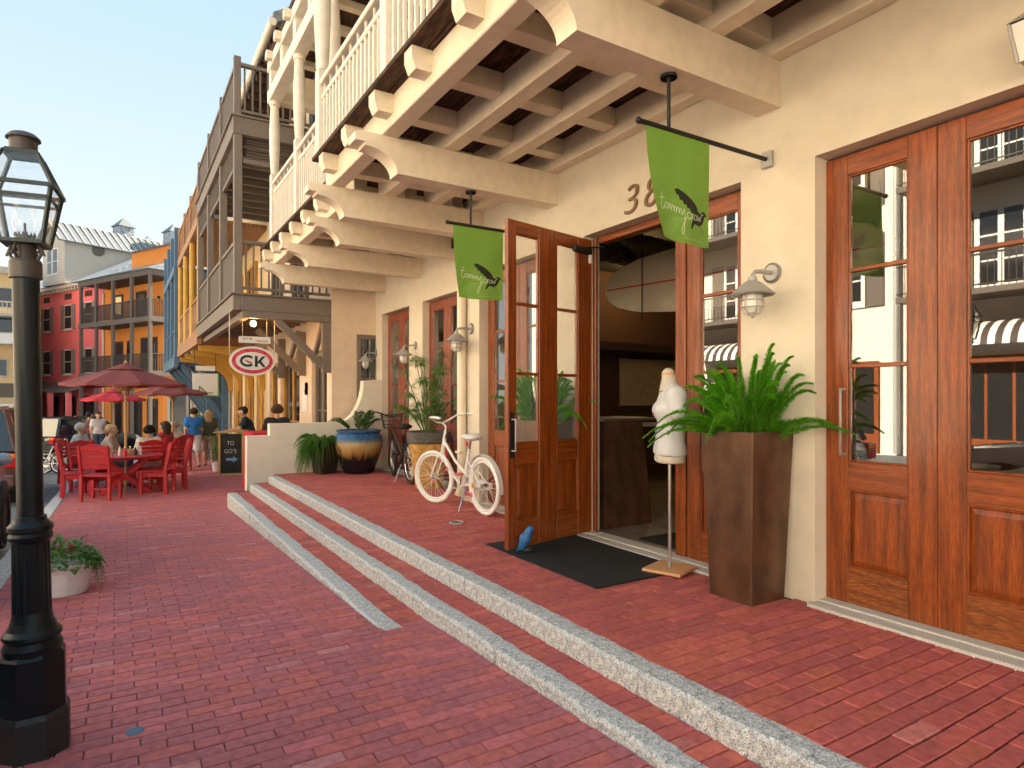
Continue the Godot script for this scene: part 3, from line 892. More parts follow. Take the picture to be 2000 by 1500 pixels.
	while z2 > -10.8:
		pbx(b, "joist", mb, 1.92, 6.50, z2 - 0.06, 2.009, 6.622, z2 + 0.06, 0.006)
		pbx(b, "joist", mb, 2.192, 6.52, z2 - 0.06, W2 - 0.002, 6.622, z2 + 0.06, 0.006)
		z2 -= 0.62
	# downpipe in the corner of the set-back
	var dp := sh().tube([Vector3(W1 - 0.06, 3.5, -7.12), Vector3(W1 - 0.06, 0.16, -7.12), Vector3(W1 - 0.10, 0.06, -7.12)], 0.058, 16)
	part(b, "downpipe", dp, M.pipe_paint)
	for y in [0.6, 1.9, 3.1]:
		part(b, "pipe_strap", sh().bx(W1 - 0.122, y, -7.185, W1 - 0.001, y + 0.03, -7.055, 0.004), M.pipe_paint)
	# wall lamps
	sconce(Vector3(W1, 2.131, -2.70), "grey caged wall lamp beside the tall copper-brown fern planter")
	sconce(Vector3(W1, 2.151, -6.97), "grey caged wall lamp between the downpipe and the orange doors")
	sconce(Vector3(W2, 2.146, -9.67), "grey caged wall lamp between the two set-back reddish doors")
	sconce(Vector3(W2, 2.134, -11.55), "grey caged wall lamp in the corner above the curved low wall")
	var ln := thing("wall_lantern", "square grey metal lantern on the wall above the weathered double doors", "lantern", Vector3(W1, 2.97, -1.22))
	part(ln, "bracket", sh().bx(-0.10, 0.10, -0.02, -0.0005, 0.13, 0.02, 0.004), M.zinc)
	part(ln, "cap", sh().lathe([Vector2(0.12, 0.06), Vector2(0.03, 0.12), Vector2(0.0, 0.125)], 4, Vector3(-0.13, 0, 0), false, PI / 4), M.zinc)
	part(ln, "glass", sh().lathe([Vector2(0.0, -0.12), Vector2(0.07, -0.12), Vector2(0.105, 0.055), Vector2(0.0, 0.055)], 4, Vector3(-0.13, 0, 0), false, PI / 4), M.bulb_glass_frost)
	var lf := sh()
	for k in 4:
		var a := PI / 4 + TAU * k / 4
		lf.tube([Vector3(-0.13 + 0.074 * cos(a), -0.125, 0.074 * sin(a)), Vector3(-0.13 + 0.109 * cos(a), 0.058, 0.109 * sin(a))], 0.008, 6)
	part(ln, "frame", lf, M.zinc)

func make_room() -> void:
	# the room behind the doors
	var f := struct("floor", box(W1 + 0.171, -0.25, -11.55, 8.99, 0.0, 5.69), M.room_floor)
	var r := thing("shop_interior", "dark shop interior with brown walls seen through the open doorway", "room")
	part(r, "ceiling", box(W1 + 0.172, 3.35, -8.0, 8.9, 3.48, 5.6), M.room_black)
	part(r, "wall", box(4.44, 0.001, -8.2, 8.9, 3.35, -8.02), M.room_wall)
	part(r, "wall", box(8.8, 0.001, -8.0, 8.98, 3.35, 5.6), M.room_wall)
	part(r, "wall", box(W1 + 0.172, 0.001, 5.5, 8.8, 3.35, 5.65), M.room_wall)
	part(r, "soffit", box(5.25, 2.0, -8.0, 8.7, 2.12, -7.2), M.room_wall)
	# far room behind the set-back doors
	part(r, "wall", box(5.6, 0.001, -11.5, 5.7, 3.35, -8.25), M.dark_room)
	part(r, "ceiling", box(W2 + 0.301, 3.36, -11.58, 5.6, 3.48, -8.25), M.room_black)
	var duct := sh()
	duct.tube([Vector3(4.1, 3.08, -5.6), Vector3(8.6, 3.08, -6.2)], 0.20, 18)
	for k in 24:
		var p := Vector3(4.1, 3.08, -5.6).lerp(Vector3(8.6, 3.08, -6.2), (k + 0.5) / 24)
		duct.tube([p, p + Vector3(0.02, 0, -0.003)], 0.208, 18)
	var dt := part(self, "air_duct", duct, M.dark_metal)
	tag(dt, "round dark spiral air duct under the shop ceiling", "air duct")
	var mt := part(self, "inner_mat", box(4.05, 0.001, -4.35, 5.2, 0.012, -3.2, 0.004), M.mat_rubber)
	tag(mt, "black entrance mat on the pale floor inside the doorway", "doormat")
	# paddle board
	var sb := thing("surfboard", "long cream surfboard with a dark stringer hung inside the shop", "surfboard", Vector3(5.22, 2.60, -5.28), -1.41)
	var P := []
	var prof := [[0.0, 0.04], [0.06, 0.16], [0.2, 0.26], [0.5, 0.35], [1.0, 0.40], [1.8, 0.41], [2.6, 0.36], [3.0, 0.24], [3.2, 0.06]]
	for q in prof: P.append(Vector2(q[0] - 0.75, q[1] * 0.88))
	for i in prof.size(): P.append(Vector2(prof[prof.size() - 1 - i][0] - 0.75, -prof[prof.size() - 1 - i][1] * 0.88))
	part(sb, "board", sh().prism(P, Vector3(0, 0, -0.04), Vector3.RIGHT, Vector3.UP, Vector3(0, 0, 0.08)), M.surf_cream)
	part(sb, "stringer", box(-0.72, -0.008, 0.0402, 2.4, 0.008, 0.043), M.sign_red)
	part(sb, "strap", box(-0.20, -0.42, 0.0402, -0.185, 0.75, 0.046), M.dark_metal)
	part(sb, "strap", box(1.2, -0.42, 0.0402, 1.215, 0.75, 0.046), M.dark_metal)
	# picture on the back wall
	var pc := thing("wall_picture", "large cream canvas print on the dark shop wall", "picture", Vector3(7.65, 1.55, -7.98))
	part(pc, "canvas", box(-0.62, -0.39, -0.03, 0.9, 0.39, 0.03, 0.006), M.paper_cream)
	rng.seed = 60
	var sp := sh()
	for k in 26:
		var q := Vector2(rng.randf_range(-0.45, 0.7), rng.randf_range(-0.25, 0.12))
		sp.bx(q.x, q.y, 0.0302, q.x + rng.randf_range(0.015, 0.04), q.y + rng.randf_range(0.012, 0.03), 0.032)
	part(pc, "print", sp, M.number_brown)
	# counter
	var ct := thing("shop_counter", "brown tapered shop counter with a steel top inside the doorway", "counter", Vector3(4.37, 0.0, -5.16))
	var cs := sh()
	cs.lathe([Vector2(0.0, 0.0), Vector2(0.46, 0.0), Vector2(0.36, 1.06), Vector2(0.0, 1.06)], 4, Vector3.ZERO, false, PI / 4)
	part(ct, "body", cs, M.corten)
	part(ct, "top", box(-0.30, 1.061, -0.27, 0.42, 1.09, 0.27, 0.006), M.steel)
	for k in 2:
		var st := thing("stanchion", "slim steel barrier post inside the dark shop", "stanchion", Vector3(5.39 + 0.10 * k, 0.0, -5.96 + 0.06 * k), 0.0, "steel barrier posts inside the shop")
		part(st, "post", sh().tube([Vector3(0, 0.02, 0), Vector3(0, 1.02, 0)], 0.025, 12), M.steel)
		part(st, "foot", sh().lathe([Vector2(0.15, 0.0), Vector2(0.15, 0.012), Vector2(0.03, 0.03)], 20), M.steel)
	tag(part(self, "barrier_belt", sh().beam(Vector3(5.52, 0.96, -5.9), Vector3(6.6, 0.96, -5.8), 0.006, 0.05), M.zinc), "grey barrier belt stretched from the steel posts inside the shop", "belt")
	# display table with folded shirts behind the right doors
	var tb := thing("display_table", "low dark display table behind the weathered double doors", "table", Vector3(4.65, 0, -1.5))
	part(tb, "table_top", box(-0.35, 0.70, -0.75, 0.35, 0.74, 0.75, 0.005), M.room_wall)
	for q in [[-0.3, -0.7], [0.3, -0.7], [-0.3, 0.7], [0.3, 0.7]]:
		pbx(tb, "leg", M.room_wall, q[0] - 0.03, 0.001, q[1] - 0.03, q[0] + 0.03, 0.699, q[1] + 0.03)
	rng.seed = 8
	for k in 6:
		var y := 0.741
		for j in 4:
			var s := thing("folded_shirt", "white folded shirt in a low stack on the display table", "shirt", Vector3(4.5 + 0.3 * (k % 2), y, -2.0 + 0.42 * (k / 2)), rng.randf_range(-0.15, 0.15), "folded white shirts on the display table")
			part(s, "cloth", box(-0.12, 0, -0.15, 0.12, 0.028, 0.15, 0.012), M.shirt_white)
			y += 0.029
	# hanging bulbs
	for q in [Vector3(6.1, 2.8, -3.27), Vector3(6.9, 3.15, -7.2)]:
		var lb := thing("hanging_lamp", "warm glowing bulb on a cord inside the dark shop", "lamp", q, 0.0, "warm bulbs hanging inside the shop")
		part(lb, "bulb", sh().ball(Vector3.ZERO, Vector3.ONE * 0.05, 12, 8), M.lamp_glow)
		part(lb, "cord", sh().tube([Vector3(0, 0.05, 0), Vector3(0, 3.35 - q.y, 0)], 0.006, 6), M.dark_metal)
		var l := OmniLight3D.new()
		l.name = "bulb_light"
		l.light_color = Color(1.0, 0.78, 0.48)
		l.light_energy = 0.07
		l.light_size = 0.05
		l.omni_range = 12.0
		l.omni_attenuation = 2.0
		l.shadow_enabled = true
		lb.add_child(l)

func make_low_wall() -> void:
	var t := thing("low_wall", "low cream stucco wall with a stepped end and a curved upsweep closing the terrace", "wall")
	var P := [Vector2(1.80, -0.52), Vector2(1.80, 0.655), Vector2(2.16, 0.655), Vector2(2.16, 0.855), Vector2(3.32, 0.855)]
	for k in 9:
		var a := PI / 2 * k / 8.0
		P.append(Vector2(3.32 + 0.46 * sin(a), 0.855 + 0.72 * (1.0 - cos(a)) * 1.04))
	P.append(Vector2(4.0, 1.62)); P.append(Vector2(W2 - 0.001, 1.62)); P.append(Vector2(W2 - 0.001, -0.52))
	part(t, "wall", sh().prism(P, Vector3(0, 0, -11.23), Vector3.RIGHT, Vector3.UP, Vector3(0, 0, -0.2)), M.pale_cream)

# ---------------------------------------------------------------- plants
func plume(s: Sh, pts: Array, r: float, dens: int, needle: float, c0: Color, c1: Color) -> void:
	# a foxtail frond: a curved stem thick with short needles
	var N := pts.size()
	for i in N - 1:
		var a: Vector3 = pts[i]; var b: Vector3 = pts[i + 1]
		var f := (b - a).normalized()
		var fr := s.frame_of(f)
		for k in dens:
			var t := (k + rng.randf()) / dens
			var u := (i + t) / (N - 1)
			var an := rng.randf() * TAU
			var side: Vector3 = fr[0] * cos(an) + fr[1] * sin(an)
			var taper := r * (1.15 - u) * minf(1.0, u * 6.0 + 0.35) * rng.randf_range(0.7, 1.1)
			var p := a.lerp(b, t)
			var tip := p + side * taper + f * taper * rng.randf_range(0.5, 1.0)
			var w := side.cross(f).normalized() * needle * 0.5
			s.col = c0.lerp(c1, rng.randf())
			var mid := p.lerp(tip, 0.5)
			s.tri(p, mid + w, tip)
			s.tri(p, tip, mid - w)

func arc(from: Vector3, yaw: float, reach: float, rise: float, droop: float, n := 12) -> Array:
	var out := []
	var h := Vector3(cos(yaw), 0, sin(yaw))
	for i in n + 1:
		var t := float(i) / n
		out.append(from + h * reach * t + Vector3.UP * (rise * sin(t * PI * 0.5) * (1.0 if t < 1.0 else 1.0) - droop * t * t * t))
	return out

func foxtail(parent: Node3D, top: Vector3, count: int, sd: int, rmax: float, hmax: float) -> void:
	rng.seed = sd
	for k in count:
		var up := sqrt(rng.randf())
		var yaw := TAU * k / count * 5.0 + rng.randf_range(-0.4, 0.4)
		var reach := rmax * (0.25 + 0.75 * (1.0 - up)) * rng.randf_range(0.75, 1.05)
		var rise := hmax * (0.25 + 0.75 * up) * rng.randf_range(0.8, 1.05)
		var droop := (1.0 - up) * rng.randf_range(0.1, 0.42)
		var base := top + Vector3(cos(yaw), 0, sin(yaw)) * rng.randf_range(0.02, 0.13)
		var pts := arc(base, yaw, reach, rise, droop, 14)
		var s := sh()
		plume(s, pts, 0.040 + 0.014 * rng.randf(), 44, 0.0085, Color(0.85, 0.85, 0.85), Color(1.15, 1.1, 0.95))
		var o := part(parent, "frond", s, M.leaf_fern)
		var st := sh().tube(pts, 0.004, 4, false)
		part(o, "stem", st, M.stem)

func tall_planter(at: Vector3, sd: int, label: String, flabel: String) -> void:
	var t := thing("tall_planter", label, "planter", at, 0.0, "tall tapered metal planters by the doorway")
	var s := sh()
	# tapered square vessel with a folded lip; the four sides are slightly rounded at the corners
	var b := 0.165; var tp := 0.205; var h := 1.083
	var ring := func(r: float, y: float) -> Array:
		var c := 0.006
		return [Vector3(-r, y, r - c), Vector3(-r + c, y, r), Vector3(r - c, y, r), Vector3(r, y, r - c), Vector3(r, y, -r + c), Vector3(r - c, y, -r), Vector3(-r + c, y, -r), Vector3(-r, y, -r + c)]
	var R := [ring.call(b, 0.0), ring.call(tp, h), ring.call(tp - 0.018, h), ring.call(tp - 0.024, h - 0.09)]
	for i in 3:
		for k in 8:
			var j := (k + 1) % 8
			s.quad(R[i][k], R[i][j], R[i + 1][j], R[i + 1][k])
	part(t, "vessel", s, M.corten)
	part(t, "soil", sh().bx(-tp + 0.026, h - 0.10, -tp + 0.026, tp - 0.026, h - 0.07, tp - 0.026), M.soil)
	var f := thing("foxtail_fern", flabel, "fern", at + Vector3(0, h - 0.07, 0), 0.0, "foxtail ferns in the tall planters")
	foxtail(f, Vector3.ZERO, 64, sd, 0.68, 0.60)

func leaf_blade(s: Sh, a: Vector3, b: Vector3, w: float, up: Vector3, bend := 0.0) -> void:
	var m := a.lerp(b, 0.45) + up * bend
	var q := (b - a).cross(up).normalized() * w * 0.5
	s.tri(a, m - q, m); s.tri(a, m, m + q); s.tri(m, m - q, b); s.tri(m, b, m + q)

func make_pots() -> void:
	tall_planter(Vector3(3.497, 0.0, -2.735), 101, "tall copper-brown tapered planter between the dress form and the weathered doors", "bright green foxtail fern spilling over the planter beside the dress form")
	tall_planter(Vector3(3.45, 0.0, -5.02), 202, "tall copper-brown tapered planter behind the open glazed door", "bright green foxtail fern in the planter behind the open glazed door")
	# low dark pot with a hanging bush
	var t := thing("square_pot", "dark glazed square pot against the low cream wall", "pot", Vector3(3.0, 0.0, -10.95), 0.2)
	var s := sh()
	s.lathe([Vector2(0.0, 0.0), Vector2(0.20, 0.0), Vector2(0.27, 0.50), Vector2(0.285, 0.505), Vector2(0.285, 0.53), Vector2(0.24, 0.53), Vector2(0.23, 0.46), Vector2(0.0, 0.46)], 4, Vector3.ZERO, false, PI / 4)
	part(t, "vessel", s, M.pot_dark)
	var bush := thing("trailing_bush", "bushy green asparagus fern trailing over the dark square pot", "plant", Vector3(3.0, 0.46, -10.95))
	rng.seed = 303
	for k in 120:
		var yaw := rng.randf() * TAU
		if k % 3 != 0: yaw = rng.randf_range(PI * 0.45, PI * 1.25)
		var pts := arc(Vector3(cos(yaw) * 0.08 - 0.05, 0, sin(yaw) * 0.08), yaw, rng.randf_range(0.12, 0.40), rng.randf_range(0.08, 0.34), rng.randf_range(0.1, 0.72), 9)
		for i in pts.size(): pts[i].y = maxf(pts[i].y, -0.44)
		var q := sh()
		plume(q, pts, 0.05, 30, 0.013, Color(0.85, 0.85, 0.85), Color(1.15, 1.12, 1.05))
		part(bush, "frond", q, M.leaf_mid)
	# big glazed pot
	var g := thing("glazed_pot", "large round pot glazed blue, gold and black beside the low wall", "pot", Vector3(3.52, 0.0, -10.72))
	var prof := [[0.235, 0.0], [0.25, 0.02], [0.30, 0.16], [0.355, 0.32], [0.395, 0.47], [0.405, 0.56], [0.395, 0.63], [0.365, 0.675], [0.35, 0.69], [0.375, 0.71], [0.38, 0.735], [0.36, 0.745], [0.335, 0.735], [0.33, 0.66]]
	# fine ribs and the run of the glaze, dyed in the clay
	var gl := sh()
	var nz := FastNoiseLite.new()
	nz.seed = 4
	nz.frequency = 1.0
	var seg := 72
	var rows := []
	for i in prof.size() - 1:
		var n := 6 if i > 0 and i < 6 else 1
		for k in n: rows.append(Vector2(lerpf(prof[i][0], prof[i + 1][0], float(k) / n), lerpf(prof[i][1], prof[i + 1][1], float(k) / n)))
	rows.append(Vector2(prof[-1][0], prof[-1][1]))
	var tone := func(y: float, a: float) -> Color:
		var run := nz.get_noise_2d(a * 2.0, 1.0) * 0.05 + nz.get_noise_2d(a * 11.0, 5.0) * 0.10 + nz.get_noise_2d(a * 34.0, y * 3.0) * 0.07
		var yy: float = y + run
		var black := Color(0.012, 0.011, 0.012); var gold := Color(0.40, 0.21, 0.055); var sand := Color(0.46, 0.33, 0.16); var teal := Color(0.10, 0.20, 0.24); var blue := Color(0.045, 0.13, 0.30)
		if yy < 0.26: return black
		if yy < 0.38: return black.lerp(gold, (yy - 0.26) / 0.12)
		if yy < 0.47: return gold.lerp(sand, (yy - 0.38) / 0.09)
		yy = y + run * 0.3
		if yy < 0.52: return sand
		if yy < 0.565: return sand.lerp(teal, (yy - 0.52) / 0.045)
		if yy < 0.60: return teal.lerp(blue, (yy - 0.565) / 0.035)
		return blue.lerp(Color(0.02, 0.045, 0.10), clampf(nz.get_noise_2d(a * 6.0, y * 60.0) * 1.2 + 0.2, 0, 1))
	for i in rows.size() - 1:
		for k in seg:
			var P := []; var C := []
			for q in [[i, k], [i, k + 1], [i + 1, k + 1], [i + 1, k]]:
				var a: float = TAU * q[1] / seg
				var r: float = rows[q[0]].x * (1.0 + (0.008 if q[0] % 2 == 0 and q[0] < 32 else 0.0))
				P.append(Vector3(cos(a) * r, rows[q[0]].y, -sin(a) * r)); C.append(tone.call(rows[q[0]].y, cos(a) * 2.0 + sin(a) * 3.1))
			var m: Vector3 = (P[1] - P[0]).cross(P[2] - P[0]).normalized()
			for j in [0, 2, 1, 0, 3, 2]:
				gl.v.append(P[j]); gl.n.append(m); gl.c.append(C[j]); gl.uv.append(Vector2.ZERO)
	var gm := mat("pot_glaze", Color.WHITE, 0.25)
	gm.vertex_color_use_as_albedo = true
	part(g, "vessel", gl, gm)
	part(g, "soil", sh().lathe([Vector2(0.335, 0.655), Vector2(0.0, 0.67)], 24), M.soil)
	var zz := thing("zz_plant", "low plant with stout stems of dark glossy leaflets in the blue and gold pot", "plant", Vector3(3.52, 0.66, -10.72))
	rng.seed = 44
	for k in 15:
		var yaw := rng.randf() * TAU
		var pts := arc(Vector3(cos(yaw) * 0.08, 0, sin(yaw) * 0.08), yaw, rng.randf_range(0.12, 0.42), rng.randf_range(0.22, 0.46), rng.randf_range(0.0, 0.12), 9)
		var q := sh()
		for i in range(2, 10):
			var f: Vector3 = (pts[i] - pts[i - 1]).normalized()
			var sd := f.cross(Vector3.UP).normalized()
			for e in [-1.0, 1.0]:
				q.col = Color(1, 1, 1) * rng.randf_range(0.7, 1.4)
				leaf_blade(q, pts[i], pts[i] + (sd * e + f * 0.7 + Vector3.UP * 0.35).normalized() * rng.randf_range(0.09, 0.13), 0.05, Vector3.UP, 0.008)
		var st := part(zz, "stalk", q, M.leaf_dark)
		part(st, "stem", sh().tube(pts, [0.011, 0.011, 0.010, 0.010, 0.009, 0.008, 0.007, 0.006, 0.005, 0.003], 5), M.stem)
	# yellow pot with papyrus
	var y := thing("yellow_pot", "tapered ochre pot with a dark weathered rim behind the white bicycle", "pot", Vector3(3.80, 0.0, -8.42))
	part(y, "vessel", sh().lathe([Vector2(0.0, 0.0), Vector2(0.19, 0.0), Vector2(0.285, 0.64), Vector2(0.29, 0.66)], 32), M.pot_yellow)
	part(y, "rim", sh().lathe([Vector2(0.285, 0.64), Vector2(0.315, 0.66), Vector2(0.32, 0.80), Vector2(0.30, 0.815), Vector2(0.275, 0.80), Vector2(0.27, 0.72), Vector2(0.0, 0.72)], 32), M.pot_rim)
	var pa := thing("papyrus", "tall feathery papyrus with drooping leaf tufts in the ochre pot", "plant", Vector3(3.80, 0.72, -8.42))
	rng.seed = 71
	for k in 34:
		var yaw := rng.randf() * TAU
		var reach := rng.randf_range(0.02, 0.34)
		if k < 4:
			yaw = PI + rng.randf_range(0.3, 0.9); reach = rng.randf_range(0.3, 0.5)
		var hgt := rng.randf_range(0.3, 1.22)
		var pts := arc(Vector3(cos(yaw) * 0.05, 0, sin(yaw) * 0.05), yaw, reach, hgt, rng.randf_range(0, 0.06), 8)
		var q := sh()
		for j in 3:
			var tip: Vector3 = pts[8 - j * 2]
			for i in 20:
				var an := rng.randf() * TAU
				var dirv := Vector3(cos(an), rng.randf_range(-0.7, 0.35), sin(an)).normalized()
				q.col = Color(1, 1, 1) * rng.randf_range(0.65, 1.6)
				leaf_blade(q, tip, tip + dirv * rng.randf_range(0.10, 0.22), 0.014, Vector3.UP, 0.02)
		var st := part(pa, "tuft", q, M.leaf_mid)
		part(st, "stem", sh().tube(pts, 0.005, 4), M.stem)
	# white tub on the sidewalk
	var wt := thing("white_tub", "white plastic tub of leafy red-flowered plants beside the black lamp post", "planter", Vector3(-0.39, walk_y(-6.35), -6.36))
	part(wt, "tub", sh().lathe([Vector2(0.0, 0.0), Vector2(0.165, 0.0), Vector2(0.175, 0.01), Vector2(0.215, 0.235), Vector2(0.225, 0.24), Vector2(0.225, 0.26), Vector2(0.205, 0.26), Vector2(0.20, 0.21), Vector2(0.0, 0.21)], 36), M.white_plastic)
	var fp := thing("flower_plant", "leafy green plant with small red flowers filling the white tub", "plant", Vector3(-0.39, walk_y(-6.35) + 0.2, -6.36))
	rng.seed = 15
	var lf := sh()
	for k in 620:
		var yaw := rng.randf() * TAU
		var u := sqrt(rng.randf())
		var p := Vector3(cos(yaw) * 0.26 * u, 0.03 + (1.0 - u * u) * 0.20 * rng.randf_range(0.55, 1.1), sin(yaw) * 0.26 * u)
		lf.col = Color(1, 1, 1) * rng.randf_range(0.5, 1.7)
		var dirv := Vector3(cos(yaw) + rng.randf_range(-0.8, 0.8), rng.randf_range(-0.5, 0.6), sin(yaw) + rng.randf_range(-0.8, 0.8)).normalized()
		leaf_blade(lf, p, p + dirv * rng.randf_range(0.04, 0.075), 0.036, Vector3.UP, 0.01)
	part(fp, "foliage", lf, M.leaf_mid)
	for k in 26:
		var yaw := rng.randf_range(-0.8, 0.5)
		var pts := arc(Vector3(cos(yaw) * 0.17, 0.04, sin(yaw) * 0.17), yaw, rng.randf_range(0.06, 0.17), 0.06, rng.randf_range(0.12, 0.30), 7)
		var q := sh()
		plume(q, pts, 0.03, 10, 0.014, Color(0.85, 0.85, 0.85), Color(1.15, 1.15, 1.05))
		part(fp, "trailing_stem", q, M.leaf_mid)
	for k in 16:
		var yaw := rng.randf() * TAU
		var p := Vector3(cos(yaw) * 0.19 * rng.randf(), rng.randf_range(0.17, 0.25), sin(yaw) * 0.19 * rng.randf())
		var q := sh()
		for i in 5:
			var an := TAU * i / 5
			leaf_blade(q, p, p + Vector3(cos(an), 0.5, sin(an)).normalized() * 0.026, 0.018, Vector3.UP)
		q.tube([p - Vector3(0, 0.06, 0), p], 0.002, 4)
		part(fp, "flower", q, [M.petal_red, M.petal_pink, M.petal_red][k % 3])

# ---------------------------------------------------------------- banners
func thick_line(im: Image, pts: Array, w: float, c: Color) -> void:
	for i in pts.size() - 1:
		var a: Vector2 = pts[i]; var b: Vector2 = pts[i + 1]
		var n := int(a.distance_to(b)) + 1
		for k in n + 1:
			var p := a.lerp(b, float(k) / n)
			im.fill_rect(Rect2i(int(p.x - w / 2), int(p.y - w / 2), maxi(1, int(w)), maxi(1, int(w))), c)

func curve_pts(p: Array, per := 8) -> Array:
	var out := []
	for i in p.size() - 1:
		var a: Vector2 = p[maxi(i - 1, 0)]; var b: Vector2 = p[i]; var c: Vector2 = p[i + 1]; var d: Vector2 = p[mini(i + 2, p.size() - 1)]
		for k in per: out.append(b.cubic_interpolate(c, a, d, float(k) / per))
	out.append(p[-1])
	return out

func banner_image() -> ImageTexture:
	var im := Image.create(384, 460, false, Image.FORMAT_RGB8)
	im.fill(lin(0.21, 0.41, 0.055))
	rng.seed = 90
	for k in 46:   # paler brush strokes
		var p := Vector2(rng.randf() * 384, rng.randf() * 460)
		var a := rng.randf_range(0.4, 2.6)
		var L := rng.randf_range(18, 60)
		var q := [p, p + Vector2(cos(a), sin(a)) * L * 0.5 + Vector2(6, -4), p + Vector2(cos(a + 0.35), sin(a + 0.35)) * L]
		thick_line(im, curve_pts(q), rng.randf_range(1, 4), lin(0.27, 0.47, 0.10))
	for k in 7:    # sweeping rays at the foot
		var q := [Vector2(20 + k * 9, 440), Vector2(70 + k * 24, 380 - k * 6), Vector2(150 + k * 34, 350 + k * 4)]
		thick_line(im, curve_pts(q), 2, lin(0.30, 0.50, 0.13))
	# the crow: body, wing feathers, tail and legs
	var crow := [Vector2(150, 232), Vector2(176, 228), Vector2(214, 242), Vector2(250, 262), Vector2(284, 286), Vector2(300, 312), Vector2(318, 318), Vector2(334, 306), Vector2(352, 306), Vector2(372, 322), Vector2(352, 326), Vector2(346, 342), Vector2(330, 362), Vector2(300, 372), Vector2(262, 366), Vector2(236, 392), Vector2(228, 386), Vector2(246, 356), Vector2(262, 338), Vector2(250, 322), Vector2(238, 316), Vector2(236, 304), Vector2(220, 304), Vector2(214, 290), Vector2(200, 290), Vector2(194, 274), Vector2(178, 274), Vector2(172, 256), Vector2(160, 252)]
	var ink := lin(0.018, 0.020, 0.012)
	var P := PackedVector2Array(crow)
	for yy in range(225, 400):
		for xx in range(145, 376):
			if Geometry2D.is_point_in_polygon(Vector2(xx, yy), P): im.set_pixel(xx, yy, ink if (xx * 7 + yy * 13) % 17 > 1 else lin(0.06, 0.07, 0.04))
	thick_line(im, [Vector2(300, 370), Vector2(312, 410)], 2, ink)
	thick_line(im, [Vector2(312, 366), Vector2(340, 400)], 2, ink)
	# handwriting
	var wh := lin(0.72, 0.78, 0.66)
	var words := [[[62, 262], [48, 300], [42, 326], [52, 334], [70, 316]], [[38, 290], [74, 284]], [[70, 316], [78, 304], [90, 306], [88, 324], [74, 326], [72, 312]], [[90, 306], [100, 304], [98, 326], [106, 308], [116, 306], [114, 328], [122, 310], [132, 308], [132, 330]], [[132, 330], [138, 312], [148, 310], [146, 332], [154, 314], [164, 312], [164, 332]], [[166, 332], [172, 314], [178, 316], [182, 336], [200, 312], [196, 350], [176, 408], [162, 420], [166, 398], [206, 346]], [[236, 324], [220, 326], [214, 342], [228, 350], [242, 342]], [[246, 326], [248, 350], [250, 332], [266, 326]], [[268, 332], [266, 348], [282, 348], [284, 332], [270, 330]], [[292, 328], [296, 350], [306, 334], [312, 350], [324, 326], [340, 318]]]
	for wd in words:
		var q := []
		for p in wd: q.append(Vector2(p[0], p[1]))
		thick_line(im, curve_pts(q), 3, wh)
	for k in 22:   # the line of small print is too fine to read
		im.fill_rect(Rect2i(150 + k * 9, 436 + (k % 3), 6, 2), lin(0.5, 0.62, 0.42))
	return ImageTexture.create_from_image(im)

func banner(z: float, bt: ImageTexture, label: String, curl: float) -> void:
	var t := thing("banner", label, "banner", Vector3(0, 0, z), 0.0, "green shop banners under the pergola")
	part(t, "rod", sh().tube([Vector3(2.55, 2.895, 0), Vector3(W1 - 0.03, 2.895, 0)], 0.015, 10).ball(Vector3(2.545, 2.895, 0), Vector3.ONE * 0.02, 8, 6), M.dark_metal)
	part(t, "rod_plate", sh().bx(W1 - 0.034, 2.84, -0.04, W1 - 0.001, 2.95, 0.04, 0.006), M.zinc)
	part(t, "hanger", sh().tube([Vector3(2.785, 2.90, 0), Vector3(2.785, 3.205, 0)], 0.011, 8), M.dark_metal)
	part(t, "hanger_plate", sh().lathe([Vector2(0.05, 3.198), Vector2(0.05, 3.214), Vector2(0.0, 3.2145)], 16, Vector3(2.785, 0, 0)), M.dark_metal)
	var m := StandardMaterial3D.new()
	m.resource_name = "banner_cloth"
	m.albedo_texture = bt
	m.roughness = 0.75
	m.cull_mode = BaseMaterial3D.CULL_DISABLED
	m.backlight_enabled = true
	m.backlight = Color(0.45, 0.45, 0.45)
	var s := sh()
	var NX := 14; var NY := 18
	var P := func(i: int, j: int, o: float) -> Vector3:
		var u := float(i) / NX; var v := float(j) / NY
		var x := lerpf(2.605 + 0.085 * v * v, 3.135, u)
		return Vector3(x, 2.883 - 0.65 * v - 0.012 * v * sin(u * 3.0), curl * v * v * (1.0 - u) + 0.010 * sin(u * 9.0 + v * 3.0) * v + o)
	for i in NX:
		for j in NY:
			var a: Vector3 = P.call(i, j + 1, 0.0); var b: Vector3 = P.call(i + 1, j + 1, 0.0); var c: Vector3 = P.call(i + 1, j, 0.0); var d: Vector3 = P.call(i, j, 0.0)
			for side in 2:
				var of := Vector3(0, 0, 0.0012 if side == 0 else -0.0012)
				var q: Array = [a + of, c + of, b + of, a + of, d + of, c + of] if side == 0 else [a + of, b + of, c + of, a + of, c + of, d + of]
				var uvs := [[i, j + 1], [i + 1, j], [i + 1, j + 1], [i, j + 1], [i, j], [i + 1, j]] if side == 0 else [[i, j + 1], [i + 1, j + 1], [i + 1, j], [i, j + 1], [i + 1, j], [i, j]]
				var nn := (b - a).cross(c - a).normalized() * (1.0 if side == 0 else -1.0)
				for k in 6:
					s.v.append(q[k]); s.n.append(nn); s.c.append(Color.WHITE); s.uv.append(Vector2(float(uvs[k][0]) / NX, float(uvs[k][1]) / NY))
	part(t, "cloth", s, m)

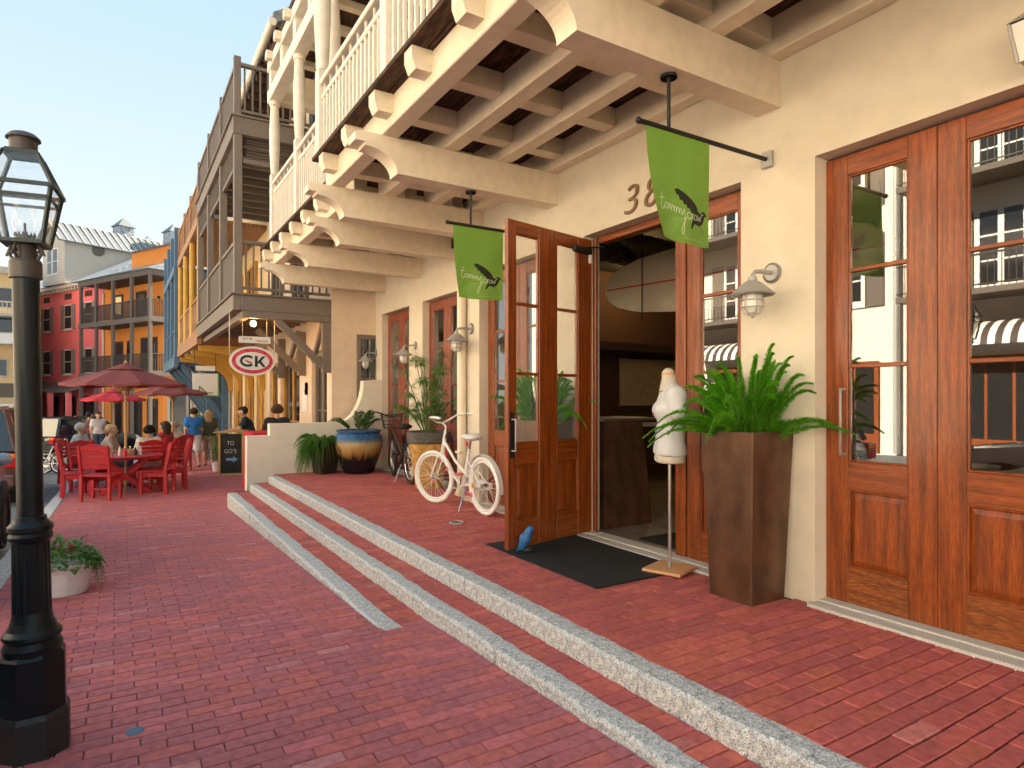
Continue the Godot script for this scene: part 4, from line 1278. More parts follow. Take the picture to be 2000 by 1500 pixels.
# ---------------------------------------------------------------- bicycles
func bicycle(at: Vector3, turn: float, lean: float, steer: float, kit: Dictionary, label: String, group := "", fine := true) -> Node3D:
	# own axes: rear wheel on the ground at the origin, front wheel towards +x, upright y
	var t := thing("bicycle", label, "bicycle", at, turn, group)
	t.rotation.z = 0.0
	t.basis = Basis(Vector3.UP, turn) * Basis(Vector3.RIGHT, lean)
	var R := 0.325
	var wb := 1.10
	var fm: Material = kit.frame
	var head := Vector3(wb - 0.20, 0.80, 0); var headb := Vector3(wb - 0.135, 0.60, 0)
	var bbk := Vector3(0.46, 0.29, 0); var seat := Vector3(0.30, 0.72, 0)
	var wheel := func(parent: Node3D, called: String, c: Vector3, yaw: float) -> void:
		var w := sub(parent, called, c, yaw)
		var ring := func(rad: float, tr: float, seg: int) -> Sh:
			var p := []
			for k in 37: p.append(Vector3(cos(TAU * k / 36) * rad, sin(TAU * k / 36) * rad, 0))
			return sh().tube(p, tr, seg, false)
		part(w, "tyre", ring.call(R - 0.024, 0.024, 10), kit.tyre)
		part(w, "rim", ring.call(R - 0.058, 0.013, 6), kit.rim)
		part(w, "hub", sh().tube([Vector3(0, 0, -0.05), Vector3(0, 0, -0.03), Vector3(0, 0, 0.03), Vector3(0, 0, 0.05)], [0.012, 0.028, 0.028, 0.012], 10), M.chrome)
		var sp := sh()
		for k in (28 if fine else 12):
			var a := TAU * k / (28 if fine else 12)
			var o := 0.5 * (1 if k % 2 == 0 else -1)
			sp.tube([Vector3(cos(a + o) * 0.025, sin(a + o) * 0.025, 0.03 * (1 if k % 4 < 2 else -1)), Vector3(cos(a) * (R - 0.06), sin(a) * (R - 0.06), 0)], 0.0022 if fine else 0.004, 4, false)
		part(w, "spokes", sp, kit.get("spoke", M.chrome))
	wheel.call(t, "wheel", Vector3(0, R, 0), 0.0)
	# frame: cruiser with swept twin tubes
	var f := sh()
	f.tube([head, headb], 0.022, 10)
	f.tube([head + Vector3(0.01, -0.03, 0), Vector3(0.66, 0.56, 0), Vector3(0.40, 0.42, 0), Vector3(0.345, 0.39, 0)], 0.017, 10)
	f.tube([headb + Vector3(-0.005, 0.02, 0), Vector3(0.78, 0.44, 0), Vector3(0.60, 0.31, 0), bbk], 0.018, 10)
	f.tube([bbk, seat], 0.018, 10)
	for e in [-1.0, 1.0]:
		f.tube([bbk + Vector3(0, 0, 0.02 * e), Vector3(0, R, 0.055 * e)], 0.010, 8)
		f.tube([Vector3(0.335, 0.60, 0.015 * e), Vector3(0, R, 0.055 * e)], 0.009, 8)
	f.tube([bbk - Vector3(0, 0, 0.04), bbk + Vector3(0, 0, 0.04)], 0.025, 10)
	part(t, "frame", f, fm)
	part(t, "seat_post", sh().tube([seat - Vector3(-0.01, 0.04, 0), seat + Vector3(-0.045, 0.10, 0)], 0.013, 8), M.chrome)
	var sa := sh()
	sa.ball(seat + Vector3(-0.10, 0.135, 0.0), Vector3(0.12, 0.042, 0.11), 14, 8)
	sa.ball(seat + Vector3(0.04, 0.135, 0.0), Vector3(0.13, 0.032, 0.045), 12, 8)
	part(t, "saddle", sa, kit.saddle)
	# crank, chain guard and pedals
	var cr := sh()
	cr.tube([bbk + Vector3(0, 0, 0.045), bbk + Vector3(0, 0, 0.055)], 0.085, 20)
	cr.tube([bbk + Vector3(0, 0, 0.06), bbk + Vector3(0.08, -0.14, 0.065)], 0.009, 6)
	cr.tube([bbk + Vector3(0, 0, -0.05), bbk + Vector3(-0.08, 0.14, -0.065)], 0.009, 6)
	part(t, "crank", cr, M.chrome)
	part(t, "chain_guard", sh().prism([Vector2(-0.06, 0.29), Vector2(0.46, 0.20), Vector2(0.55, 0.25), Vector2(0.55, 0.34), Vector2(0.46, 0.385), Vector2(-0.06, 0.35)], Vector3(0, 0, 0.060), Vector3.RIGHT, Vector3.UP, Vector3(0, 0, 0.008)), fm)
	for q in [[Vector3(0.08, -0.14, 0.065), 1.0], [Vector3(-0.08, 0.14, -0.065), -1.0]]:
		var p: Vector3 = bbk + q[0]
		part(t, "pedal", sh().bx(p.x - 0.045, p.y - 0.012, p.z, p.x + 0.045, p.y + 0.012, p.z + 0.09 * q[1], 0.004), kit.get("pedal", M.rubber))
	part(t, "kickstand", sh().tube([bbk + Vector3(-0.08, -0.02, -0.03), bbk + Vector3(-0.16, -0.275, -0.17)], 0.008, 6), M.chrome)
	# mudguards
	for q in [[Vector3(0, R, 0), 0.35, 3.3]]:
		var p := []
		for k in 15:
			var a: float = lerpf(q[1], q[2], k / 14.0)
			p.append((q[0] as Vector3) + Vector3(cos(a), sin(a), 0) * (R + 0.022))
		var ms := sh()
		for k in 14:
			var nrm: Vector3 = (p[k] - q[0]).normalized()
			ms.beam(p[k], p[k + 1], 0.055, 0.004, nrm)
		part(t, "mudguard", ms, fm)
	# steered front: fork, wheel, bars
	var fk := sub(t, "front_fork", head, steer)
	var fs := sh()
	var ax := Vector3(wb, R, 0) - head
	fs.tube([Vector3(-0.02, 0.10, 0), headb - head], 0.014, 8)
	for e in [-1.0, 1.0]: fs.tube([headb - head + Vector3(0, 0.0, 0.0), headb - head + Vector3(0.02, -0.03, 0.05 * e), ax + Vector3(-0.03, 0.08, 0.055 * e), ax + Vector3(0, 0, 0.055 * e)], 0.011, 8)
	part(fk, "fork", fs, fm)
	wheel.call(fk, "wheel", ax, 0.0)
	var hb := sh()
	hb.tube([Vector3(-0.02, 0.06, 0), Vector3(-0.03, 0.15, 0), Vector3(0.02, 0.19, 0)], 0.012, 8)
	for e in [-1.0, 1.0]: hb.tube([Vector3(0.02, 0.19, 0), Vector3(0.03, 0.21, 0.10 * e), Vector3(0.0, 0.27, 0.24 * e), Vector3(-0.10, 0.285, 0.32 * e), Vector3(-0.24, 0.275, 0.34 * e)], 0.011, 8)
	part(fk, "handlebar", hb, kit.get("bar", fm))
	for e in [-1.0, 1.0]: part(fk, "grip", sh().tube([Vector3(-0.15, 0.282, 0.328 * e), Vector3(-0.27, 0.272, 0.344 * e)], 0.017, 10), kit.grip)
	if kit.get("basket", false):
		var bs := sh()
		for y in [0.0, 0.06, 0.12, 0.18, 0.22]:
			var q: float = 0.09 + 0.03 * y / 0.22
			bs.tube([Vector3(0.08 - q + 0.09, y, -q * 1.4), Vector3(0.17 + q, y, -q * 1.4), Vector3(0.17 + q, y, q * 1.4), Vector3(0.08 - q + 0.09, y, q * 1.4), Vector3(0.08 - q + 0.09, y, -q * 1.4)], 0.004, 5)
		for k in 9:
			for e in [-1.0, 1.0]:
				var u := k / 8.0
				bs.tube([Vector3(lerpf(0.08, 0.26, u), 0, 0.126 * e), Vector3(lerpf(0.05, 0.29, u), 0.22, 0.168 * e)], 0.003, 4)
			bs.tube([Vector3(0.26, 0, lerpf(-0.126, 0.126, u_of(k))), Vector3(0.29, 0.22, lerpf(-0.168, 0.168, u_of(k)))], 0.003, 4)
			bs.tube([Vector3(0.08, 0, lerpf(-0.126, 0.126, u_of(k))), Vector3(0.26, 0, lerpf(-0.126, 0.126, u_of(k)))], 0.003, 4)
		part(fk, "basket", bs, M.dark_metal)
	return t

func u_of(k: int) -> float:
	return k / 8.0

func make_bikes() -> void:
	var kit := {"frame": M.bike_white, "tyre": M.bike_white, "rim": M.bike_white, "saddle": M.white_plastic, "grip": M.bike_white, "spoke": M.bike_white, "pedal": M.petal_pink}
	var b := bicycle(Vector3(3.43, 0.0, -6.10), PI / 2 + 0.03, -0.05, 0.35, kit, "all-white cruiser bicycle with white tyres trimmed with flowers near the orange doors")
	# silk flowers tied to it
	for q in [[Vector3(1.13, 0.50, 0.06), "petal_red"], [Vector3(0.92, 0.62, 0.05), "petal_red"], [Vector3(0.75, 0.45, -0.04), "petal_pink"], [Vector3(0.10, 0.33, -0.07), "petal_orange"], [Vector3(0.14, 0.22, -0.07), "petal_pink"], [Vector3(0.22, 0.78, -0.05), "petal_red"], [Vector3(1.12, 0.27, -0.06), "petal_pink"]]:
		var s := sh()
		for k in 7:
			var a := TAU * k / 7
			leaf_blade(s, q[0], q[0] + Vector3(cos(a), sin(a), -0.5).normalized() * 0.045, 0.03, Vector3(0, 0, -1), 0.012)
			leaf_blade(s, q[0], q[0] + Vector3(cos(a + 0.4), sin(a + 0.4), -1.2).normalized() * 0.03, 0.024, Vector3(0, 0, -1), 0.01)
		part(b, "flower", s, M[q[1]])
	var kb := {"frame": M.black_paint, "tyre": M.rubber, "rim": M.chrome, "saddle": M.rubber, "grip": M.rubber, "basket": true}
	bicycle(Vector3(3.70, 0.0, -8.85), PI / 2 - 0.12, -0.04, -0.12, kb, "black cruiser bicycle with a wire basket by the reddish doors")
	# parked far bicycles by the road
	for k in 4:
		bicycle(Vector3(-1.45 - 0.42 * k, walk_y(-22.6) - 0.125, -22.6 - 0.25 * k), 2.6 + 0.1 * k, 0.12, 0.3, {"frame": [M.bike_white, M.zinc, M.black_paint, M.zinc][k], "tyre": M.rubber, "rim": M.chrome, "saddle": M.rubber, "grip": M.rubber}, ["white framed bicycle parked in the row by the road bollards", "grey framed bicycle parked next to the white one by the road bollards", "black framed bicycle parked in the row by the road bollards", "grey framed bicycle parked beyond the black one by the road bollards"][k], "bicycles parked beside the road", false)

func make_entrance() -> void:
	var m := part(self, "doormat", box(2.745, 0.002, -4.89, 3.64, 0.012, -3.36, 0.004), M.mat_rubber)
	tag(m, "large black rubber doormat on the brick terrace before the doorway", "doormat")
	# blue bird doorstop
	var bd := thing("bird_doorstop", "small bright blue bird figure holding the open door", "figurine", Vector3(2.87, 0.0125, -4.43), 0.6)
	var bs := sh()
	part(bd, "body", nets([[Vector3(0, 0.05, -0.03), Vector3(0, 0.115, 0.0), 0.034, 0.045], [Vector3(0, 0.115, 0.0), Vector3(0.0, 0.175, 0.03), 0.042, 0.030], [Vector3(0, 0.175, 0.03), Vector3(0, 0.20, 0.042), 0.028, 0.025], [Vector3(0, 0.205, 0.05), Vector3(0, 0.205, 0.082), 0.012, 0.003], [Vector3(0, 0.06, -0.03), Vector3(0, 0.012, -0.075), 0.022, 0.010]], 0.008, 0.02), M.bird_blue)
	part(bd, "wing", sh().ball(Vector3(0.038, 0.11, -0.01), Vector3(0.012, 0.055, 0.032), 10, 8), M.bird_blue)
	part(bd, "wing", sh().ball(Vector3(-0.038, 0.11, -0.01), Vector3(0.012, 0.055, 0.032), 10, 8), M.bird_blue)
	part(bd, "stone_base", sh().ball(Vector3(0.02, 0.022, 0.015), Vector3(0.05, 0.022, 0.045), 12, 6), M.stone_dark)
	# dress form
	var df := thing("dress_form", "headless dress form in a white t-shirt on a steel pole with a square wooden base", "mannequin", Vector3(3.50, 0.0, -3.42), 0.95)
	df.set_meta("group", "")
	df.remove_meta("group")
	var wb := part(df, "base", sh().bx(-0.16, 0.0125, -0.15, 0.16, 0.034, 0.15, 0.004), M.pale_wood)
	wb.rotation.y = -0.6
	part(df, "pole", sh().tube([Vector3(0, 0.034, 0), Vector3(0, 0.92, 0)], 0.013, 10), M.steel)
	# torso faces local -z
	var fwd := -1.0
	part(df, "torso", nets([[Vector3(-0.06, 0.84, 0.0), Vector3(0.06, 0.84, 0.0), 0.105, 0.105], [Vector3(-0.045, 1.02, 0), Vector3(0.045, 1.02, 0), 0.088, 0.088], [Vector3(0, 1.20, 0), Vector3(0, 1.34, 0.0), 0.09, 0.07], [Vector3(0, 1.36, 0.0), Vector3(0, 1.47, -0.01), 0.048, 0.05]], 0.016, 0.07, 0.815), M.form_linen)
	part(df, "neck_cap", sh().lathe([Vector2(0.05, 1.465), Vector2(0.05, 1.485), Vector2(0.0, 1.495)], 16, Vector3(0, 0, -0.01)), M.pale_wood)
	part(df, "t_shirt", nets([[Vector3(-0.065, 0.90, 0.0), Vector3(0.065, 0.90, 0.0), 0.112, 0.112], [Vector3(-0.05, 1.04, 0), Vector3(0.05, 1.04, 0), 0.098, 0.098], [Vector3(-0.05, 1.20, 0.0), Vector3(0.05, 1.20, 0.0), 0.10, 0.10], [Vector3(-0.065, 1.215, -0.04), Vector3(-0.058, 1.205, -0.068), 0.052, 0.046], [Vector3(0.065, 1.215, -0.04), Vector3(0.058, 1.205, -0.068), 0.052, 0.046], [Vector3(-0.14, 1.315, 0.02), Vector3(0.14, 1.315, 0.02), 0.062, 0.062], [Vector3(-0.15, 1.31, 0.02), Vector3(-0.195, 1.19, 0.03), 0.062, 0.056], [Vector3(0.15, 1.31, 0.02), Vector3(0.195, 1.19, 0.03), 0.062, 0.056], [Vector3(0, 1.30, 0.0), Vector3(0, 1.375, 0.0), 0.075, 0.058]], 0.013, 0.06, 0.87), M.shirt_white)
	var nk := []
	for k in 21: nk.append(Vector3(sin(TAU * k / 20) * 0.062, 1.385 - 0.045 * (0.5 + 0.5 * cos(TAU * k / 20)), -0.01 - cos(TAU * k / 20) * 0.075))
	part(df, "necklace", sh().tube(nk, 0.004, 5), M.number_brown)
	var ht := sh()
	for q in [Vector3(0.045, 1.165, -0.112), Vector3(0.058, 1.178, -0.108), Vector3(0.033, 1.178, -0.114)]: ht.ball(q, Vector3(0.012, 0.010, 0.008), 8, 6)
	part(df, "heart_print", ht, M.sign_red)

# ---------------------------------------------------------------- skin over bones: smooth union of tapered capsules, meshed as surface nets
func nets(bones: Array, cell: float, k: float, floor_y := -1e9) -> Sh:
	var lo := Vector3.ONE * 1e9; var hi := -lo
	for b in bones:
		var r: float = maxf(b[2], b[3]) + cell * 3.0 + k * 0.3
		for q in 2:
			lo = lo.min((b[q] as Vector3) - Vector3.ONE * r); hi = hi.max((b[q] as Vector3) + Vector3.ONE * r)
	var nx := int((hi.x - lo.x) / cell) + 2; var ny := int((hi.y - lo.y) / cell) + 2; var nz := int((hi.z - lo.z) / cell) + 2
	var f := PackedFloat32Array()
	f.resize(nx * ny * nz)
	f.fill(1.0)
	for b in bones:
		var a: Vector3 = b[0]; var c: Vector3 = b[1]
		var ra: float = b[2]; var rb: float = b[3]
		var m := maxf(ra, rb) + k + cell * 2.0
		var l := a.min(c) - Vector3.ONE * m - lo; var h := a.max(c) + Vector3.ONE * m - lo
		var ab := c - a
		var L2 := maxf(ab.length_squared(), 1e-9)
		for z in range(maxi(0, int(l.z / cell)), mini(nz, int(h.z / cell) + 2)):
			for y in range(maxi(0, int(l.y / cell)), mini(ny, int(h.y / cell) + 2)):
				var row := (z * ny + y) * nx
				for x in range(maxi(0, int(l.x / cell)), mini(nx, int(h.x / cell) + 2)):
					var p := lo + Vector3(x, y, z) * cell - a
					var t := clampf(p.dot(ab) / L2, 0.0, 1.0)
					var d := (p - ab * t).length() - (ra + (rb - ra) * t)
					var g := f[row + x]
					var e := maxf(k - absf(d - g), 0.0) / k
					f[row + x] = minf(d, g) - e * e * k * 0.25
	if floor_y > -1e8:
		for z in nz:
			for y in ny:
				var cut := floor_y - (lo.y + y * cell)
				for x in nx:
					var i0 := (z * ny + y) * nx + x
					f[i0] = maxf(f[i0], cut)
	var vid := PackedInt32Array()
	vid.resize(nx * ny * nz)
	vid.fill(-1)
	var V := PackedVector3Array()
	var NN := PackedVector3Array()
	for z in nz - 1:
		for y in ny - 1:
			for x in nx - 1:
				var i := (z * ny + y) * nx + x
				var c := [f[i], f[i + 1], f[i + nx], f[i + nx + 1], f[i + nx * ny], f[i + nx * ny + 1], f[i + nx * ny + nx], f[i + nx * ny + nx + 1]]
				var neg := 0
				for q in 8: if c[q] < 0.0: neg += 1
				if neg == 0 or neg == 8: continue
				var sum := Vector3.ZERO
				var n := 0
				for q in 8:
					for ax in 3:
						var q2 := q | (1 << ax)
						if q2 == q or (c[q] < 0.0) == (c[q2] < 0.0): continue
						var t: float = c[q] / (c[q] - c[q2])
						var p := Vector3(q & 1, (q >> 1) & 1, (q >> 2) & 1)
						p[ax] += t
						sum += p
						n += 1
				vid[i] = V.size()
				V.append(lo + (Vector3(x, y, z) + sum / n) * cell)
				NN.append(Vector3(c[1] + c[3] + c[5] + c[7] - c[0] - c[2] - c[4] - c[6], c[2] + c[3] + c[6] + c[7] - c[0] - c[1] - c[4] - c[5], c[4] + c[5] + c[6] + c[7] - c[0] - c[1] - c[2] - c[3]).normalized())
	var s := sh()
	for z in range(1, nz - 1):
		for y in range(1, ny - 1):
			for x in range(1, nx - 1):
				var i := (z * ny + y) * nx + x
				var st := [1, nx, nx * ny]
				for ax in 3:
					var j: int = i + st[ax]
					if (f[i] < 0.0) == (f[j] < 0.0): continue
					var u: int = st[(ax + 1) % 3]; var w: int = st[(ax + 2) % 3]
					var q := [vid[i - u - w], vid[i - w], vid[i], vid[i - u]]
					if q.min() < 0: continue
					if f[i] >= 0.0: q.reverse()
					s.squad([V[q[0]], V[q[1]], V[q[2]], V[q[3]]], [NN[q[0]], NN[q[1]], NN[q[2]], NN[q[3]]])
	return s

func hand(s: Sh, wrist: Vector3, dir: Vector3, side: Vector3) -> void:
	# palm and five tapered, slightly curled fingers
	var curl := dir.cross(side).normalized()
	var p := wrist + dir * 0.045
	s.beam(wrist + dir * 0.0, p + dir * 0.045, 0.075, 0.028, curl, 0.010)
	for k in 4:
		var o := p + dir * 0.042 + side * (0.028 - 0.0185 * k)
		var L: float = [0.068, 0.078, 0.073, 0.058][k]
		s.tube([o, o + dir * L * 0.5 + curl * 0.006, o + dir * L * 0.85 + curl * 0.024], [0.0092, 0.0088, 0.0068], 6)
	s.tube([wrist + dir * 0.03 + side * 0.035, wrist + dir * 0.055 + side * 0.06 + curl * 0.006, wrist + dir * 0.085 + side * 0.066 + curl * 0.014], [0.011, 0.010, 0.0075], 6)

# a person facing local +z; pose "stand", "walk", "sit" or "lean" (writing at a stand)
func person(at: Vector3, turn: float, pose: String, o: Dictionary, label: String, group := "") -> Node3D:
	var t := thing("person", label, "person", at, turn, group)
	var k: float = o.get("size", 1.0)
	var cell := 0.022
	var hip := Vector3(0, 0.93, 0); var chest := Vector3(0, 1.27, 0.0); var neck := Vector3(0, 1.47, 0.0); var head := Vector3(0, 1.615, 0.015)
	var sit := pose == "sit"
	if sit:
		hip = Vector3(0, 0.56, -0.02); chest = Vector3(0, 0.90, 0.04); neck = Vector3(0, 1.09, 0.07); head = Vector3(0, 1.235, 0.10)
	if pose == "lean":
		chest = Vector3(0, 1.25, 0.08); neck = Vector3(0, 1.44, 0.13); head = Vector3(0, 1.57, 0.19)
	var skin := mat("skin", o.get("skin", lin(0.52, 0.30, 0.20)), 0.6)
	var hands := sh()
	var B := []
	var shirt := []; var pants := []
	# trunk
	B += [[hip + Vector3(-0.07, 0, 0), hip + Vector3(0.07, 0, 0), 0.115, 0.115], [hip + Vector3(0, 0.05, 0), chest + Vector3(0, -0.05, 0), 0.115, 0.13], [chest + Vector3(-0.07, 0.02, 0), chest + Vector3(0.07, 0.02, 0), 0.115, 0.115], [neck + Vector3(-0.15, -0.06, 0), neck + Vector3(0.15, -0.06, 0), 0.062, 0.062], [neck + Vector3(0, -0.05, 0), head + Vector3(0, -0.06, -0.01), 0.056, 0.05]]
	var hf := (head - neck).normalized()
	# head: skull, jaw, nose, ears
	B += [[head + Vector3(0, 0.03, -0.02), head + Vector3(0, 0.015, 0.02), 0.088, 0.082], [head + Vector3(0, -0.03, 0.02), head + Vector3(0, -0.075, 0.045), 0.062, 0.038], [head + Vector3(0, 0.0, 0.095), head + Vector3(0, -0.025, 0.112), 0.012, 0.016], [head + Vector3(-0.088, -0.01, -0.005), head + Vector3(-0.09, 0.02, -0.01), 0.016, 0.02], [head + Vector3(0.088, -0.01, -0.005), head + Vector3(0.09, 0.02, -0.01), 0.016, 0.02]]
	shirt += [[hip + Vector3(-0.07, 0.06, 0), hip + Vector3(0.07, 0.06, 0), 0.135, 0.135], [hip + Vector3(0, 0.1, 0), chest + Vector3(0, -0.04, 0), 0.14, 0.15], [chest + Vector3(-0.08, 0.02, 0), chest + Vector3(0.08, 0.02, 0), 0.132, 0.132], [neck + Vector3(-0.155, -0.065, 0), neck + Vector3(0.155, -0.065, 0), 0.078, 0.078]]
	pants += [[hip + Vector3(-0.07, -0.02, 0), hip + Vector3(0.07, -0.02, 0), 0.135, 0.135]]
	for e in [-1.0, 1.0]:
		var hj := hip + Vector3(0.09 * e, -0.03, 0)
		var kn := Vector3(0.10 * e, 0.50, 0.02); var an := Vector3(0.10 * e, 0.085, -0.01)
		if pose == "walk":
			kn += Vector3(0, 0.01, 0.12 * e); an += Vector3(0, 0.03 if e < 0 else 0.0, 0.20 * e - 0.04)
		if sit:
			kn = Vector3(0.12 * e, 0.52, 0.42); an = Vector3(0.12 * e, 0.09, 0.38)
		B += [[hj, kn, 0.088, 0.060], [kn, an.lerp(kn, 0.62), 0.057, 0.060], [an.lerp(kn, 0.62), an, 0.060, 0.040], [an + Vector3(0, -0.035, -0.02), an + Vector3(0.01 * e, -0.05, 0.15), 0.042, 0.030]]
		var hem: float = o.get("hem", 0.55)
		pants.append([hj, hj.lerp(kn, minf(1.0, hem / 0.5)), 0.108, 0.100])
		if hem > 0.5: pants += [[kn, kn.lerp(an, (hem - 0.5) * 2.0), 0.088, 0.075]]
		# arms
		var sj := neck + Vector3(0.175 * e, -0.065, 0)
		var el := sj + Vector3(0.055 * e, -0.27, -0.02); var wr := el + Vector3(0.0, -0.24, 0.06)
		if sit: el = sj + Vector3(0.06 * e, -0.24, 0.10); wr = el + Vector3(-0.08 * e, 0.0, 0.24)
		if pose == "lean": el = sj + Vector3(0.05 * e, -0.22, 0.12); wr = el + Vector3(-0.07 * e, -0.04, 0.24)
		if pose == "walk": el += Vector3(0, 0, -0.08 * e); wr += Vector3(0, 0, -0.14 * e)
		B += [[sj, el, 0.052, 0.042], [el, wr, 0.041, 0.028]]
		shirt.append([sj, sj.lerp(el, o.get("sleeve", 0.62)), 0.072, 0.068])
		hand(hands, wr, (wr - el).normalized(), Vector3(-e, 0, 0) if not sit else Vector3(-e, 0.2, 0).normalized())
		part(t, "shoe", sh().ball(an + Vector3(0, -0.048, 0.05), Vector3(0.050, 0.036, 0.135), 12, 6), o.get("shoe", M.black_paint))
	var bs := nets(B, cell, 0.045)
	bs.v.append_array(hands.v); bs.n.append_array(hands.n); bs.c.append_array(hands.c); bs.uv.append_array(hands.uv)
	part(t, "body", bs, skin)
	part(t, "shirt", nets(shirt, cell, 0.05), o.shirt)
	part(t, "trousers" if o.get("hem", 0.55) > 0.7 else "shorts", nets(pants, cell, 0.05), o.pants)
	# face
	var eyes := sh()
	for e in [-1.0, 1.0]: eyes.ball(head + Vector3(0.032 * e, 0.012, 0.088), Vector3(0.011, 0.007, 0.008), 8, 6)
	part(t, "eyes", eyes, M.black_paint)
	part(t, "mouth", sh().ball(head + Vector3(0, -0.058, 0.088), Vector3(0.024, 0.005, 0.008), 8, 6), M.petal_pink)
	# hair
	var hm: Material = o.get("hair", M.black_paint)
	var hs := [[head + Vector3(0, 0.055, -0.035), head + Vector3(0, 0.055, 0.035), 0.092, 0.070], [head + Vector3(-0.05, 0.02, -0.05), head + Vector3(0.05, 0.02, -0.05), 0.075, 0.075]]
	if o.get("long", false): hs += [[head + Vector3(-0.05, 0.0, -0.06), head + Vector3(-0.06, -0.24, -0.075), 0.07, 0.045], [head + Vector3(0.05, 0.0, -0.06), head + Vector3(0.06, -0.24, -0.075), 0.07, 0.045], [head + Vector3(0, 0.0, -0.08), head + Vector3(0, -0.26, -0.09), 0.06, 0.04]]
	part(t, "hair", nets(hs, 0.02, 0.04), hm)
	if k != 1.0: t.scale = Vector3.ONE * k
	return t

func cloth(key: String, r: float, g: float, b: float) -> StandardMaterial3D:
	if M.has(key): return M[key]
	var m := mat(key, lin(r, g, b), 0.9, "soft", Vector3.ONE * 3.0, 0.05, "grain", false)
	return m

func make_people() -> void:
	var brown := cloth("hair_brown", 0.06, 0.032, 0.018); var blond := cloth("hair_blond", 0.48, 0.33, 0.17); var grey := cloth("hair_grey", 0.42, 0.40, 0.38); var black := cloth("hair_black", 0.012, 0.010, 0.010)
	person(Vector3(1.86, walk_y(-20.7), -20.7), PI + 0.1, "walk", {"shirt": cloth("tee_blue", 0.03, 0.19, 0.58), "pants": cloth("shorts_pale", 0.62, 0.63, 0.70), "hair": brown, "hem": 0.5}, "person walking away in a bright blue t-shirt and pale shorts")
	person(Vector3(2.29, walk_y(-20.9), -20.95), PI - 0.1, "walk", {"shirt": cloth("top_olive", 0.07, 0.09, 0.06), "pants": cloth("shorts_khaki", 0.34, 0.28, 0.22), "hair": blond, "long": true, "hem": 0.42, "size": 0.96}, "person with long blond hair walking away in an olive top and khaki shorts")
	person(Vector3(2.86, walk_y(-17.2), -17.3), -1.75, "lean", {"shirt": cloth("tee_navy", 0.025, 0.035, 0.06), "pants": cloth("pants_grey", 0.30, 0.28, 0.29), "hair": black, "hem": 0.5}, "person in a navy t-shirt bending over the chalkboard menu stand")
	person(Vector3(2.70, walk_y(-13.2) + 0.31, -13.25), PI, "sit", {"shirt": cloth("tee_black", 0.014, 0.014, 0.015), "pants": cloth("pants_dark", 0.05, 0.05, 0.06), "hair": brown, "sleeve": 0.9}, "person in a black shirt seated behind the low cream wall")
	# round the umbrella tables
	var on := func(x: float, z: float) -> Vector3: return Vector3(x, walk_y(z), z)
	person(on.call(-0.22, -16.1), 1.35, "sit", {"shirt": cloth("top_beige", 0.52, 0.44, 0.36), "pants": cloth("pants_dark", 0.05, 0.05, 0.06), "hair": blond, "size": 0.97}, "person in a beige top seated beyond the red umbrella table")
	person(on.call(0.55, -15.2), PI + 0.2, "sit", {"shirt": cloth("tee_white", 0.70, 0.69, 0.68), "pants": cloth("shorts_pale", 0.62, 0.63, 0.70), "hair": black, "size": 0.95}, "dark-haired person in a white shirt seated on a red chair with their back turned")
	person(on.call(-0.82, -17.7), 1.2, "sit", {"shirt": cloth("tee_ltgrey", 0.55, 0.60, 0.62), "pants": cloth("pants_dark", 0.05, 0.05, 0.06), "hair": grey}, "person in a pale grey shirt seated by the kerb")
	person(on.call(1.02, -17.5), -2.2, "sit", {"shirt": cloth("tee_red", 0.45, 0.03, 0.04), "pants": cloth("pants_dark", 0.05, 0.05, 0.06), "hair": brown, "long": true}, "person in a red top seated beyond the white-shirted diner")
	person(on.call(1.35, -19.7), -2.4, "sit", {"shirt": cloth("tee_white", 0.70, 0.69, 0.68), "pants": cloth("pants_grey", 0.30, 0.28, 0.29), "hair": grey}, "grey-haired person in a white shirt seated near the blue building")
	person(on.call(-0.63, -27.4), 0.4, "stand", {"shirt": cloth("tee_white", 0.70, 0.69, 0.68), "pants": cloth("pants_jean", 0.06, 0.10, 0.2), "hair": brown, "hem": 0.95}, "person in a white shirt and jeans standing past the umbrella")
	person(on.call(-0.94, -28.6), 1.9, "walk", {"shirt": cloth("top_plum", 0.20, 0.06, 0.09), "pants": cloth("pants_dark", 0.05, 0.05, 0.06), "hair": black, "hem": 0.95}, "person in a plum top walking beside the white-shirted pedestrian")
	person(on.call(-1.61, -32.7) + Vector3(0, -0.125, 0), -0.5, "stand", {"shirt": cloth("tee_white", 0.70, 0.69, 0.68), "pants": cloth("pants_jean", 0.06, 0.10, 0.2), "hair": brown, "hem": 0.95}, "person in a white top standing in the road before the red building")

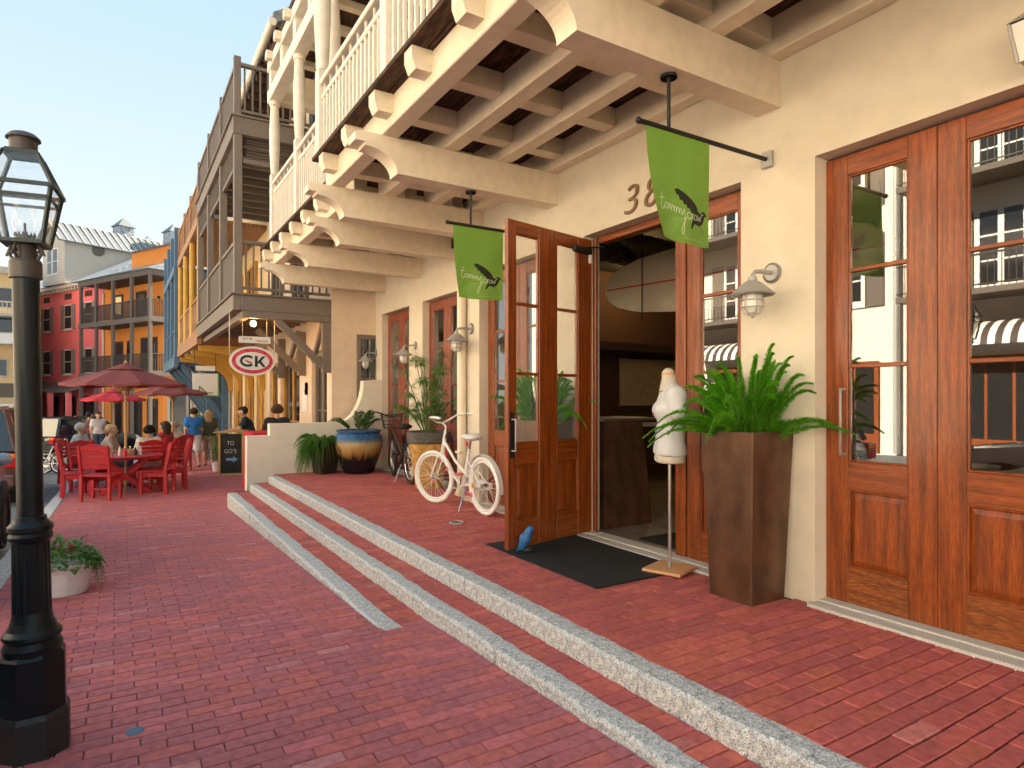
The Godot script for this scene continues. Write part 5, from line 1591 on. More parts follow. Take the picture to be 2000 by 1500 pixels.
# ---------------------------------------------------------------- outdoor dining
func dining_chair(at: Vector3, turn: float, label: String) -> void:
	# faces local +z; slatted back with an arched top
	var t := thing("dining_chair", label, "chair", at, turn, "red wooden chairs round the umbrella table")
	var m: Material = M.red_paint
	for e in [-1.0, 1.0]:
		part(t, "leg", sh().beam(Vector3(0.225 * e, 0.0, -0.215), Vector3(0.225 * e, 0.46, -0.20), 0.05, 0.065, Vector3.BACK, 0.006), m)
		part(t, "back_post", sh().beam(Vector3(0.225 * e, 0.46, -0.20), Vector3(0.225 * e, 0.98, -0.30), 0.045, 0.06, Vector3.BACK, 0.006), m)
		part(t, "leg", sh().beam(Vector3(0.225 * e, 0.0, 0.22), Vector3(0.225 * e, 0.425, 0.22), 0.05, 0.06, Vector3.BACK, 0.006), m)
		part(t, "side_rail", sh().bx(0.215 * e - 0.012, 0.34, -0.17, 0.215 * e + 0.012, 0.42, 0.19, 0.004), m)
	for k in 5:
		var z := -0.19 + 0.098 * k
		part(t, "seat_slat", sh().bx(-0.255, 0.428, z, 0.255, 0.452, z + 0.090, 0.005), m)
	part(t, "apron", sh().bx(-0.20, 0.34, 0.205, 0.20, 0.42, 0.228, 0.004), m)
	for k in 5:
		var y := 0.57 + 0.080 * k
		var z := -0.20 - 0.10 * (y - 0.46) / 0.52
		var s := sh()
		if k == 4:
			var P := [Vector2(-0.202, 0.0), Vector2(0.202, 0.0), Vector2(0.202, 0.075)]
			for j in 9: P.append(Vector2(0.202 - 0.404 * j / 8.0, 0.075 + 0.05 * sin(PI * j / 8.0)))
			s.prism(P, Vector3(0, y, z + 0.01), Vector3.RIGHT, Vector3(0, 0.982, -0.19), Vector3(0, 0.0, -0.022))
		else:
			s.beam(Vector3(-0.202, y + 0.034, z - 0.007), Vector3(0.202, y + 0.034, z - 0.007), 0.022, 0.070, Vector3(0, 0.982, -0.19), 0.004)
		part(t, "back_slat", s, m)
	part(t, "stretcher", sh().bx(-0.20, 0.17, -0.012, 0.20, 0.21, 0.012, 0.004), m)

func umbrella(at: Vector3, h: float, r: float, rise: float, m: Material, label: String, ribs := 8, tilt := 0.0) -> void:
	var t := thing("umbrella", label, "umbrella", at, 0.2, "umbrellas over the pavement tables")
	var top := Vector3(0, h, 0)
	var cn := sh()
	var NR := 5
	for k in ribs:
		for half in 2:
			for i in NR:
				var P := []
				for q in [[i, k * 2 + half], [i, k * 2 + half + 1], [i + 1, k * 2 + half + 1], [i + 1, k * 2 + half]]:
					var u: float = float(q[0]) / NR
					var a: float = TAU * q[1] / (ribs * 2)
					var mid: bool = q[1] % 2 == 1
					var rr: float = r * u * (cos(PI / ribs) if mid else 1.0)
					var y: float = h - rise * pow(u, 1.12) - (0.035 * u if mid else 0.0)
					P.append(Vector3(cos(a) * rr, y, -sin(a) * rr))
				cn.quad(P[3], P[2], P[1], P[0])
	for k in ribs * 2:   # short valance
		var a0 := TAU * k / (ribs * 2); var a1 := TAU * (k + 1) / (ribs * 2)
		var e := func(a: float, kk: int, dy: float) -> Vector3:
			var mid := kk % 2 == 1
			var rr: float = r * (cos(PI / ribs) if mid else 1.0)
			return Vector3(cos(a) * rr, h - rise - (0.035 if mid else 0.0) - dy, -sin(a) * rr)
		cn.quad(e.call(a0, k, 0.05), e.call(a1, k + 1, 0.05), e.call(a1, k + 1, 0.0), e.call(a0, k, 0.0))
	part(t, "canopy", cn, m)
	part(t, "vent_flap", sh().lathe([Vector2(r * 0.30, h - rise * 0.22), Vector2(r * 0.20, h - rise * 0.08), Vector2(0.03, h + 0.05)], ribs * 2, Vector3.ZERO, false), m)
	part(t, "finial", sh().lathe([Vector2(0.03, h + 0.04), Vector2(0.035, h + 0.07), Vector2(0.0, h + 0.12)], 10), M.pole_wood)
	part(t, "pole", sh().tube([Vector3(0, 0.0, 0), Vector3(0, h, 0)], 0.024, 12), M.pole_wood)
	part(t, "hub", sh().lathe([Vector2(0.03, h - rise - 0.22), Vector2(0.06, h - rise - 0.20), Vector2(0.06, h - rise - 0.10), Vector2(0.03, h - rise - 0.08)], 12), M.pole_wood)
	for k in ribs:
		var a := TAU * k / ribs
		var d := Vector3(cos(a), 0, -sin(a))
		var rb := part(t, "rib", sh().beam(top - Vector3(0, 0.03, 0) + d * 0.03, Vector3(0, h - rise - 0.018, 0) + d * (r - 0.02), 0.016, 0.016), M.pole_wood)
		part(rb, "strut", sh().beam(Vector3(0, h - rise - 0.15, 0) + d * 0.05, Vector3(0, h - rise * 0.52, 0) + d * r * 0.46, 0.014, 0.014), M.pole_wood)

func red_table(c: Vector3, label: String) -> void:
	var tb := thing("picnic_table", label, "table", c, 0.0, "red tables on the pavement")
	var m: Material = M.red_paint
	for k in 9:
		var x := -0.63 + 0.14 * k
		var xm := maxf(absf(x), absf(x + 0.132))
		var hz := 0.63 if xm < 0.28 else 0.63 - (xm - 0.28) * 0.92
		part(tb, "plank", sh().bx(x, 0.715, -hz, x + 0.132, 0.742, hz, 0.005), m)
	part(tb, "batten", sh().bx(-0.55, 0.66, -0.32, 0.55, 0.714, -0.26, 0.005), m)
	part(tb, "batten", sh().bx(-0.55, 0.66, 0.26, 0.55, 0.714, 0.32, 0.005), m)
	for e in [-1.0, 1.0]:
		part(tb, "crossed_leg", sh().beam(Vector3(-0.42, 0.0, 0.29 * e - 0.03), Vector3(0.36, 0.659, 0.29 * e - 0.03), 0.05, 0.08, Vector3.UP, 0.005), m)
		part(tb, "crossed_leg", sh().beam(Vector3(0.42, 0.0, 0.29 * e + 0.025), Vector3(-0.36, 0.659, 0.29 * e + 0.025), 0.05, 0.08, Vector3.UP, 0.005), m)
	part(tb, "stretcher", sh().bx(-0.04, 0.28, -0.26, 0.04, 0.34, 0.26, 0.005), m)

func make_dining() -> void:
	var c := Vector3(0.115, walk_y(-14.4), -14.4)
	red_table(c, "octagonal red wooden table under the large maroon umbrella")
	red_table(Vector3(0.48, walk_y(-16.4), -16.4), "octagonal red wooden table between the white-shirted and beige-topped diners")
	var names := [["jar", "sign_white"], ["sauce_bottle", "petal_red"], ["jar", "pole_wood"], ["sauce_bottle", "stone_dark"], ["sauce_bottle", "sign_white"]]
	for k in 5:
		var p := c + Vector3(-0.10 + 0.085 * k, 0.7425, 0.16 + 0.05 * (k % 2))
		var o := thing(names[k][0], ["small white jar on the red umbrella table", "red sauce bottle on the red umbrella table", "small brown jar on the red umbrella table", "dark sauce bottle on the red umbrella table", "white squeeze bottle on the red umbrella table"][k], "bottle" if "bottle" in names[k][0] else "jar", p)
		part(o, "body", sh().lathe([Vector2(0.0, 0.0), Vector2(0.03, 0.0), Vector2(0.032, 0.09), Vector2(0.014, 0.12), Vector2(0.012, 0.15)], 12), M[names[k][1]])
		part(o, "lid", sh().lathe([Vector2(0.015, 0.15), Vector2(0.015, 0.17), Vector2(0.0, 0.172)], 12), M.sign_white)
	umbrella(c, 2.46, 1.08, 0.34, M.canvas_red, "large maroon canvas umbrella rising from the red octagonal table")
	umbrella(Vector3(-0.15, walk_y(-25.9), -25.9), 2.45, 1.0, 0.30, M.canvas_bright, "bright red umbrella farther down the pavement past the maroon one")
	umbrella(Vector3(1.20, walk_y(-18.6), -18.7), 2.36, 0.9, 0.26, M.canvas_red, "smaller maroon umbrella half hidden behind the large maroon one")
	for q in [[-0.67, -14.4, 1.57, "red slatted chair with its side to the kerb at the umbrella table"], [-0.27, -13.45, 2.76, "red arched-back chair turned away from the doorway at the umbrella table"], [0.64, -13.92, -1.95, "red slatted chair seen from the side on the steps side of the umbrella table"], [0.93, -14.55, -1.55, "second red chair on the steps side of the umbrella table"], [0.53, -15.12, PI + 0.2, "red chair under the dark-haired white-shirted diner"], [-0.50, -15.25, 0.6, "red chair on the far kerb side of the umbrella table"], [-0.24, -16.06, 1.35, "red chair under the beige-topped diner"], [-0.86, -17.66, 1.2, "red chair under the grey-haired diner by the kerb"], [1.05, -17.46, -2.2, "red chair under the red-topped diner"], [1.38, -19.66, -2.4, "red chair under the diner near the blue building"]]:
		dining_chair(Vector3(q[0], walk_y(q[1]), q[1]), q[2], q[3])
	var sl := thing("bar_stool", "dark round bar stool under the person in black behind the low wall", "stool", Vector3(2.70, walk_y(-13.2), -13.27))
	part(sl, "seat", sh().lathe([Vector2(0.0, 0.72), Vector2(0.17, 0.72), Vector2(0.18, 0.74), Vector2(0.17, 0.76), Vector2(0.0, 0.76)], 20), M.brown_dark)
	for k in 4: part(sl, "leg", sh().tube([Vector3(0.12 * cos(TAU * k / 4), 0.72, 0.12 * sin(TAU * k / 4)), Vector3(0.2 * cos(TAU * k / 4), 0.0, 0.2 * sin(TAU * k / 4))], 0.015, 8), M.brown_dark)
	# menu stand
	var st := thing("menu_stand", "oak menu stand with a chalkboard front lettered in chalk", "menu stand", Vector3(2.42, walk_y(-17.2), -17.2), -0.35)
	part(st, "foot", sh().bx(-0.36, 0, -0.22, 0.36, 0.03, 0.22, 0.006), M.oak)
	part(st, "post", sh().bx(-0.30, 0.03, 0.10, -0.245, 1.05, 0.16, 0.005), M.oak)
	part(st, "post", sh().bx(0.245, 0.03, 0.10, 0.30, 1.05, 0.16, 0.005), M.oak)
	part(st, "chalkboard", sh().bx(-0.244, 0.06, 0.105, 0.244, 1.03, 0.13, 0.003), M.chalkboard)
	part(st, "desk_top", sh().beam(Vector3(-0.40, 1.07, 0.02), Vector3(0.40, 1.11, 0.02), 0.44, 0.035, Vector3.UP, 0.006), M.oak)
	for q in [["TO", 0.80, 0.0042], ["GO'S", 0.60, 0.0042]]:
		var o := text_part(st, "chalk_letters", q[0], q[2], 0.002, M.chalk)
		o.position = Vector3(-0.02, q[1], 0.1318)
	part(st, "chalk_arrow", sh().prism([Vector2(-0.12, 0.37), Vector2(0.04, 0.37), Vector2(0.04, 0.32), Vector2(0.15, 0.40), Vector2(0.04, 0.48), Vector2(0.04, 0.43), Vector2(-0.12, 0.43)], Vector3(0, 0, 0.1305), Vector3.RIGHT, Vector3.UP, Vector3(0, 0, 0.002)), M.chalk_blue)
	# red-draped table end beside the low wall
	var rt := thing("draped_table", "small table in a red cloth beside the stepped end of the low wall", "table", Vector3(2.42, walk_y(-12.9), -12.75))
	part(rt, "table_top", sh().bx(-0.35, 1.12, -0.45, 0.45, 1.15, 0.45, 0.005), M.oak)
	part(rt, "leg", sh().bx(-0.03, 0.0, -0.03, 0.03, 1.12, 0.03, 0.004), M.oak)
	var dr := sh()
	for e in [[-0.36, -0.46, 0.46, -0.46], [0.46, -0.46, 0.46, 0.46], [0.46, 0.46, -0.36, 0.46], [-0.36, 0.46, -0.36, -0.46]]:
		for k in 12:
			var a := Vector3(lerpf(e[0], e[2], k / 12.0), 0, lerpf(e[1], e[3], k / 12.0)); var b := Vector3(lerpf(e[0], e[2], (k + 1) / 12.0), 0, lerpf(e[1], e[3], (k + 1) / 12.0))
			var oa := a * (1.0 + 0.10 * (k % 2)); var ob := b * (1.0 + 0.10 * ((k + 1) % 2))
			dr.quad(ob + Vector3(0, 0.06, 0), oa + Vector3(0, 0.06, 0), a + Vector3(0, 1.152, 0), b + Vector3(0, 1.152, 0))
	dr.bx(-0.36, 1.1505, -0.46, 0.46, 1.156, 0.46)
	part(rt, "table_cloth", dr, M.canvas_bright)
	var pb := thing("potted_shrub", "green shrub in a pot beside the menu stand", "plant", Vector3(2.28, walk_y(-18.6), -18.7))
	part(pb, "pot", sh().lathe([Vector2(0.0, 0.0), Vector2(0.14, 0.0), Vector2(0.17, 0.24), Vector2(0.0, 0.24)], 18), M.white_plastic)
	rng.seed = 21
	var lf := sh()
	for k in 420:
		var p := Vector3(rng.randfn(0, 0.10), 0.24 + rng.randf() * 0.72, rng.randfn(0, 0.10))
		lf.col = Color(1, 1, 1) * rng.randf_range(0.6, 1.9)
		leaf_blade(lf, p, p + Vector3(rng.randf_range(-1, 1), rng.randf_range(-0.4, 0.8), rng.randf_range(-1, 1)).normalized() * 0.10, 0.05, Vector3.UP, 0.01)
	part(pb, "foliage", lf, M.leaf_mid)

func text_part(parent: Node3D, called: String, txt: String, px: float, depth: float, m: Material, font := "Droid Sans", sheet := 0.0) -> MeshInstance3D:
	var tm := TextMesh.new()
	var sf := SystemFont.new()
	sf.font_names = PackedStringArray([font])
	tm.font = sf
	tm.font_size = 32
	tm.pixel_size = px
	tm.depth = depth
	tm.text = txt
	var arr := tm.get_mesh_arrays()
	var am := ArrayMesh.new()
	if sheet != 0.0:
		var vv: PackedVector3Array = arr[Mesh.ARRAY_VERTEX]
		for i in vv.size(): vv[i].x += vv[i].y * sheet
		arr[Mesh.ARRAY_VERTEX] = vv
	am.add_surface_from_arrays(Mesh.PRIMITIVE_TRIANGLES, arr)
	return part(parent, called, am, m)

# ---------------------------------------------------------------- the row of balconied buildings beyond the shop
func end_railing(b: Node3D, z: float, x0: float, x1: float, y: float, m: Material, h := 0.85) -> void:
	var r := sub(b, "end_railing")
	pbx(r, "top_rail", m, x0, y + h, z - 0.04, x1, y + h + 0.06, z + 0.04)
	pbx(r, "rail", m, x0, y + 0.07, z - 0.025, x1, y + 0.12, z + 0.025)
	var n := int((x1 - x0) / 0.12)
	for k in n:
		var x := x0 + (x1 - x0) * (k + 0.5) / n
		pbx(r, "baluster", m, x - 0.014, y + 0.12, z - 0.014, x + 0.014, y + h, z + 0.014, 0.0)

func front_panels(b: Node3D, x: float, posts: Array, y: float, h: float, m: Material, mr: Material) -> void:
	var r := sub(b, "railing")
	for i in posts.size() - 1:
		var a: float = posts[i] + 0.07; var c: float = posts[i + 1] - 0.07
		pbx(r, "top_rail", mr, x - 0.04, y + h, a, x + 0.04, y + h + 0.06, c)
		pbx(r, "rail", mr, x - 0.025, y + 0.05, a, x + 0.025, y + 0.10, c)
		var n := int((c - a) / 0.11)
		for k in n:
			var z := a + (c - a) * (k + 0.5) / n
			pbx(r, "baluster", m, x - 0.012, y + 0.10, z - 0.022, x + 0.012, y + h, z + 0.022, 0.0)

func glazed_bay(b: Node3D, x: float, z0: float, z1: float, y0: float, y1: float, m: Material, cols := 2, rows := 1) -> void:
	# framed glazing in a wall that looks at -x
	var f := sub(b, "window")
	pbx(f, "frame", m, x, y0, z0, x + 0.12, y1, z0 + 0.09)
	pbx(f, "frame", m, x, y0, z1 - 0.09, x + 0.12, y1, z1)
	pbx(f, "frame", m, x, y1 - 0.10, z0 + 0.091, x + 0.12, y1, z1 - 0.091)
	pbx(f, "frame", m, x, y0, z0 + 0.091, x + 0.12, y0 + 0.18, z1 - 0.091)
	for k in cols:
		var za := lerpf(z0 + 0.091, z1 - 0.091, float(k) / cols); var zb := lerpf(z0 + 0.091, z1 - 0.091, float(k + 1) / cols)
		if k > 0: pbx(f, "mullion", m, x + 0.01, y0 + 0.181, za - 0.035, x + 0.10, y1 - 0.101, za + 0.035)
		for j in rows:
			var ya := lerpf(y0 + 0.181, y1 - 0.101, float(j) / rows); var yb := lerpf(y0 + 0.181, y1 - 0.101, float(j + 1) / rows)
			if j > 0: pbx(f, "muntin", m, x + 0.02, ya - 0.015, za + 0.036, x + 0.09, ya + 0.015, zb - 0.036)
			pbx(f, "pane", M.glass_dark, x + 0.05, ya + 0.016, za + 0.036, x + 0.06, yb - 0.016, zb - 0.036, 0.0)

func make_row() -> void:
	# ---- taupe building
	var b := thing("taupe_building", "building with taupe timber balconies on diagonal braces and yellow shop doors", "building")
	var m: Material = M.taupe
	var w := sh()
	wall_boxes(w, 3.30, 3.55, -17.5, -11.58, -1.0, 8.2, [[-17.2, -16.2, -1.0, 2.15], [-15.9, -14.0, -1.0, 2.15], [-13.0, -11.9, -0.2, 2.2]])
	w.bx(3.55, -1.0, -11.83, 9.0, 8.2, -11.58 - 0.0)
	w.bx(3.55, -1.0, -17.5, 9.0, 8.2, -17.3)
	part(b, "wall", w, M.pink_cream)
	part(b, "back_wall", box(9.0, -1.0, -17.5, 9.2, 8.2, -11.6), M.pink_cream)
	part(b, "roof", sh().prism([Vector2(2.25, 7.9), Vector2(6.3, 10.4), Vector2(9.4, 7.9), Vector2(9.4, 7.7), Vector2(6.3, 10.2), Vector2(2.25, 7.7)], Vector3(0, 0, -11.4), Vector3.RIGHT, Vector3.UP, Vector3(0, 0, -6.1)), M.roof_slate)
	part(b, "gutter", sh().tube([Vector3(2.22, 7.68, -11.3), Vector3(2.22, 7.68, -17.5)], 0.07, 10), M.rail_cream)
	for k in 14: pbx(b, "rafter", M.deck_under, 2.3, 7.52, -11.5 - 0.44 * k - 0.05, 3.3, 7.69, -11.5 - 0.44 * k + 0.04)
	# side window in the wall that faces the terrace
	var sw := sub(b, "window")
	pbx(sw, "frame", m, 3.76, 0.86, -11.579, 3.84, 2.47, -11.545)
	pbx(sw, "frame", m, 3.841, 2.39, -11.579, 4.12, 2.47, -11.545)
	pbx(sw, "pane", M.glass_dark, 3.841, 0.87, -11.579, 4.12, 2.389, -11.565, 0.0)
	for y in [1.25, 1.63, 2.01]: pbx(sw, "muntin", m, 3.842, y, -11.564, 4.11, y + 0.03, -11.555)
	# shop glazing
	glazed_bay(b, 3.36, -15.9, -14.0, -0.72, 2.15, M.yellow_wood_v, 2, 2)
	glazed_bay(b, 3.36, -17.2, -16.2, -0.75, 2.15, M.yellow_wood_v, 1, 2)
	glazed_bay(b, 3.36, -13.0, -11.9, -0.2, 2.2, m, 2, 2)
	for q in [[-13.75, 1.0, 0.45, 0.6, "sign_white"], [-13.5, 1.35, 0.2, 0.26, "sign_red"]]:
		tag(part(self, "poster", sh().bx(3.285, q[1], q[0], 3.298, q[1] + q[3], q[0] + q[2]), M[q[4]]), "white paper poster on the shop wall by the yellow doors" if q[4] == "sign_white" else "small red notice on the shop wall by the yellow doors", "poster")
	# decks
	var xf := 1.66
	var ps := [-17.45, -15.45, -13.45, -11.68]
	for d in [[2.78, 3.04], [5.77, 6.06]]:
		pbx(b, "deck_fascia", m, xf - 0.02, d[0], -17.5, xf + 0.10, d[1], -11.602)
		pbx(b, "deck_fascia", m, xf + 0.101, d[0], -11.72, 3.299, d[1], -11.60)
		pbx(b, "deck_cap", m, xf - 0.06, d[1] + 0.001, -17.5, 3.29, d[1] + 0.035, -11.56)
		var z := -17.3
		while z < -11.8:
			pbx(b, "joist", m, xf + 0.101, d[0] + 0.05, z, 3.29, d[1] - 0.01, z + 0.10)
			z += 0.55
		pbx(b, "deck", m, xf + 0.11, d[1] - 0.009, -17.49, 3.28, d[1], -11.73, 0.0)
	pbx(b, "under_beam", m, xf + 0.13, 2.66, -11.70, 3.28, 2.778, -11.60)
	pbx(b, "under_beam", m, xf + 0.13, 2.66, -17.45, xf + 0.25, 2.779, -11.71)
	for z in ps:
		pbx(b, "post", m, xf + 0.0, 3.076, z - 0.065, xf + 0.13, 5.769, z + 0.065)
		pbx(b, "post", m, xf + 0.0, 6.096, z - 0.055, xf + 0.11, 7.10, z + 0.055)
	front_panels(b, xf + 0.065, ps, 3.076, 0.86, m, m)
	front_panels(b, xf + 0.055, ps, 6.096, 0.84, m, m)
	end_railing(b, -11.67, xf + 0.13, 3.29, 3.076, m)
	end_railing(b, -11.67, xf + 0.11, 3.29, 6.096, m)
	# louvred frieze under the upper deck
	var lv := sub(b, "louvre")
	pbx(lv, "frame", m, xf + 0.14, 5.30, -11.72, 3.28, 5.38, -11.64)
	for k in 7: part(lv, "slat", sh().beam(Vector3(xf + 0.20, 5.42 + 0.05 * k, -11.68), Vector3(3.2, 5.42 + 0.05 * k, -11.68), 0.05, 0.012, Vector3(0, 1, 0.6)), m)
	var fr := sub(b, "frieze")
	for i in 3:
		var a: float = ps[i] + 0.07; var c: float = ps[i + 1] - 0.07
		pbx(fr, "rail", m, xf + 0.04, 5.25, a, xf + 0.09, 5.31, c)
		for k in 9: pbx(fr, "baluster", m, xf + 0.05, 5.31, lerpf(a, c, (k + 0.5) / 9) - 0.012, xf + 0.08, 5.768, lerpf(a, c, (k + 0.5) / 9) + 0.012, 0.0)
	# braced frames
	for z in [-11.66, -13.5, -15.4]:
		var s := sub(b, "brace")
		pbx(s, "wall_post", m, 3.14, 1.75, z - 0.06, 3.298, 2.655, z + 0.06)
		part(s, "diagonal", sh().beam(Vector3(2.35, 2.66, z), Vector3(3.16, 1.86, z), 0.10, 0.12, Vector3.UP, 0.006), m)
	var s2 := sub(b, "brace")
	part(s2, "diagonal", sh().beam(Vector3(3.2, 2.0, -12.5), Vector3(3.2, 2.66, -11.8), 0.08, 0.10, Vector3.UP, 0.006), m)
	part(s2, "diagonal", sh().beam(Vector3(3.2, 2.0, -14.6), Vector3(3.2, 2.66, -13.7), 0.08, 0.10, Vector3.UP, 0.006), m)
	# upper door openings
	for q in [[-16.6, -15.6], [-14.4, -13.2]]:
		glazed_bay(b, 3.22, q[0], q[1], 3.1, 5.2, m, 2, 3)
	glazed_bay(b, 3.22, -12.9, -12.1, 6.1, 7.5, M.blue_paint, 1, 2)
	# glowing bulb under the deck
	var lb := thing("porch_lamp", "small glowing bulb under the taupe balcony", "lamp", Vector3(2.02, 2.60, -11.95))
	part(lb, "bulb", sh().ball(Vector3.ZERO, Vector3.ONE * 0.05, 12, 8), M.lamp_glow)
	part(lb, "holder", sh().tube([Vector3(0, 0.05, 0), Vector3(0, 0.22, 0)], 0.025, 8), M.dark_metal)
	var l := OmniLight3D.new()
	l.name = "bulb_light"
	l.light_color = Color(1.0, 0.72, 0.36)
	l.light_energy = 0.06
	l.light_size = 0.05
	l.omni_range = 10.0
	l.omni_attenuation = 2.0
	l.shadow_enabled = true
	lb.add_child(l)
	# oval sign
	var sg := thing("oval_sign", "white oval sign with a red ring and black CK letters hung under the taupe balcony", "sign", Vector3(1.98, 1.93, -11.80), 0.0)
	var oval := func(rx: float, ry: float) -> Array:
		var P := []
		for k in 40: P.append(Vector2(cos(TAU * k / 40) * rx, sin(TAU * k / 40) * ry))
		return P
	part(sg, "board", sh().prism(oval.call(0.375, 0.255), Vector3(0, 0, -0.02), Vector3.RIGHT, Vector3.UP, Vector3(0, 0, 0.04)), M.sign_white)
	part(sg, "red_ring", sh().prism(oval.call(0.335, 0.218), Vector3(0, 0, 0.0203), Vector3.RIGHT, Vector3.UP, Vector3(0, 0, 0.004)), M.sign_red)
	part(sg, "centre", sh().prism(oval.call(0.275, 0.158), Vector3(0, 0, 0.0246), Vector3.RIGHT, Vector3.UP, Vector3(0, 0, 0.004)), M.sign_white)
	var ck := sh()
	var cp := []
	for k in 17:
		var a := lerpf(0.75, TAU - 0.75, k / 16.0)
		cp.append(Vector3(-0.085 + cos(a) * 0.105, 0.0 + sin(a) * 0.082, 0.034))
	for k in cp.size() - 1: ck.beam(cp[k], cp[k + 1], 0.008, 0.040, Vector3(0, 0, 1).cross(cp[k + 1] - cp[k]).normalized())
	part(sg, "letter", ck, M.sign_black)
	var kk := sh()
	kk.bx(0.035, -0.10, 0.0287, 0.078, 0.09, 0.038)
	kk.prism([Vector2(0.079, -0.01), Vector2(0.16, 0.088), Vector2(0.21, 0.088), Vector2(0.135, 0.002), Vector2(0.215, -0.10), Vector2(0.165, -0.10), Vector2(0.105, -0.025), Vector2(0.079, -0.05)], Vector3(0, 0, 0.0287), Vector3.RIGHT, Vector3.UP, Vector3(0, 0, 0.009))
	part(sg, "letter", kk, M.sign_black)
	part(sg, "red_swash", sh().prism([Vector2(-0.13, 0.02), Vector2(-0.10, -0.015), Vector2(-0.05, -0.038), Vector2(-0.005, -0.028), Vector2(-0.03, -0.012), Vector2(-0.08, 0.0), Vector2(-0.11, 0.018)], Vector3(0, 0, 0.0287), Vector3.RIGHT, Vector3.UP, Vector3(0, 0, 0.005)), M.sign_red)
	var rl := sh()
	for k in 44:
		if k % 7 == 6 or k in [0, 1, 21, 22, 43]: continue
		var a := TAU * k / 44
		rl.beam(Vector3(cos(a) * 0.292, sin(a) * 0.176, 0.0255), Vector3(cos(a) * 0.314, sin(a) * 0.198, 0.0255), 0.018, 0.003, Vector3(0, 0, 1))
	part(sg, "ring_print", rl, M.petal_pink)
	for e in [-1.0, 1.0]: part(sg, "chain", sh().tube([Vector3(0.36 * e, 0.08, 0), Vector3(0.37 * e, 0.30, 0.0), Vector3(0.37 * e, 0.85, 0)], 0.008, 6), M.zinc)
	var es := thing("small_sign", "narrow white EAT IN take OUT board above the oval sign", "sign", Vector3(2.02, 2.30, -11.80))
	part(es, "board", sh().bx(-0.26, -0.055, -0.01, 0.26, 0.055, 0.01, 0.003), M.sign_white)
	text_part(es, "letters", "EAT IN", 0.0017, 0.003, M.sign_black).position = Vector3(-0.12, 0.016, 0.0118)
	text_part(es, "letters", "TAKE OUT", 0.0015, 0.003, M.sign_black).position = Vector3(0.11, -0.020, 0.0118)
	part(es, "hanger", sh().tube([Vector3(-0.2, 0.05, 0), Vector3(-0.2, 0.48, 0)], 0.005, 5).tube([Vector3(0.2, 0.05, 0), Vector3(0.2, 0.48, 0)], 0.005, 5), M.zinc)
	# ---- ochre building
	var o := thing("ochre_building", "building with an ochre columned balcony on curved brackets and tan boarding", "building")
	var ow := sh()
	wall_boxes(ow, 3.30, 3.55, -23.6, -17.5, -1.1, 8.4, [[-23.2, -21.4, -1.1, 2.0], [-20.9, -19.4, -1.1, 2.0], [-19.0, -17.9, -1.1, 2.0]])
	ow.bx(3.56, -1.1, -23.6, 9.0, 8.4, -23.4)
	part(o, "wall", ow, M.far_cream)
	for q in [[-23.2, -21.4], [-20.9, -19.4], [-19.0, -17.9]]: glazed_bay(o, 3.36, q[0], q[1], -0.9, 2.0, M.yellow_wood_v, 2, 2)
	part(o, "roof", box(2.9, 8.4, -23.6, 9.2, 8.6, -17.5), M.roof_slate)
	pbx(o, "deck_fascia", M.tan_board, xf - 0.02, 2.62, -23.6, xf + 0.10, 2.94, -17.5)
	pbx(o, "deck", M.tan_board, xf + 0.101, 2.80, -23.6, 3.29, 2.93, -17.5)
	pbx(o, "deck_fascia", M.tan_board, xf - 0.02, 5.55, -23.6, xf + 0.10, 5.80, -17.5)
	pbx(o, "deck", M.tan_board, xf + 0.101, 5.68, -23.6, 3.29, 5.79, -17.5)
	var op := [-23.5, -21.55, -19.6, -17.62]
	for z in op:
		part(o, "column", sh().lathe([Vector2(0.075, 2.945), Vector2(0.075, 5.549)], 14, Vector3(xf + 0.07, 0, z)), M.ochre)
		pbx(o, "post", M.tan_board, xf + 0.0, 5.801, z - 0.05, xf + 0.10, 6.85, z + 0.05)
	front_panels(o, xf + 0.065, op, 2.945, 0.85, M.tan_board, M.tan_board)
	front_panels(o, xf + 0.055, op, 5.801, 0.85, M.tan_board, M.tan_board)
	for z in [-17.75, -19.6, -21.5, -23.4]:
		var P := [Vector2(3.29, 2.619), Vector2(xf + 0.05, 2.619), Vector2(xf + 0.05, 2.50)]
		for k in 11:
			var a := PI / 2 * k / 10.0
			P.append(Vector2(xf + 0.10 + 1.40 * sin(a), 2.46 - 0.75 * (1.0 - cos(a))))
		P.append(Vector2(3.18, 1.50)); P.append(Vector2(3.29, 1.50))
		part(o, "curved_bracket", sh().prism(P, Vector3(0, 0, z), Vector3.RIGHT, Vector3.UP, Vector3(0, 0, -0.12)), M.ochre)
	glazed_bay(o, 3.22, -22.6, -21.2, 2.95, 5.1, M.yellow_wood_v, 2, 2)
	glazed_bay(o, 3.22, -20.2, -18.8, 2.95, 5.1, M.yellow_wood_v, 2, 2)
	# green-edged sign
	var gs := thing("square_sign", "square white sign with a green edge and leafy mark under the ochre balcony", "sign", Vector3(1.92, 1.62, -18.35))
	part(gs, "board", sh().bx(-0.30, -0.27, -0.02, 0.30, 0.30, 0.02, 0.004), M.sign_white)
	part(gs, "edge", sh().bx(0.3005, -0.27, -0.022, 0.325, 0.30, 0.022).bx(-0.30, -0.295, -0.022, 0.325, -0.2705, 0.022), M.sign_green)
	var gm := sh()
	gm.beam(Vector3(-0.16, -0.20, 0.023), Vector3(-0.13, -0.02, 0.023), 0.004, 0.035, Vector3.RIGHT)
	gm.beam(Vector3(-0.13, -0.05, 0.023), Vector3(0.02, -0.20, 0.023), 0.004, 0.04, Vector3(1, 1, 0))
	gm.beam(Vector3(0.02, -0.20, 0.023), Vector3(0.18, -0.20, 0.023), 0.004, 0.025, Vector3.UP)
	part(gs, "leaf_mark", gm, M.sign_green)
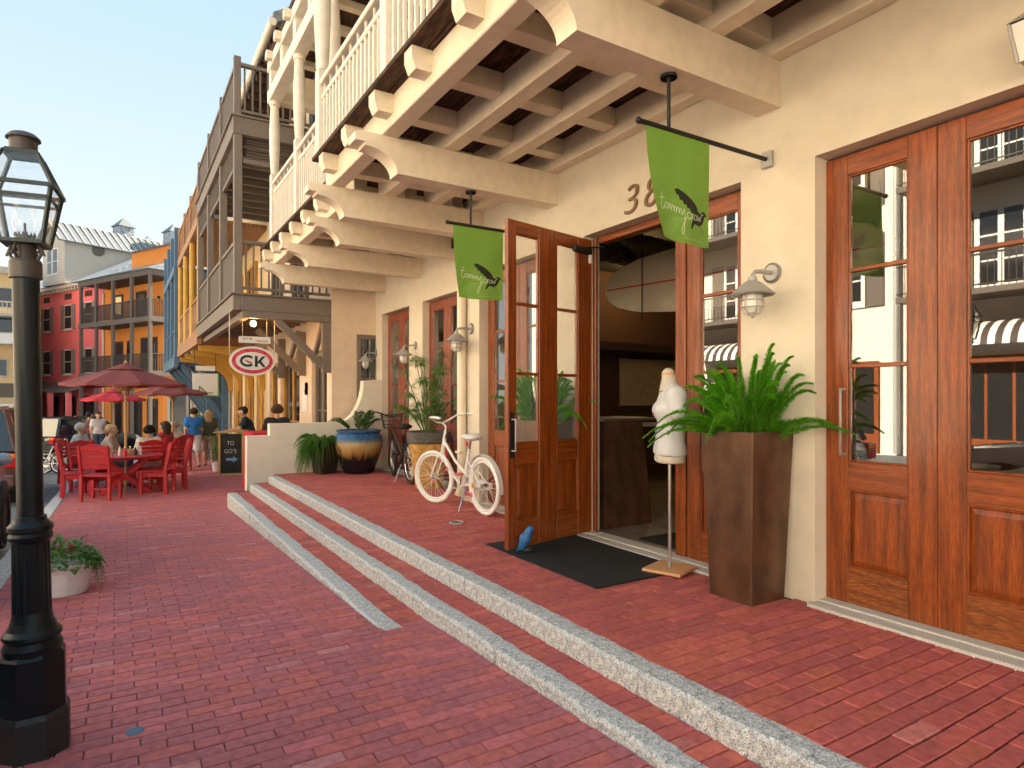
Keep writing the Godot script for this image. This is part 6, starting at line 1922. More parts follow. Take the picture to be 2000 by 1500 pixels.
	part(gs, "hanger", sh().tube([Vector3(-0.25, 0.30, 0), Vector3(-0.25, 0.98, 0)], 0.008, 5).tube([Vector3(0.25, 0.30, 0), Vector3(0.25, 0.98, 0)], 0.008, 5), M.dark_metal)
	part(gs, "top_plate", sh().bx(-0.22, 0.37, -0.012, 0.24, 0.50, 0.012, 0.003), M.sign_white)
	# ---- blue building
	var u := thing("blue_building", "slate blue timber porch with diagonal struts at the end of the row", "building")
	var uw := sh()
	wall_boxes(uw, 3.30, 3.55, -33.5, -23.6, -1.2, 8.0, [[-28.8, -27.0, -1.2, 1.9], [-26.4, -24.6, -1.2, 1.9]])
	uw.bx(3.56, -1.2, -33.5, 9.0, 8.0, -33.3)
	part(u, "wall", uw, M.bone_wall)
	for q in [[-28.8, -27.0], [-26.4, -24.6]]: glazed_bay(u, 3.36, q[0], q[1], -1.0, 1.9, M.yellow_wood_v, 2, 2)
	part(u, "roof", box(2.9, 8.0, -33.5, 9.2, 8.2, -23.6), M.roof_slate)
	var bm: Material = M.blue_paint
	pbx(u, "deck_fascia", bm, xf - 0.12, 2.30, -29.4, xf + 0.02, 2.62, -23.62)
	pbx(u, "deck", bm, xf + 0.021, 2.45, -29.4, 3.29, 2.6, -23.62)
	for z in [-29.3, -27.4, -25.5, -23.75]:
		pbx(u, "post", bm, xf - 0.10, 2.621, z - 0.09, xf + 0.05, 6.9, z + 0.09)
		pbx(u, "wall_post", bm, 3.0, -1.0, z - 0.09, 3.2, 2.44, z + 0.09)
		part(u, "strut", sh().beam(Vector3(xf + 0.1, 2.40, z), Vector3(3.08, 0.55, z), 0.12, 0.14, Vector3.UP, 0.006), bm)
		part(u, "strut", sh().beam(Vector3(xf + 0.55, 2.40, z), Vector3(3.08, 1.25, z), 0.08, 0.10, Vector3.UP, 0.006), bm)
	pbx(u, "lattice_screen", bm, 2.55, -0.95, -24.05, 3.2, 2.4, -23.98)
	front_panels(u, xf - 0.03, [-29.3, -27.4, -25.5, -23.75], 2.63, 0.9, bm, bm)
	pbx(u, "upper_fascia", bm, xf - 0.12, 5.4, -29.4, xf + 0.02, 5.65, -23.62)
	pbx(u, "upper_deck", bm, xf + 0.021, 5.5, -29.4, 3.29, 5.6, -23.62)

# ---------------------------------------------------------------- corner buildings across the end of the street
func far_window(b: Node3D, X: float, s: float, y0: float, y1: float, w: float, shut: bool) -> void:
	# in a wall that looks at local -x; s is the distance along local -z
	var f := sub(b, "window")
	pbx(f, "frame", M.white_paint, X - 0.03, y0, -s - w / 2, X - 0.001, y1, -s + w / 2, 0.0)
	var ym := (y0 + y1) / 2
	pbx(f, "pane", M.glass_dark, X - 0.045, y0 + 0.07, -s - w / 2 + 0.07, X - 0.031, ym - 0.03, -s + w / 2 - 0.07, 0.0)
	pbx(f, "pane", M.glass_dark, X - 0.045, ym + 0.03, -s - w / 2 + 0.07, X - 0.031, y1 - 0.07, -s + w / 2 - 0.07, 0.0)
	pbx(f, "sill", M.white_paint, X - 0.10, y0 - 0.09, -s - w / 2 - 0.06, X - 0.001, y0 - 0.001, -s + w / 2 + 0.06, 0.0)
	if shut:
		for e in [-1.0, 1.0]:
			var zc: float = -s + e * (w / 2 + 0.27)
			pbx(f, "shutter", M.shutter, X - 0.07, y0, zc - 0.24, X - 0.01, y1, zc + 0.24, 0.0)
			for k in 7: pbx(f, "shutter_slat", M.shutter, X - 0.085, lerpf(y0 + 0.08, y1 - 0.2, k / 6.0), zc - 0.18, X - 0.071, lerpf(y0 + 0.08, y1 - 0.2, k / 6.0) + 0.10, zc + 0.18, 0.0)

func make_corner() -> void:
	var gy := walk_y(-38.0) - 0.125
	var C := Vector3(1.55, 0.0, -42.5)
	var o := thing("orange_building", "orange corner building wrapped in dark brown two-storey balconies", "building", C, 0.4625)
	var X := 1.8
	part(o, "wall", box(X, gy, -9.0, 12.0, 8.8, -1.8), M.orange_wall)
	var bd: Material = M.brown_dark; var bg: Material = M.brown_grey
	for lv in [[2.55, 2.85], [5.74, 6.04], [8.45, 8.78]]:
		pbx(o, "deck_fascia", bg, -0.10, lv[0], -8.3, 0.10, lv[1], 0.10)
		pbx(o, "deck_fascia", bg, 0.101, lv[0], -0.10, 9.0, lv[1], 0.10)
		pbx(o, "deck", bd, 0.101, lv[0] + 0.08, -8.3, X - 0.001, lv[1] - 0.05, -0.101, 0.0)
		pbx(o, "deck", bd, X, lv[0] + 0.08, -1.799, 9.0, lv[1] - 0.05, -0.101, 0.0)
	var st := [-8.13, -6.16, -4.13, -1.98, 0.0]
	for z in st:
		for q in [[gy, 2.549], [2.851, 5.739], [6.041, 8.449]]: pbx(o, "post", bg, -0.085, q[0], z - 0.085, 0.085, q[1], z + 0.085)
	for x in [2.2, 4.4, 6.6]:
		for q in [[gy, 2.549], [2.851, 5.739], [6.041, 8.449]]: pbx(o, "post", bg, x - 0.085, q[0], -0.085, x + 0.085, q[1], 0.085)
	for y in [2.851, 6.041]:
		front_panels(o, 0.0, st, y, 0.98, bd, bd)
		var r := sub(o, "end_railing")
		for seg in [[0.09, 2.11], [2.29, 4.31], [4.49, 6.51]]:
			pbx(r, "top_rail", bd, seg[0], y + 0.98, -0.04, seg[1], y + 1.04, 0.04)
			for k in 15: pbx(r, "baluster", bd, lerpf(seg[0], seg[1], (k + 0.5) / 15) - 0.02, y, -0.015, lerpf(seg[0], seg[1], (k + 0.5) / 15) + 0.02, y + 0.98, 0.015, 0.0)
	# doors and windows
	for q in [[7.0, 6.05, 8.1, 1.0], [4.3, 6.05, 8.1, 1.2], [7.0, 2.86, 5.0, 1.0], [5.6, 2.86, 5.0, 0.8], [3.4, 2.86, 5.1, 1.9], [7.3, gy, 1.2, 1.4], [5.0, gy, 1.2, 1.6], [3.0, gy, 1.2, 1.2]]:
		var d := sub(o, "door")
		pbx(d, "frame", bd, X - 0.05, q[1], -q[0] - q[3] / 2, X - 0.001, q[2], -q[0] + q[3] / 2, 0.0)
		pbx(d, "pane", M.glass_dark, X - 0.065, q[1] + 0.25, -q[0] - q[3] / 2 + 0.14, X - 0.051, q[2] - 0.14, -q[0] + q[3] / 2 - 0.14, 0.0)
	for q in [[3.2, 6.05, 8.1], [5.6, 6.05, 8.1], [3.4, 2.86, 5.0]]:
		var d := sub(o, "door")
		pbx(d, "frame", bd, q[0] - 0.5, q[1], -1.799, q[0] + 0.5, q[2], -1.75, 0.0)
		pbx(d, "pane", M.glass_dark, q[0] - 0.36, q[1] + 0.25, -1.749, q[0] + 0.36, q[2] - 0.14, -1.735, 0.0)
	for k in 4:
		var sf := sub(o, "shop_window")
		pbx(sf, "frame", M.bone_wall, 2.0 + 1.7 * k, gy, -1.799, 3.6 + 1.7 * k, 2.2, -1.70, 0.0)
		pbx(sf, "pane", M.glass_dark, 2.15 + 1.7 * k, gy + 0.3, -1.699, 3.45 + 1.7 * k, 1.9, -1.685, 0.0)
	for q in [[5.65, 7.4], [2.2, 7.4], [5.8, 4.2]]:
		pbx(o, "wall_light", M.black_paint, X - 0.14, q[1], -q[0] - 0.06, X - 0.001, q[1] + 0.2, -q[0] + 0.06, 0.0)
	part(o, "downpipe", sh().tube([Vector3(X - 0.08, gy, -8.95), Vector3(X - 0.08, 8.4, -8.95)], 0.07, 8), M.pipe_paint)
	part(o, "roof", sh().prism([Vector2(-0.25, 8.79), Vector2(4.2, 10.6), Vector2(9.5, 10.6), Vector2(13, 8.79)], Vector3(0, 0, 0.2), Vector3.RIGHT, Vector3.UP, Vector3(0, 0, -9.2)), M.roof_slate)
	part(o, "dormer", box(2.6, 9.3, -7.0, 8.0, 10.95, -1.2), M.orange_wall)
	part(o, "dormer_roof", sh().prism([Vector2(2.2, 10.951), Vector2(5.3, 12.0), Vector2(8.4, 10.951)], Vector3(0, 0, -0.9), Vector3.RIGHT, Vector3.UP, Vector3(0, 0, -6.4)), M.roof_slate)
	# ---- red building, same line, farther on
	var rd := thing("red_building", "rose red stucco building with grey shutters and a bracketed cream cornice", "building", C, 0.4625)
	part(rd, "wall", box(X, gy, -24.0, 12.0, 9.3, -9.002), M.red_wall)
	for s in [11.05, 14.0, 17.3, 20.6]:
		far_window(rd, X, s, 6.2, 7.97, 1.05, true)
		far_window(rd, X, s, 2.97, 4.74, 1.05, true)
		var vt := sub(rd, "vent")
		for k in 5: pbx(vt, "vent_slot", bd, X - 0.04, 8.35, -s - 0.5 + 0.21 * k, X - 0.001, 8.75, -s - 0.5 + 0.21 * k + 0.12, 0.0)
	pbx(rd, "cornice", M.bone_wall, X - 0.45, 9.10, -24.0, X - 0.001, 9.32, -9.01)
	for k in 34: pbx(rd, "cornice_bracket", M.bone_wall, X - 0.36, 8.90, -23.8 + 0.44 * k, X - 0.002, 9.099, -23.8 + 0.44 * k + 0.17, 0.0)
	part(rd, "roof", sh().prism([Vector2(X - 0.5, 9.33), Vector2(6.9, 12.6), Vector2(12.3, 9.33)], Vector3(0, 0, -9.21), Vector3.RIGHT, Vector3.UP, Vector3(0, 0, -15.0)), M.roof_slate)
	# shop canopy along the ground floor
	part(rd, "canopy", sh().prism([Vector2(X - 2.0, 1.75), Vector2(X - 0.002, 2.45), Vector2(X - 0.002, 2.30), Vector2(X - 2.0, 1.62)], Vector3(0, 0, -9.4), Vector3.RIGHT, Vector3.UP, Vector3(0, 0, -14.5)), M.roof_metal)
	for s in [9.8, 12.4, 15.0, 17.6, 20.2, 22.8]: pbx(rd, "canopy_post", M.red_wall, X - 1.95, gy, -s - 0.14, X - 1.67, 1.62, -s + 0.14)
	for s in [11.1, 13.7, 16.3, 18.9]:
		var d := sub(rd, "shop_window")
		pbx(d, "frame", bd, X - 0.06, gy + 0.1, -s - 0.9, X - 0.001, 1.4, -s + 0.9, 0.0)
		pbx(d, "pane", M.glass_dark, X - 0.075, gy + 0.5, -s - 0.78, X - 0.061, 1.3, -s + 0.78, 0.0)
	var bo := thing("shop_board", "long cream name board over the red building's shop windows", "sign", C, 0.4625)
	part(bo, "board", sh().bx(X - 1.99, 1.05, -18.2, X - 1.955, 1.45, -15.6, 0.01), M.bone_wall)
	part(bo, "lettering", sh().bx(X - 1.995, 1.18, -17.6, X - 1.991, 1.30, -16.2), M.brown_grey)
	# ---- white dormer house above the red roof
	var w := thing("white_dormer_house", "pale grey gabled rooftop storey with a standing-seam metal roof above the red building", "building", C, 0.4625)
	part(w, "wall", sh().prism([Vector2(-16.5, 9.4), Vector2(-13.2, 9.4), Vector2(-13.2, 12.5), Vector2(-14.85, 13.9), Vector2(-16.5, 12.5)], Vector3(1.2, 0, 0), Vector3(0, 0, 1), Vector3.UP, Vector3(9.5, 0, 0)), M.bone_wall)
	for e in [-1.0, 1.0]:
		part(w, "roof", sh().beam(Vector3(5.9, 13.98, -14.85 + 0.0), Vector3(5.9, 12.32, -14.85 + 1.95 * e), 10.4, 0.10, Vector3.UP), M.roof_metal)
		for k in 20:
			var x := 0.8 + 0.53 * k
			part(w, "roof_seam", sh().beam(Vector3(x, 14.06, -14.85 + 0.05 * e), Vector3(x, 12.40, -14.85 + 1.95 * e), 0.05, 0.07), M.bone_wall)
	var gw := sub(w, "window")
	for q in [-15.35, -14.45]:
		pbx(gw, "frame", M.white_paint, 1.14, 10.1, q - 0.36, 1.199, 12.0, q + 0.36, 0.0)
		pbx(gw, "pane", M.glass_dark, 1.12, 10.2, q - 0.28, 1.139, 11.02, q + 0.28, 0.0)
		pbx(gw, "pane", M.glass_dark, 1.12, 11.08, q - 0.28, 1.139, 11.9, q + 0.28, 0.0)
	part(w, "round_vent", sh().tube([Vector3(3.4, 12.1, -13.199), Vector3(3.4, 12.1, -13.1)], 0.42, 18), M.brown_grey)
	for q in [[6.6, 14.5, -16.0], [8.8, 13.6, -16.4], [9.3, 14.3, -13.6]]:
		var cp := thing("rooftop_cupola", ["square grey cupola rising over the standing-seam roof", "low grey cupola tip behind the standing-seam roof", "square grey cupola rising over the orange building's roof"][0 if q[0] < 7.0 else (1 if q[2] < -16.0 else 2)], "cupola", C + Vector3(0, 0, 0).lerp(Vector3(q[0], 0, q[2]).rotated(Vector3.UP, 0.4625), 1.0), 0.4625)
		part(cp, "body", box(-0.55, 10.5, -0.55, 0.55, q[1] + 0.4, 0.55), M.roof_slate)
		part(cp, "cap", sh().lathe([Vector2(0.95, q[1] + 0.4), Vector2(0.0, q[1] + 1.2)], 4, Vector3.ZERO, false, PI / 4), M.roof_metal)
	# ---- pale yellow building beyond, left of the lamp post
	var y := thing("yellow_building", "pale yellow three-storey building beyond the lamp post across the road", "building", Vector3(-5.2, 0, -52.0), 0.12)
	part(y, "wall", box(-16, gy, -12, 0, 9.2, 0), M.far_cream)
	part(y, "roof", box(-16.5, 9.2, -12.5, 0.5, 9.6, 0.6), M.bone_wall)
	for q in [[-1.0, 7.0, 8.4], [-3.2, 7.0, 8.4], [-5.4, 7.0, 8.4], [-1.0, 5.4, 6.5], [-3.2, 5.4, 6.5], [-1.4, 2.6, 3.8], [-3.4, 2.6, 3.8]]:
		var f := sub(y, "window")
		pbx(f, "frame", M.bone_wall, q[0] - 0.55, q[1], 0.001, q[0] + 0.55, q[2], 0.05, 0.0)
		pbx(f, "pane", M.glass_dark, q[0] - 0.45, q[1] + 0.1, 0.051, q[0] + 0.45, q[2] - 0.1, 0.06, 0.0)
	pbx(y, "balcony", M.bone_wall, -7.0, 6.4, 0.001, -0.2, 6.55, 1.3)
	for k in 30: pbx(y, "baluster", M.bone_wall, -6.9 + 0.22 * k, 6.551, 1.2, -6.84 + 0.22 * k, 7.25, 1.26, 0.0)
	pbx(y, "balcony_rail", M.bone_wall, -7.0, 7.251, 1.18, -0.2, 7.33, 1.28)
	pbx(y, "awning", M.white_paint, -9.0, 4.65, 0.001, 0.4, 5.3, 1.6)
	pbx(y, "panel", M.brown_grey, -6.0, 1.3, 0.001, -0.4, 2.2, 0.06)
	pbx(y, "canopy", M.white_paint, -9.0, 0.6, 0.001, 0.8, 0.9, 2.2)

# ---------------------------------------------------------------- the sunlit side of the street, seen in the glass
func make_opposite() -> void:
	var gy := -0.5
	var b := thing("opposite_building", "sunlit cream building with iron balconies and shutters across the road", "building", Vector3(-13.5, 0, 0))
	# facade looks at +x
	part(b, "wall", box(-8, -1.2, -32, 0, 11.0, 12), M.white_stucco)
	part(b, "roof", box(-8.3, 11.0, -32.3, 0.7, 11.3, 12.3), M.roof_slate)
	var b2 := thing("opposite_house", "second sunlit cream building across the road behind the viewer", "building", Vector3(-13.5, 0, 0))
	part(b2, "wall", box(-8, -1.2, 14, 0, 10.0, 46), M.white_stucco)
	part(b2, "roof", box(-8.3, 10.0, 13.7, 0.6, 10.3, 46.3), M.roof_slate)
	for z in [17.0, 22.0, 27.0, 32.0, 37.0, 42.0]:
		for y in [[0.0, 2.3], [4.2, 6.2], [7.4, 9.2]]:
			var f := sub(b2, "window")
			pbx(f, "frame", M.white_paint, 0.001, y[0], z - 0.6, 0.06, y[1], z + 0.6, 0.0)
			pbx(f, "pane", M.glass_dark, 0.061, y[0] + 0.1, z - 0.5, 0.07, y[1] - 0.1, z + 0.5, 0.0)
	var ib: Material = M.dark_metal
	for z in [-26.0, -21.5, -17.0, -12.5, -8.0, -3.5, 1.0, 5.5]:
		for y in [[4.3, 6.7], [7.6, 9.7]]:
			var f := sub(b, "french_door")
			pbx(f, "frame", M.white_paint, 0.001, y[0], z - 0.65, 0.06, y[1], z + 0.65, 0.0)
			for e in [-0.3, 0.3]:
				for k in 3: pbx(f, "pane", M.glass_dark, 0.061, lerpf(y[0] + 0.2, y[1] - 0.05, k / 3.0) + 0.03, z + e - 0.22, 0.07, lerpf(y[0] + 0.2, y[1] - 0.05, (k + 1) / 3.0) - 0.03, z + e + 0.22, 0.0)
			for e in [-1.0, 1.0]: pbx(f, "shutter", M.brown_grey, 0.002, y[0], z + e * 0.98 - 0.28, 0.05, y[1], z + e * 0.98 + 0.28, 0.0)
		var sf := sub(b, "shop_front")
		pbx(sf, "frame", M.wood_h, 0.001, gy, z - 1.1, 0.08, 2.5, z + 1.1, 0.0)
		for k in 3: pbx(sf, "pane", M.glass_dark, 0.081, gy + 0.6, z - 1.0 + 0.68 * k, 0.09, 2.35, z - 0.4 + 0.68 * k, 0.0)
	for seg in [[-23.3, -15.2], [-10.2, -1.4], [1.6, 7.6]]:
		for y in [4.12, 7.42]:
			var bl := sub(b, "balcony")
			pbx(bl, "slab", M.brown_grey, 0.001, y, seg[0], 1.35, y + 0.16, seg[1], 0.0)
			pbx(bl, "rail", ib, 1.27, y + 1.05, seg[0], 1.33, y + 1.10, seg[1], 0.0)
			pbx(bl, "rail", ib, 1.28, y + 0.24, seg[0], 1.32, y + 0.28, seg[1], 0.0)
			var n := int((seg[1] - seg[0]) / 0.16)
			for k in n: pbx(bl, "bar", ib, 1.29, y + 0.16, lerpf(seg[0], seg[1], (k + 0.5) / n) - 0.01, 1.31, y + 1.05, lerpf(seg[0], seg[1], (k + 0.5) / n) + 0.01, 0.0)
	part(b, "downpipe", sh().tube([Vector3(0.12, gy, -12.0 + 1.2), Vector3(0.12, 10.2, -10.8)], 0.10, 10), M.zinc)
	# striped awnings
	for seg in [[-10.0, -6.2], [-19.0, -15.0]]:
		var aw := sub(b, "awning")
		var n := 22
		for k in n:
			var za := lerpf(seg[0], seg[1], float(k) / n); var zb := lerpf(seg[0], seg[1], float(k + 1) / n)
			var s := sh()
			for j in 5:
				var a0 := PI / 2 * j / 5.0; var a1 := PI / 2 * (j + 1) / 5.0
				var p := func(a: float, z: float) -> Vector3: return Vector3(0.01 + 1.1 * sin(a), 2.75 + 0.75 * cos(a), z)
				s.quad(p.call(a0, za), p.call(a1, za), p.call(a1, zb), p.call(a0, zb))
			part(aw, "stripe", s, M.white_paint if k % 2 == 0 else M.brown_dark)

# ---------------------------------------------------------------- lamp post
func make_lamp_post() -> void:
	var t := thing("lamp_post", "black cast-iron gas lamp post with a four-sided glass lantern by the kerb", "lamp post", Vector3(-0.305, walk_y(-3.38), -3.38))
	t.rotation = Vector3(0, 0, 0.015)
	part(t, "plinth", sh().lathe([Vector2(0.1348, 0.0), Vector2(0.1348, 0.165), Vector2(0.1256, 0.186), Vector2(0.0, 0.186)], 8, Vector3.ZERO, false, PI / 8), M.post_worn)
	part(t, "pedestal", sh().lathe([Vector2(0.1218, 0.18), Vector2(0.1218, 0.415), Vector2(0.1097, 0.43), Vector2(0.0, 0.43)], 8, Vector3.ZERO, false, PI / 8), M.post_black)
	part(t, "base_ring", sh().lathe([Vector2(0.1051, 0.42), Vector2(0.1079, 0.455), Vector2(0.1004, 0.472), Vector2(0.0967, 0.48), Vector2(0.1060, 0.495), Vector2(0.1042, 0.51), Vector2(0.0884, 0.528), Vector2(0.0763, 0.56), Vector2(0.0688, 0.60)], 32), M.post_black)
	# fluted shaft
	var f := sh()
	var seg := 72
	var ys := [0.58, 0.62, 0.75, 0.90]
	for i in 3:
		for k in seg:
			var P := []; var Nn := []
			for q in [[i, k], [i, k + 1], [i + 1, k + 1], [i + 1, k]]:
				var a: float = TAU * q[1] / seg
				var r: float = (0.071 - 0.004 * q[0] / 3.0) - 0.005 * (0.5 + 0.5 * cos(a * 18.0))
				P.append(Vector3(cos(a) * r, ys[q[0]], -sin(a) * r))
				var dr: float = 0.045 * sin(a * 18.0) / r
				Nn.append((Vector3(cos(a), 0, -sin(a)) - Vector3(-sin(a), 0, -cos(a)) * dr).normalized())
			f.squad(P, Nn)
	part(t, "fluted_shaft", f, M.post_black)
	part(t, "collar", sh().lathe([Vector2(0.0632, 0.89), Vector2(0.0763, 0.905), Vector2(0.0800, 0.92), Vector2(0.0744, 0.935), Vector2(0.0818, 0.945), Vector2(0.0818, 0.962), Vector2(0.0688, 0.975), Vector2(0.0595, 0.985), Vector2(0.0577, 1.0), Vector2(0.050, 1.005)], 32), M.post_black)
	part(t, "shaft", sh().lathe([Vector2(0.0474, 1.0), Vector2(0.0485, 2.02)], 32), M.post_black)
	part(t, "top_collar", sh().lathe([Vector2(0.048, 2.005), Vector2(0.0586, 2.01), Vector2(0.0586, 2.075), Vector2(0.0539, 2.088), Vector2(0.040, 2.09), Vector2(0.038, 2.15), Vector2(0.0, 2.15)], 32), M.lantern_cap)
	var sc := sh()
	for k in 4:
		var a := TAU * k / 4 + 0.5
		var d := Vector3(cos(a), 0, sin(a))
		var p := []
		for j in 12:
			var an := j * 0.55
			p.append(d * (0.062 + 0.016 * cos(an) * (1.0 - j * 0.05)) + Vector3(0, 2.105 + 0.0028 * j + 0.016 * sin(an) * (1.0 - j * 0.05), 0))
		sc.tube(p, 0.005, 6)
		sc.tube([d * 0.05 + Vector3(0, 2.09, 0), d * 0.07 + Vector3(0, 2.12, 0), d * 0.055 + Vector3(0, 2.155, 0)], 0.007, 6)
	part(t, "scroll", sc, M.lantern_cap)
	# lantern
	var ln := sub(t, "lantern", Vector3.ZERO, -0.10)
	var corner := func(r: float, y: float, k: int) -> Vector3:
		var a := PI / 4 + TAU * k / 4
		return Vector3(cos(a) * r * 1.4142, y, sin(a) * r * 1.4142)
	var fm: Material = M.lantern_frame
	var fr := sh()
	for k in 4:
		var k2 := (k + 1) % 4
		fr.beam(corner.call(0.072, 2.155, k), corner.call(0.112, 2.385, k), 0.014, 0.014)
		fr.beam(corner.call(0.118, 2.392, k), corner.call(0.058, 2.53, k), 0.013, 0.013)
		for q in [[0.072, 2.158, 0.014], [0.103, 2.342, 0.011], [0.120, 2.388, 0.015], [0.058, 2.53, 0.012]]:
			fr.beam(corner.call(q[0], q[1], k), corner.call(q[0], q[1], k2), q[2], q[2])
	part(ln, "frame", fr, fm)
	for k in 4:
		var k2 := (k + 1) % 4
		var g := sh()
		g.quad(corner.call(0.072, 2.165, k2), corner.call(0.072, 2.165, k), corner.call(0.111, 2.382, k), corner.call(0.111, 2.382, k2))
		part(ln, "pane", g, M.glass_tint)
		var g2 := sh()
		g2.quad(corner.call(0.116, 2.40, k2), corner.call(0.116, 2.40, k), corner.call(0.060, 2.528, k), corner.call(0.060, 2.528, k2))
		part(ln, "roof_pane", g2, M.glass_tint)
	part(ln, "floor_plate", sh().lathe([Vector2(0.0, 2.15), Vector2(0.104, 2.15), Vector2(0.104, 2.158), Vector2(0.0, 2.158)], 4, Vector3.ZERO, false, PI / 4), fm)
	part(ln, "top_plate", sh().lathe([Vector2(0.0, 2.529), Vector2(0.085, 2.529), Vector2(0.075, 2.545), Vector2(0.0, 2.545)], 4, Vector3.ZERO, false, PI / 4), M.lantern_cap)
	part(ln, "chimney", sh().lathe([Vector2(0.050, 2.545), Vector2(0.050, 2.605), Vector2(0.0, 2.605)], 28), M.lantern_cap)
	part(ln, "chimney_cap", sh().lathe([Vector2(0.0, 2.597), Vector2(0.062, 2.597), Vector2(0.061, 2.604), Vector2(0.045, 2.620), Vector2(0.02, 2.630), Vector2(0.0, 2.632)], 28), M.lantern_cap)
	var br := sh().lathe([Vector2(0.036, 2.159), Vector2(0.036, 2.19), Vector2(0.0, 2.192)], 20)
	for k in 16:
		var a := TAU * k / 16
		br.tube([Vector3(cos(a) * 0.035, 2.188, sin(a) * 0.035), Vector3(cos(a) * 0.037, 2.203, sin(a) * 0.037)], [0.005, 0.001], 4)
	br.tube([Vector3(0, 2.19, 0), Vector3(0, 2.245, 0)], 0.005, 6)
	part(ln, "burner", br, M.lantern_cap)
	part(ln, "glass_chimney", sh().lathe([Vector2(0.030, 2.192), Vector2(0.044, 2.225), Vector2(0.046, 2.25), Vector2(0.036, 2.295), Vector2(0.032, 2.315), Vector2(0.036, 2.325)], 24), M.glass)

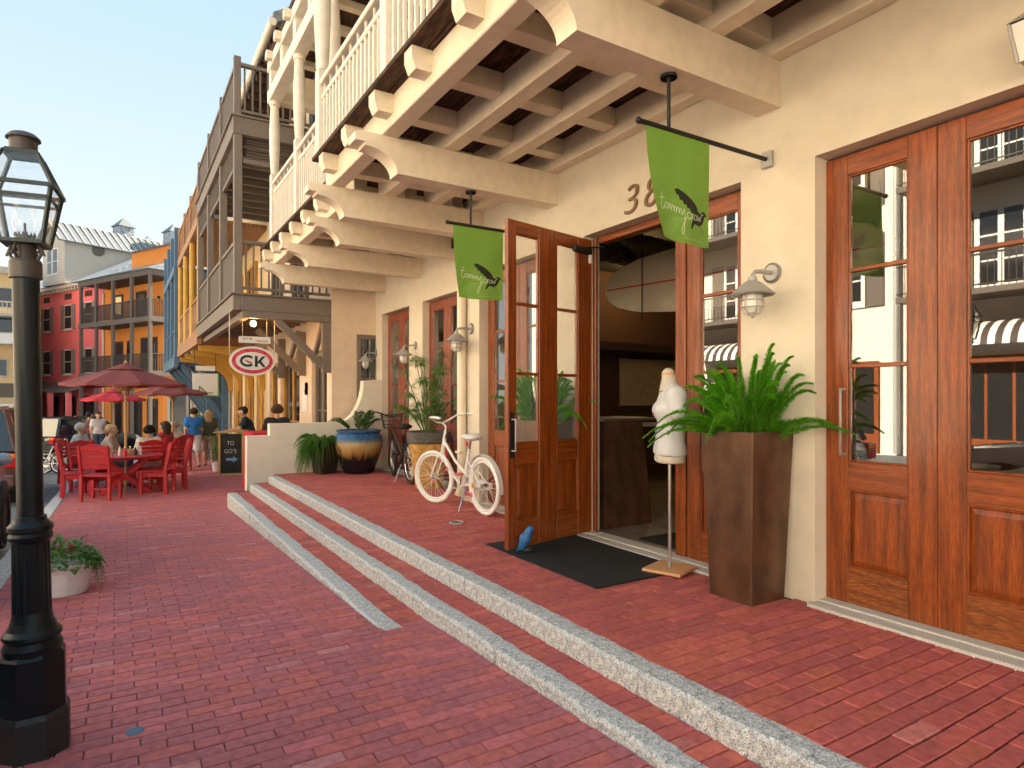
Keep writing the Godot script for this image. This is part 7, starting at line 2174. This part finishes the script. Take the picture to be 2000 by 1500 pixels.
# ---------------------------------------------------------------- vehicles
func car(at: Vector3, turn: float, paint: StandardMaterial3D, label: String, tall := 1.0, group := "cars parked along the road") -> void:
	# own axes: rear bumper at z = 0, nose towards -z, ground y = 0
	var t := thing("parked_car", label, "car", at, turn, group)
	var H := tall
	# lofted body: side outline with rounded plan and tumblehome
	var zs := [0.0, -0.06, -0.25, -0.7, -1.2, -2.0, -2.8, -3.4, -4.0, -4.35, -4.5]
	var lowy := [0.38, 0.30, 0.26, 0.24, 0.24, 0.24, 0.24, 0.24, 0.26, 0.30, 0.42]
	var belt := [0.86, 0.96, 1.02, 1.03, 1.02, 1.0, 0.99, 0.97, 0.90, 0.80, 0.66]
	var halfw := [0.66, 0.80, 0.87, 0.89, 0.90, 0.90, 0.90, 0.89, 0.86, 0.76, 0.60]
	var s := sh()
	var ring := func(i: int) -> Array:
		var w: float = halfw[i]; var a: float = lowy[i]; var b: float = belt[i]
		var out := []
		for q in [[0.82, 0.0], [0.97, 0.12], [1.0, 0.45], [0.985, 0.75], [0.93, 0.96], [0.80, 1.0], [0.0, 1.02]]: out.append(Vector3(-w * q[0], lerpf(a, b, q[1]), zs[i]))
		for q in [[0.80, 1.0], [0.93, 0.96], [0.985, 0.75], [1.0, 0.45], [0.97, 0.12], [0.82, 0.0]]: out.append(Vector3(w * q[0], lerpf(a, b, q[1]), zs[i]))
		return out
	var R := []
	for i in zs.size(): R.append(ring.call(i))
	for i in zs.size() - 1:
		for j in 12: s.quad(R[i + 1][j], R[i][j], R[i][j + 1], R[i + 1][j + 1])
		s.quad(R[i][0], R[i + 1][0], R[i + 1][12], R[i][12])
	for j in range(1, 12):
		s.tri(R[0][0], R[0][j + 1], R[0][j])
		s.tri(R[-1][0], R[-1][j], R[-1][j + 1])
	part(t, "body", s, paint)
	# cabin
	var g := sh(); var rf := sh()
	var ch := 1.02 + 0.60 * H
	var base := [[-0.16, 0.74], [-3.15, 0.78]]; var top := [[-0.50, 0.60], [-2.35, 0.62]]
	var bl := Vector3(-0.80, 1.0, -0.14); var br := Vector3(0.80, 1.0, -0.14); var fl := Vector3(-0.80, 0.98, -3.2); var fr := Vector3(0.80, 0.98, -3.2)
	var tl := Vector3(-0.62, ch, -0.46); var tr := Vector3(0.62, ch, -0.46); var ul := Vector3(-0.62, ch, -2.35); var ur := Vector3(0.62, ch, -2.35)
	g.quad(br, tr, tl, bl) if false else g.quad(bl, br, tr, tl)
	g.quad(fr, fl, ul, ur); g.quad(br, fr, ur, tr); g.quad(fl, bl, tl, ul)
	part(t, "windows", g, M.glass_dark)
	for e in [[bl, tl], [br, tr], [fl, ul], [fr, ur]]: rf.beam(e[0], e[1], 0.07, 0.07)
	for e in [-1.0, 1.0]:
		rf.beam(Vector3(0.802 * e, 0.99, -1.55), Vector3(0.622 * e, ch, -1.45), 0.06, 0.05)
		rf.beam(Vector3(0.61 * e, ch, -0.44), Vector3(0.61 * e, ch, -2.37), 0.09, 0.07)
		rf.beam(Vector3(0.50 * e, ch + 0.05, -0.7), Vector3(0.50 * e, ch + 0.05, -2.1), 0.03, 0.03)
	rf.bx(-0.62, ch - 0.01, -2.36, 0.62, ch + 0.03, -0.45, 0.015)
	part(t, "roof", rf, paint)
	part(t, "bumper", sh().bx(-0.80, 0.36, -0.10, 0.80, 0.58, 0.06, 0.03), M.rubber if tall < 1.05 else paint)
	part(t, "bumper", sh().bx(-0.70, 0.34, -4.56, 0.70, 0.52, -4.40, 0.03), paint)
	part(t, "licence_plate", sh().bx(-0.16, 0.66, -0.02, 0.16, 0.80, 0.035, 0.004), M.sign_white)
	for e in [-1.0, 1.0]:
		var tlm := part(t, "tail_light", sh().bx(0.60 * e, 0.70, -0.20, 0.86 * e, 0.96, 0.012, 0.02), M.tail_red)
		part(tlm, "indicator", sh().bx(0.62 * e, 0.88, -0.1, 0.80 * e, 0.95, 0.018, 0.006), M.amber)
		part(t, "headlight", sh().ball(Vector3(0.60 * e, 0.62, -4.42), Vector3(0.15, 0.08, 0.10), 12, 8), M.glass_tint)
		part(t, "mirror", sh().ball(Vector3(0.98 * e, 1.05, -2.75), Vector3(0.09, 0.07, 0.06), 10, 6), paint)
		for z in [-0.85, -3.55]:
			var w := sub(t, "wheel", Vector3(0.80 * e, 0.34, z))
			var k := sh()
			k.xf = Transform3D(Basis(Vector3(0, 0, 1), PI / 2 * -e), Vector3.ZERO)
			k.lathe([Vector2(0.21, -0.10), Vector2(0.30, -0.105), Vector2(0.335, -0.07), Vector2(0.34, 0.0), Vector2(0.335, 0.09), Vector2(0.30, 0.125), Vector2(0.22, 0.12)], 28)
			part(w, "tyre", k, M.rubber)
			var r := sh()
			r.xf = k.xf
			r.lathe([Vector2(0.22, 0.10), Vector2(0.20, 0.075), Vector2(0.19, 0.04), Vector2(0.0, 0.04)], 28)
			for j in 5:
				var a := TAU * j / 5
				r.beam(Vector3(cos(a) * 0.03, 0.085, sin(a) * 0.03), Vector3(cos(a) * 0.205, 0.085, sin(a) * 0.205), 0.06, 0.03)
			part(w, "rim", r, M.steel)
			part(t, "wheel_arch", sh().tube([Vector3(0.60 * e, 0.36, z), Vector3(0.905 * e, 0.36, z)], 0.39, 24), M.rubber)

func paint(key: String, r: float, g: float, b: float) -> StandardMaterial3D:
	var m := mat(key, lin(r, g, b), 0.35, "", Vector3.ONE, 0.0, "grain", false, 0.25)
	m.clearcoat_enabled = true
	m.clearcoat = 1.0
	m.clearcoat_roughness = 0.05
	return m

func make_traffic() -> void:
	var ry := func(z: float) -> float: return walk_y(z) - 0.118
	car(Vector3(-2.40, ry.call(-14.8), -14.55), 0.02, paint("paint_bronze", 0.14, 0.07, 0.055), "bronze brown SUV parked by the kerb with round red tail lamps", 1.2)
	car(Vector3(-2.02, ry.call(-6.0), -5.75), 0.0, paint("paint_navy", 0.30, 0.36, 0.42), "pale blue-grey car parked by the kerb behind the bronze SUV", 1.1)
	car(Vector3(-2.02, ry.call(0.0), 0.2), 0.0, paint("paint_silver_near", 0.5, 0.52, 0.55), "silver car parked by the kerb across from the weathered doors", 1.15)
	car(Vector3(-2.6, ry.call(-28.5), -28.5), -0.7, paint("paint_black", 0.012, 0.016, 0.028), "dark navy car angled behind the parked bicycles")
	car(Vector3(-4.4, ry.call(-31.0), -31.0), 0.1, paint("paint_blue", 0.03, 0.05, 0.09), "dark blue car parked farther along the road", 1.15)
	car(Vector3(-7.6, ry.call(-27.0), -24.0), 0.1, paint("paint_silver", 0.4, 0.42, 0.45), "silver car parked on the far side of the road")
	for k in 3:
		var z: float = [-23.2, -26.5, -30.5][k]
		var b := thing("bollard", "cream wooden bollard at the edge of the road", "bollard", Vector3([-1.36, -1.25, -1.15][k], walk_y(z) - 0.12, z), 0.0, "cream bollards along the kerb")
		part(b, "post", sh().bx(-0.055, 0, -0.055, 0.055, 0.98, 0.055, 0.012), M.rail_cream)
		part(b, "cap", sh().lathe([Vector2(0.085, 0.98), Vector2(0.0, 1.02)], 4, Vector3.ZERO, false, PI / 4), M.rail_cream)
	# street trees beyond the far cars
	for q in [[Vector3(-9.5, -1.4, -44.0), 2.2, 3, "rusty-leaved small tree beside the yellow building"], [Vector3(2.6, walk_y(-27.0), -27.2), 1.6, 7, "leafy green shrub hanging by the blue porch"]]:
		tree(q[0], q[1], q[2], q[3])

func tree(at: Vector3, h: float, sd: int, label: String) -> void:
	rng.seed = sd
	var t := thing("small_tree", label, "tree", at)
	part(t, "trunk", sh().tube([Vector3.ZERO, Vector3(0.03, h * 0.3, 0.02), Vector3(-0.02, h * 0.6, 0.0)], [0.06, 0.05, 0.03], 8), M.tan_board)
	var s := sh()
	for k in 10:
		var c := Vector3(rng.randfn(0, h * 0.16), h * rng.randf_range(0.45, 0.95), rng.randfn(0, h * 0.16))
		for j in 110:
			var p := c + Vector3(rng.randfn(0, 0.15), rng.randfn(0, 0.13), rng.randfn(0, 0.15))
			s.col = Color(1, 1, 1) * rng.randf_range(0.5, 1.7)
			if sd == 3: s.col = s.col * Color(2.6, 0.9, 1.0)
			leaf_blade(s, p, p + Vector3(rng.randf_range(-1, 1), rng.randf_range(-1, 1), rng.randf_range(-1, 1)).normalized() * 0.10, 0.05, Vector3.UP)
	part(t, "crown", s, M.leaf_mid)

func _ready() -> void:
	make_view()
	make_materials()
	make_ground()
	make_shop()
	make_room()
	make_low_wall()
	make_row()
	make_corner()
	make_opposite()
	make_lamp_post()
	make_entrance()
	make_pots()
	var bt := banner_image()
	banner(-2.73, bt, "green banner with a black crow hanging in front of the house number", 0.06)
	banner(-5.235, bt, "green banner with a black crow hanging beyond the open glazed door", -0.05)
	make_bikes()
	make_dining()
	make_people()
	make_traffic()
